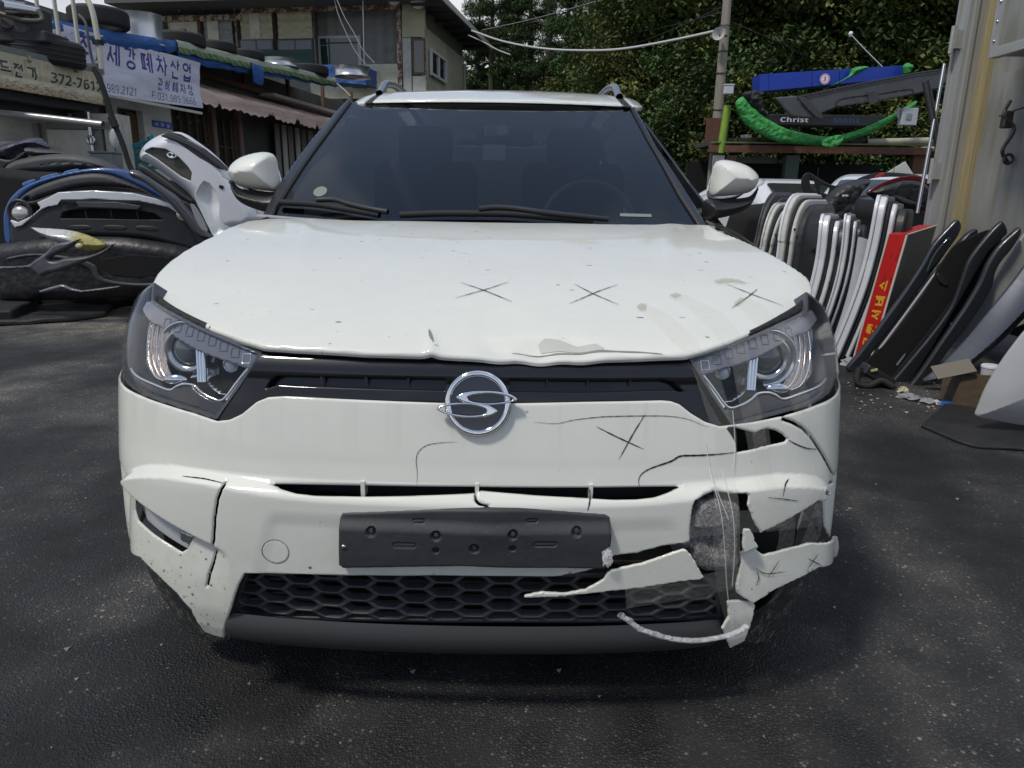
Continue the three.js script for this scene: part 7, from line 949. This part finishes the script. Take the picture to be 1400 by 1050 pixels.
// ---------------------------------------------------------------- rusty rack with goods
const RD = 17; const rk = (px, py, d = RD) => atZ(px, py, d);
{ const O = rk(1120, 205), t = thing('steel_rack', 'rusty steel rack deck on posts, loaded with tarpaulins and panels', 'rack', [O.x, 0, O.z]); const L = (px, py) => rk(px, py).sub(new THREE.Vector3(O.x, 0, O.z)), R = (x0, y0, x1, y1, z0, z1) => { const a = L(x0, y0), b = L(x1, y1); return boxAt(a.x, b.x, b.y, a.y, z0, z1); };
  part('front_beam', uvScale(R(970, 198, 1271, 212, -0.06, 0.06), 0.6), rustDark, t); part('beam_flange', uvScale(R(972, 195.5, 1272, 198, -0.08, 0.08), 0.6), std(1, 1, 1, 0.7, { map: dusty(0.14, 0.17, 0.05, 0.4) }), t);
  for (let k = 0; k < 11; k++) part('deck_board', R(986 + k * 25.5, 188, 1009 + k * 25.5, 195, -2.4, -0.1), k % 3 ? T.dark : tin(0.06, 0.055, 0.05), t);
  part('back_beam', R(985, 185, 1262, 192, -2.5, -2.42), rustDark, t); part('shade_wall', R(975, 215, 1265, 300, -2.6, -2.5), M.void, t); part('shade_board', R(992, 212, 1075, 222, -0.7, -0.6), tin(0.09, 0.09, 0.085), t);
  for (const [px, m] of [[983, T.pale], [1081, std(0.05, 0.07, 0.05, 0.7)], [1256, rustDark], [996, rustDark]]) part('post', R(px - 4, 212, px + 4, 300, -0.25, -0.05), m, t);
  part('post', poly3([[L(996, 135).x, L(0, 130).y, 0], [L(986, 196).x, L(0, 195).y, 0]], 0.09), std(1, 1, 1, 0.7, { map: dusty(0.18, 0.30, 0.03, 0.4) }), t); part('end_plate', R(990, 152, 1012, 190, -1.5, -1.42), rustDark, t);
  part('brace', poly3([[L(984, 212).x, L(0, 212).y, 0.05], [L(972, 240).x, L(0, 240).y, 0.05]], 0.05), T.pale, t); part('cream_pipe', [...poly3([[L(1190, 177).x, L(0, 177).y, -0.1], [L(1292, 173).x, L(0, 173).y, -0.1]], 0.075)], std(0.40, 0.37, 0.28, 0.5), t); part('cream_pipe', poly3([[L(1255, 186).x, L(0, 186).y, -0.3], [L(1290, 184).x, L(0, 184).y, -0.3]], 0.06), std(0.33, 0.30, 0.22, 0.5), t); part('white_tube', poly3([[L(1026, 184).x, L(0, 184).y, -0.3], [L(1026, 168).x, L(0, 168).y, -0.3]], 0.1), T.pale, t); }
{ const tx = canvasTex(128, 128, (c) => { c.fillStyle = '#1432a8'; c.fillRect(0, 0, 128, 128); c.fillStyle = '#f3e9ec'; c.beginPath(); c.arc(64, 64, 56, 0, 7); c.fill(); c.strokeStyle = '#d58aa8'; c.lineWidth = 14; c.beginPath(); c.arc(64, 64, 46, 0, 7); c.stroke(); c.fillStyle = '#223'; c.font = 'bold 66px sans-serif'; c.fillText('3', 44, 88); });
  const blue = std(1, 1, 1, 0.4, { map: dusty(0.01, 0.045, 0.36, 0.2) }), t = thing('blue_sign_box', 'long bright blue sign box on top of the rack', 'sign box'), bar = (x0, x1) => { const g = new THREE.BoxGeometry(1, 1, 1), p = g.attributes.position; const a = rk(x0, 0), b = rk(x1, 0); const T0 = (px) => rk(px, 104 - (px - 1033) * 0.062), B0 = (px) => rk(px, 127 - (px - 1033) * 0.093); for (let i = 0; i < 24; i++) { const px = p.getX(i) < 0 ? x0 : x1, q = p.getY(i) > 0 ? T0(px) : B0(px); p.setXYZ(i, q.x, q.y, q.z + (p.getZ(i) > 0 ? 0.25 : -0.25)); } g.computeVertexNormals(); return g; };
  for (const [a, b] of [[1033.5, 1045.7], [1046.3, 1103.6], [1104.4, 1140.6], [1141.4, 1229]]) part('panel', bar(a, b), blue, t); const c = rk(1121, 110.5), pg = new THREE.CircleGeometry(0.125, 28).translate(c.x, c.y, c.z + 0.262); part('round_emblem', pg, std(1, 1, 1, 0.5, { map: tx }), t); }
const greenCloth = std(1, 1, 1, 0.6, { map: dusty(0.045, 0.30, 0.065, 0.45), bumpMap: fineBump, bumpScale: 0.01 }), blackCloth = std(1, 1, 1, 0.7, { map: dusty(0.02, 0.021, 0.023, 0.4), bumpMap: fineBump, bumpScale: 0.01 });
scrap('green_tarpaulin', 'bright green tarpaulin sagging in a crescent over the rack', 'tarpaulin', 1125, 170, 16.7, 0, 0.0, [{ name: 'sheet', pts: [[1009, 147], [1014, 158], [1025, 172], [1045, 184], [1068, 193], [1098, 196], [1128, 197], [1158, 191], [1186, 182], [1206, 171], [1221, 161], [1236, 152], [1242, 141], [1236, 140], [1230, 145], [1203, 161], [1182, 171], [1164, 178], [1146, 182], [1128, 184], [1100, 180], [1078, 175], [1060, 167], [1043, 157], [1030, 148], [1020, 138], [1013, 140]], mat: greenCloth, puff: [0.12, 0.12], wrinkle: 0.06, step: 0.02, thick: 0.02, round: 0.02 }, { name: 'torn_flap', pts: [[1121, 190], [1140, 184], [1146, 190], [1138, 198], [1122, 198]], mat: greenCloth, z: 0.3, wrinkle: 0.1, step: 0.03 }]);
scrap('green_tarpaulin', 'small green cloth knotted at the right end of the blue box', 'tarpaulin', 1200, 105, 16.6, 0, 0, [{ name: 'sheet', pts: [[1163, 104], [1166, 96], [1178, 92.5], [1188, 94], [1180, 99], [1168, 105], [1150, 114], [1136, 120], [1150, 112]], mat: greenCloth, puff: [0.15, 0.12], wrinkle: 0.1, step: 0.02 }, { name: 'knot', pts: [[1229, 92], [1235, 88], [1241, 91], [1240, 100], [1233, 103], [1230, 99]], mat: greenCloth, puff: [0.2, 0.12], wrinkle: 0.15, step: 0.02 }, { name: 'side_flap', pts: [[1280, 100], [1298, 98], [1302, 122], [1284, 118]], mat: std(0.01, 0.10, 0.05, 0.7), puff: [0.1, 0.1], wrinkle: 0.1, step: 0.03 }]);
scrap('black_tarpaulin', 'black tarpaulin bunched above the green one', 'tarpaulin', 1060, 150, 16.75, 0, 0, [{ name: 'sheet', pts: [[1016, 132], [1024, 128], [1043, 128.5], [1042, 140], [1050, 155], [1057, 164], [1078, 172], [1100, 178], [1128, 182], [1160, 176], [1200, 160], [1230, 144], [1232, 138], [1234, 146], [1204, 163], [1165, 180], [1128, 186], [1078, 178], [1042, 159], [1022, 142]], mat: blackCloth, puff: [0.2, 0.2], wrinkle: 0.2, step: 0.03 }]);
{ const t = scrap('engine_cover', 'long dark grey undertray leaning across the rack', 'undertray', 1180, 130, 16.3, 0, 0, [{ name: 'tray', pts: [[1068, 134], [1110, 131], [1160, 120], [1220, 108], [1270, 99], [1300, 95], [1302, 99], [1290, 106], [1276, 121], [1240, 130], [1190, 138], [1146, 146], [1132, 152], [1118, 159], [1106, 158], [1093, 157], [1080, 146]], mat: std(1, 1, 1, 0.5, { map: dusty(0.07, 0.072, 0.075, 0.3) }), step: 0.03, round: 0.03, thick: 0.05, smooth: false }, { name: 'recess', pts: [[1147, 138], [1160, 133], [1200, 128], [1238, 122], [1240, 128], [1210, 135], [1165, 142], [1149, 144]], mat: darkPlastic, z: 0.02, step: 0.03, puff: [-0.05, 0.1] }, { name: 'bracket', pts: [[1098, 136], [1106, 135], [1124, 148], [1132, 158], [1122, 157]], mat: greyPlastic, z: 0.05, step: 0.02 }, { name: 'bracket', pts: [[1185, 126], [1195, 125], [1200, 136], [1190, 142], [1186, 134]], mat: greyPlastic, z: 0.05, step: 0.02 }, { name: 'rim_line', pts: [[1094, 133], [1160, 118.5], [1240, 103], [1300, 94], [1300, 96], [1240, 105.5], [1160, 121.5], [1098, 135]], mat: std(0.035, 0.035, 0.035, 0.5), z: 0.03, step: 0.02, smooth: false }]); }
{ const tx = canvasTex(1024, 128, (c, w, h) => { c.fillStyle = '#26282b'; c.fillRect(0, 0, w, h); c.font = 'bold 92px sans-serif'; c.fillStyle = '#d8dce2'; c.fillText('Christ', 70, 94); c.fillStyle = '#31486f'; c.fillText('MAGI', 560, 94); });
  const a = rk(1050, 158, 16.9), b = rk(1205, 173, 16.9), w = b.x - a.x, h = a.y - b.y, t = thing('lettered_beam', 'dark beam lettered in white behind the tarpaulins', 'beam', [(a.x + b.x) / 2, (a.y + b.y) / 2, a.z]); part('beam', new RoundedBoxGeometry(w, h * 1.25, 0.3, 2, 0.03), std(0.02, 0.021, 0.023, 0.5), t); part('print', new THREE.PlaneGeometry(w * 0.96, h * 0.95).translate(0, 0, 0.154), std(1, 1, 1, 0.5, { map: tx }), t); }
{ const a = rk(1241, 160, 16.5), t = thing('meter_box', 'pale grey electrical box fixed at the right of the rack', 'electrical box', a.toArray()); part('case', new RoundedBoxGeometry(0.34, 0.36, 0.2, 2, 0.02), std(0.42, 0.44, 0.46, 0.5), t); part('door', new RoundedBoxGeometry(0.12, 0.14, 0.03, 2, 0.01).translate(-0.03, 0.0, 0.1), std(0.22, 0.24, 0.26, 0.4), t); part('conduit', new THREE.CylinderGeometry(0.03, 0.03, 0.2, 10).translate(-0.2, 0.12, 0).rotateZ(0.2), std(0.4, 0.42, 0.44, 0.5), t);
  const b = rk(996, 123, 16.8), u = thing('junction_box', 'small white junction box beside the concrete pole', 'electrical box', b.toArray()); part('case', new RoundedBoxGeometry(0.2, 0.18, 0.14, 2, 0.02), std(0.5, 0.52, 0.53, 0.5), u); part('lid', new RoundedBoxGeometry(0.22, 0.03, 0.16, 2, 0.01).translate(0, 0.1, 0), std(0.5, 0.52, 0.53, 0.5), u); }
// ---------------------------------------------------------------- pole, loudspeaker, cables
{ const a = atZ(973, 262, 19), b = atZ(996, -20, 19), t = thing('utility_pole', 'grey concrete utility pole left of the rack', 'pole', [a.x, 0, a.z]); part('shaft', (() => { const top = b.clone().sub(new THREE.Vector3(a.x, 0, a.z)), g = new THREE.CylinderGeometry(0.10, 0.15, top.y, 20, 8), p = g.attributes.position; for (let i = 0; i < p.count; i++) { const k = p.getY(i) / top.y + 0.5; p.setXYZ(i, p.getX(i) + top.x * k, p.getY(i) + top.y / 2, p.getZ(i)); } g.computeVertexNormals(); return g; })(), std(1, 1, 1, 0.85, { map: dusty(0.27, 0.24, 0.20, 0.3), bumpMap: fineBump, bumpScale: 0.003 }), t);
  for (const py of [35, 70, 100, 150]) { const q = atZ(973 + (262 - py) * 0.0816, py, 19).sub(new THREE.Vector3(a.x, 0, a.z)); part('band', new THREE.TorusGeometry(0.135, 0.012, 6, 24).rotateX(Math.PI / 2 + 0.1).translate(q.x, q.y, q.z), M.trim, t); }
  const s = atZ(983, 47, 18.7), sp = thing('loudspeaker', 'small grey horn loudspeaker on the concrete pole', 'loudspeaker', s.toArray()); part('horn', new THREE.LatheGeometry([[0.03, -0.16], [0.05, -0.1], [0.09, -0.02], [0.16, 0.05], [0.15, 0.05], [0.04, -0.06], [0.001, -0.07]].map(([x, y]) => new THREE.Vector2(x, y)), 28).rotateX(Math.PI / 2 - 0.2).rotateY(-0.5), std(0.4, 0.4, 0.38, 0.5), sp); part('bracket', new THREE.BoxGeometry(0.2, 0.04, 0.04).translate(0.12, -0.02, -0.06), M.trim, sp); }
const cable = (label, pts, r, m) => { const t = solo('cable', tube(pts.map(([a, b, d]) => atZ(a, b, d)), r, 60, 6), m, label, 'cable', 'cables strung across the yard'); };
cable('pale thick cable sagging from the building roof to the pole', [[645, 42, 32], [690, 57, 29], [740, 66, 27], [790, 69, 25], [850, 67, 22.5], [920, 55, 20.5], [985, 41, 19]], 0.035, std(0.5, 0.5, 0.48, 0.6));
cable('thin pale wire rising from the roof towards the upper right', [[660, 41, 33], [720, 28, 31], [780, 12, 29], [840, -6, 27]], 0.015, std(0.25, 0.27, 0.25, 0.6));
cable('dark wire strung between the trees just below the pale cable', [[670, 60, 34], [760, 53, 31], [850, 47, 28], [930, 32, 23], [992, 15, 19]], 0.013, M.trim);
cable('second dark wire reaching the top of the pole', [[800, 78, 30], [860, 62, 27], [930, 36, 22], [994, 6, 19]], 0.013, M.trim);
cable('short pale cable hanging off the roof corner', [[640, 48, 32], [662, 58, 31.5], [680, 68, 31], [698, 75, 30.5]], 0.025, std(0.45, 0.45, 0.43, 0.6));
cable('thin wire with a white insulator slanting down to the rack', [[1163, 47, 19], [1185, 70, 18.4], [1207, 92, 17.8]], 0.012, std(0.3, 0.3, 0.3, 0.6));
cable('dark wire crossing in front of the broadleaf trees', [[1000, 30, 20], [1080, 66, 21], [1124, 96, 22]], 0.012, M.trim);
{ const c = atZ(1163, 47, 19), t = thing('insulator', 'small white insulator on the wire above the blue box', 'insulator', c.toArray()); part('bell', new THREE.LatheGeometry([[0.001, 0.07], [0.04, 0.06], [0.055, 0.0], [0.03, -0.01], [0.05, -0.05], [0.001, -0.06]].map(([x, y]) => new THREE.Vector2(x, y)), 20), std(0.75, 0.75, 0.75, 0.3), t); }
// slack wires hung on the building front
for (const [label, pts] of [['slack white wire hanging down the grey tin wall', [[457, -2, 29.2], [462, 18, 29.2], [472, 42, 29.2], [486, 70, 29.2], [500, 88, 29.2]]], ['second slack wire crossing the tin wall window', [[460, -2, 29], [472, 25, 29], [484, 45, 29], [496, 68, 29], [512, 86, 29]]], ['straight wire hanging beside the tin wall window', [[496, -5, 29.1], [497, 40, 29.1], [498, 88, 29.1]]], ['stay wire from the blue tarpaulin down to the car roof', [[458, 112, 27], [470, 122, 26], [480, 132, 25]]]]) cable(label, pts, 0.018, std(0.4, 0.4, 0.38, 0.6));
// ---------------------------------------------------------------- trees
const bark = std(1, 1, 1, 0.95, { map: dusty(0.075, 0.06, 0.048, 0.45), bumpMap: fineBump, bumpScale: 0.02 });
const leafMat = (tone) => { const m = new THREE.MeshPhysicalMaterial({ roughness: 0.75, specularIntensity: 0.35, side: THREE.DoubleSide, vertexColors: true, transmission: 0.25, thickness: 0 }); m.color.setRGB(...tone); return m; };
const leaf = leafMat([1, 1, 1]);
function crownGeo(seed, kind, R, Hc, n) {
  const r = rng(seed), pos = [], col = [], nor = [], clumps = [];
  const nc = kind === 'pine' ? 80 : 95;
  for (let k = 0; k < nc; k++) { const t = Math.pow(r(), 0.85), y = t * Hc, rad = kind === 'pine' ? R * (1.05 - 0.85 * t) : R * Math.sqrt(Math.max(0.06, 1 - (2 * t - 0.85) ** 2 / 1.4)), a = r() * 6.283, q = rad * (0.35 + 0.65 * Math.sqrt(r())); clumps.push([Math.cos(a) * q, y + (r() - 0.5) * 0.4, Math.sin(a) * q, (kind === 'pine' ? 0.45 : 0.62) * (0.6 + 0.8 * r()) * R / 2.2, 0.6 + 0.8 * r(), r()]); }
  for (let k = 0; k < n; k++) {
    const c = clumps[Math.floor(r() * nc)], u = r() * 2 - 1, a = r() * 6.283, q = Math.cbrt(r()) * c[3], s = Math.sqrt(1 - u * u), dx = s * Math.cos(a), dy = u, dz = s * Math.sin(a);
    const x = c[0] + dx * q, y = c[1] + dy * q * (kind === 'pine' ? 0.5 : 0.75), z = c[2] + dz * q;
    const sz = (kind === 'pine' ? 0.075 : 0.088) * (0.6 + 0.9 * r()) * (R > 3 ? 1.2 : 1), len = sz * (kind === 'pine' ? 2.6 : 1.7), t1 = r() * 6.283, t2 = (r() - 0.5) * 2.2;
    const ax = Math.cos(t1) * Math.cos(t2), ay = Math.sin(t2), az = Math.sin(t1) * Math.cos(t2); let bx = -Math.sin(t1), by = (r() - 0.5) * 1.2, bz = Math.cos(t1); const bl = Math.hypot(bx, by, bz); bx /= bl; by /= bl; bz /= bl;
    const w = kind === 'pine' ? sz * 0.55 : sz;
    const P4 = [[x - ax * len / 2, y - ay * len / 2, z - az * len / 2], [x + bx * w / 2, y + by * w / 2, z + bz * w / 2], [x + ax * len / 2, y + ay * len / 2, z + az * len / 2], [x - bx * w / 2, y - by * w / 2, z - bz * w / 2]];
    const yel = c[5] > 0.72 ? 1 : 0, v = c[4] * (0.7 + 0.6 * r()); const C = kind === 'pine' ? [0.055 * v, 0.098 * v, 0.030 * v] : yel ? [0.135 * v, 0.150 * v, 0.042 * v] : [0.068 * v, 0.112 * v, 0.032 * v];
    for (const i of [0, 1, 2, 0, 2, 3]) { pos.push(...P4[i]); col.push(...C); }
  }
  const g = new THREE.BufferGeometry(); g.setAttribute('position', new THREE.Float32BufferAttribute(pos, 3)); g.setAttribute('color', new THREE.Float32BufferAttribute(col, 3)); g.computeVertexNormals(); return g;
}
function treeProto(name, seed, kind, H, base, R, n) {
  const t = new THREE.Group(); t.name = numbered(name); const r = rng(seed + 5), tr = [];
  const trunk = new THREE.CatmullRomCurve3([[0, 0, 0], [0.1, H * 0.3, 0.06], [-0.08, H * 0.6, 0.05], [0.05, H * 0.96, 0]].map((p) => new THREE.Vector3(...p))), tg = new THREE.TubeGeometry(trunk, 30, 1, 10), p = tg.attributes.position, q = new THREE.Vector3();
  for (let i = 0; i < p.count; i++) { const k = Math.floor(i / 11) / 30; trunk.getPointAt(clamp(k, 0, 1), q); const rad = 0.17 * H / 9 * (1.15 - k * 1.05) + 0.02; p.setXYZ(i, q.x + (p.getX(i) - q.x) * rad, p.getY(i) * 1, q.z + (p.getZ(i) - q.z) * rad); } tg.computeVertexNormals();
  const bend = (i) => { const pos2 = tg.attributes.position; };
  part('trunk', tg, bark, t);
  for (let k = 0; k < 14; k++) { const h = lerp(base * 0.9, H * 0.9, r()), a = r() * 6.283, l = R * (0.5 + 0.5 * r()) * (1.15 - h / H), s = trunk.getPointAt(h / H); tr.push(tube([s, [s.x + Math.cos(a) * l * 0.5, s.y + l * 0.22, s.z + Math.sin(a) * l * 0.5], [s.x + Math.cos(a) * l, s.y + l * (kind === 'pine' ? 0.2 : 0.6), s.z + Math.sin(a) * l]], 0.035 * H / 9, 8, 5)); }
  part('limb', merge(tr), bark, t);
  const c = part('crown', crownGeo(seed, kind, R, H - base, n), leaf, t); c.position.y = base;
  return t;
}
const protos = { pine: treeProto('pine_tree', 3, 'pine', 14, 5.0, 2.6, 26000), pineB: treeProto('pine_tree', 9, 'pine', 16, 4.4, 3.0, 30000), broad: treeProto('broadleaf_tree', 21, 'broad', 12, 2.2, 3.6, 36000), broadB: treeProto('broadleaf_tree', 33, 'broad', 10, 0.8, 3.3, 32000), bush: treeProto('broadleaf_tree', 47, 'broad', 5.6, 0.2, 2.6, 18000) };
const firsts = {};
function plant(kind, px, d, s, turn, label, group) { const q = atZ(px, 265, d), first = !firsts[kind]; const o = first ? protos[kind] : protos[kind].clone(); if (first) { firsts[kind] = 1; scene.add(o); } else { scene.add(o); o.name = numbered(protos[kind].name.replace(/_\d{3}$/, '')); } o.userData = {}; o.position.set(q.x, 0, q.z); o.scale.set(s, s, s); o.rotation.y = turn; tag(o, label, 'tree', group); }
plant('pine', 672, 42, 0.93, 0.3, 'pine tree close behind the building roof corner, lit at its top');
plant('pineB', 745, 40, 1.0, 1.1, 'tall pine tree right of the small gap of sky');
const wood = 'trees of the wood behind the yard';
[[655, 46, 0.8], [705, 44, 0.9], [720, 47, 1.0], [785, 45, 1.05], [815, 48, 1.1], [870, 50, 1.15], [800, 37, 1.05], [860, 41, 1.1], [690, 52, 0.85], [905, 36, 1.0], [770, 52, 1.1], [955, 44, 1.15], [830, 54, 1.15], [620, 50, 0.72], [590, 52, 0.7]].forEach(([px, d, s], i) => plant(i % 2 ? 'pine' : 'pineB', px, d, s, i * 1.7, 'dark pine of the wood behind the white car roof', wood));
[[885, 29, 0.85, 'broad'], [820, 33, 0.8, 'broadB'], [940, 27, 0.95, 'broadB'], [980, 30, 1.1, 'broad'], [1040, 26, 1.0, 'broad'], [1100, 27, 1.08, 'broadB'], [1110, 31, 1.2, 'broad'], [1160, 25, 0.98, 'broad'], [1215, 25, 1.05, 'broadB'], [1265, 24, 1.02, 'broad'], [1300, 27, 1.2, 'broad'], [1340, 23, 1.0, 'broadB'], [1010, 36, 1.3, 'broad'], [1180, 34, 1.35, 'broad']].forEach(([px, d, s, k], i) => plant(k, px, d, s, i * 2.1, 'broadleaf tree of the thicket behind the pole and rack', 'broadleaf trees of the thicket behind the rack'));
[[760, 33, 0.8], [835, 32, 0.85], [900, 26, 0.8], [960, 24, 0.9], [1020, 23.5, 0.9], [690, 36, 0.9], [650, 40, 1.0], [725, 38, 1.05], [790, 36, 1.0], [1290, 22, 0.9], [1230, 22.5, 0.8]].forEach(([px, d, s], i) => plant('bush', px, d, s, i * 1.3, 'low leafy tree at the foot of the wood', 'low trees along the edge of the wood'));
// the far wood closes the view between the trunks
{ const r = rng(400), geos = []; const g0 = crownGeo(61, 'broad', 3.4, 6.5, 7000); const m = new THREE.InstancedMesh(g0, leaf, 26); m.name = 'wood'; const M4 = new THREE.Matrix4(); for (let i = 0; i < 26; i++) { const px = 560 + i * 36, q = atZ(px, 265, 56 + r() * 6), s = 1.25 + r() * 0.6; M4.makeRotationY(r() * 6).scale(new THREE.Vector3(s * 1.25, s, s * 1.25)).setPosition(q.x, -0.5, q.z); m.setMatrixAt(i, M4); } scene.add(m); m.castShadow = m.receiveShadow = true; tag(m, 'far dark wood behind the pines', null, null, 'stuff'); }
renderer.render(scene, camera);
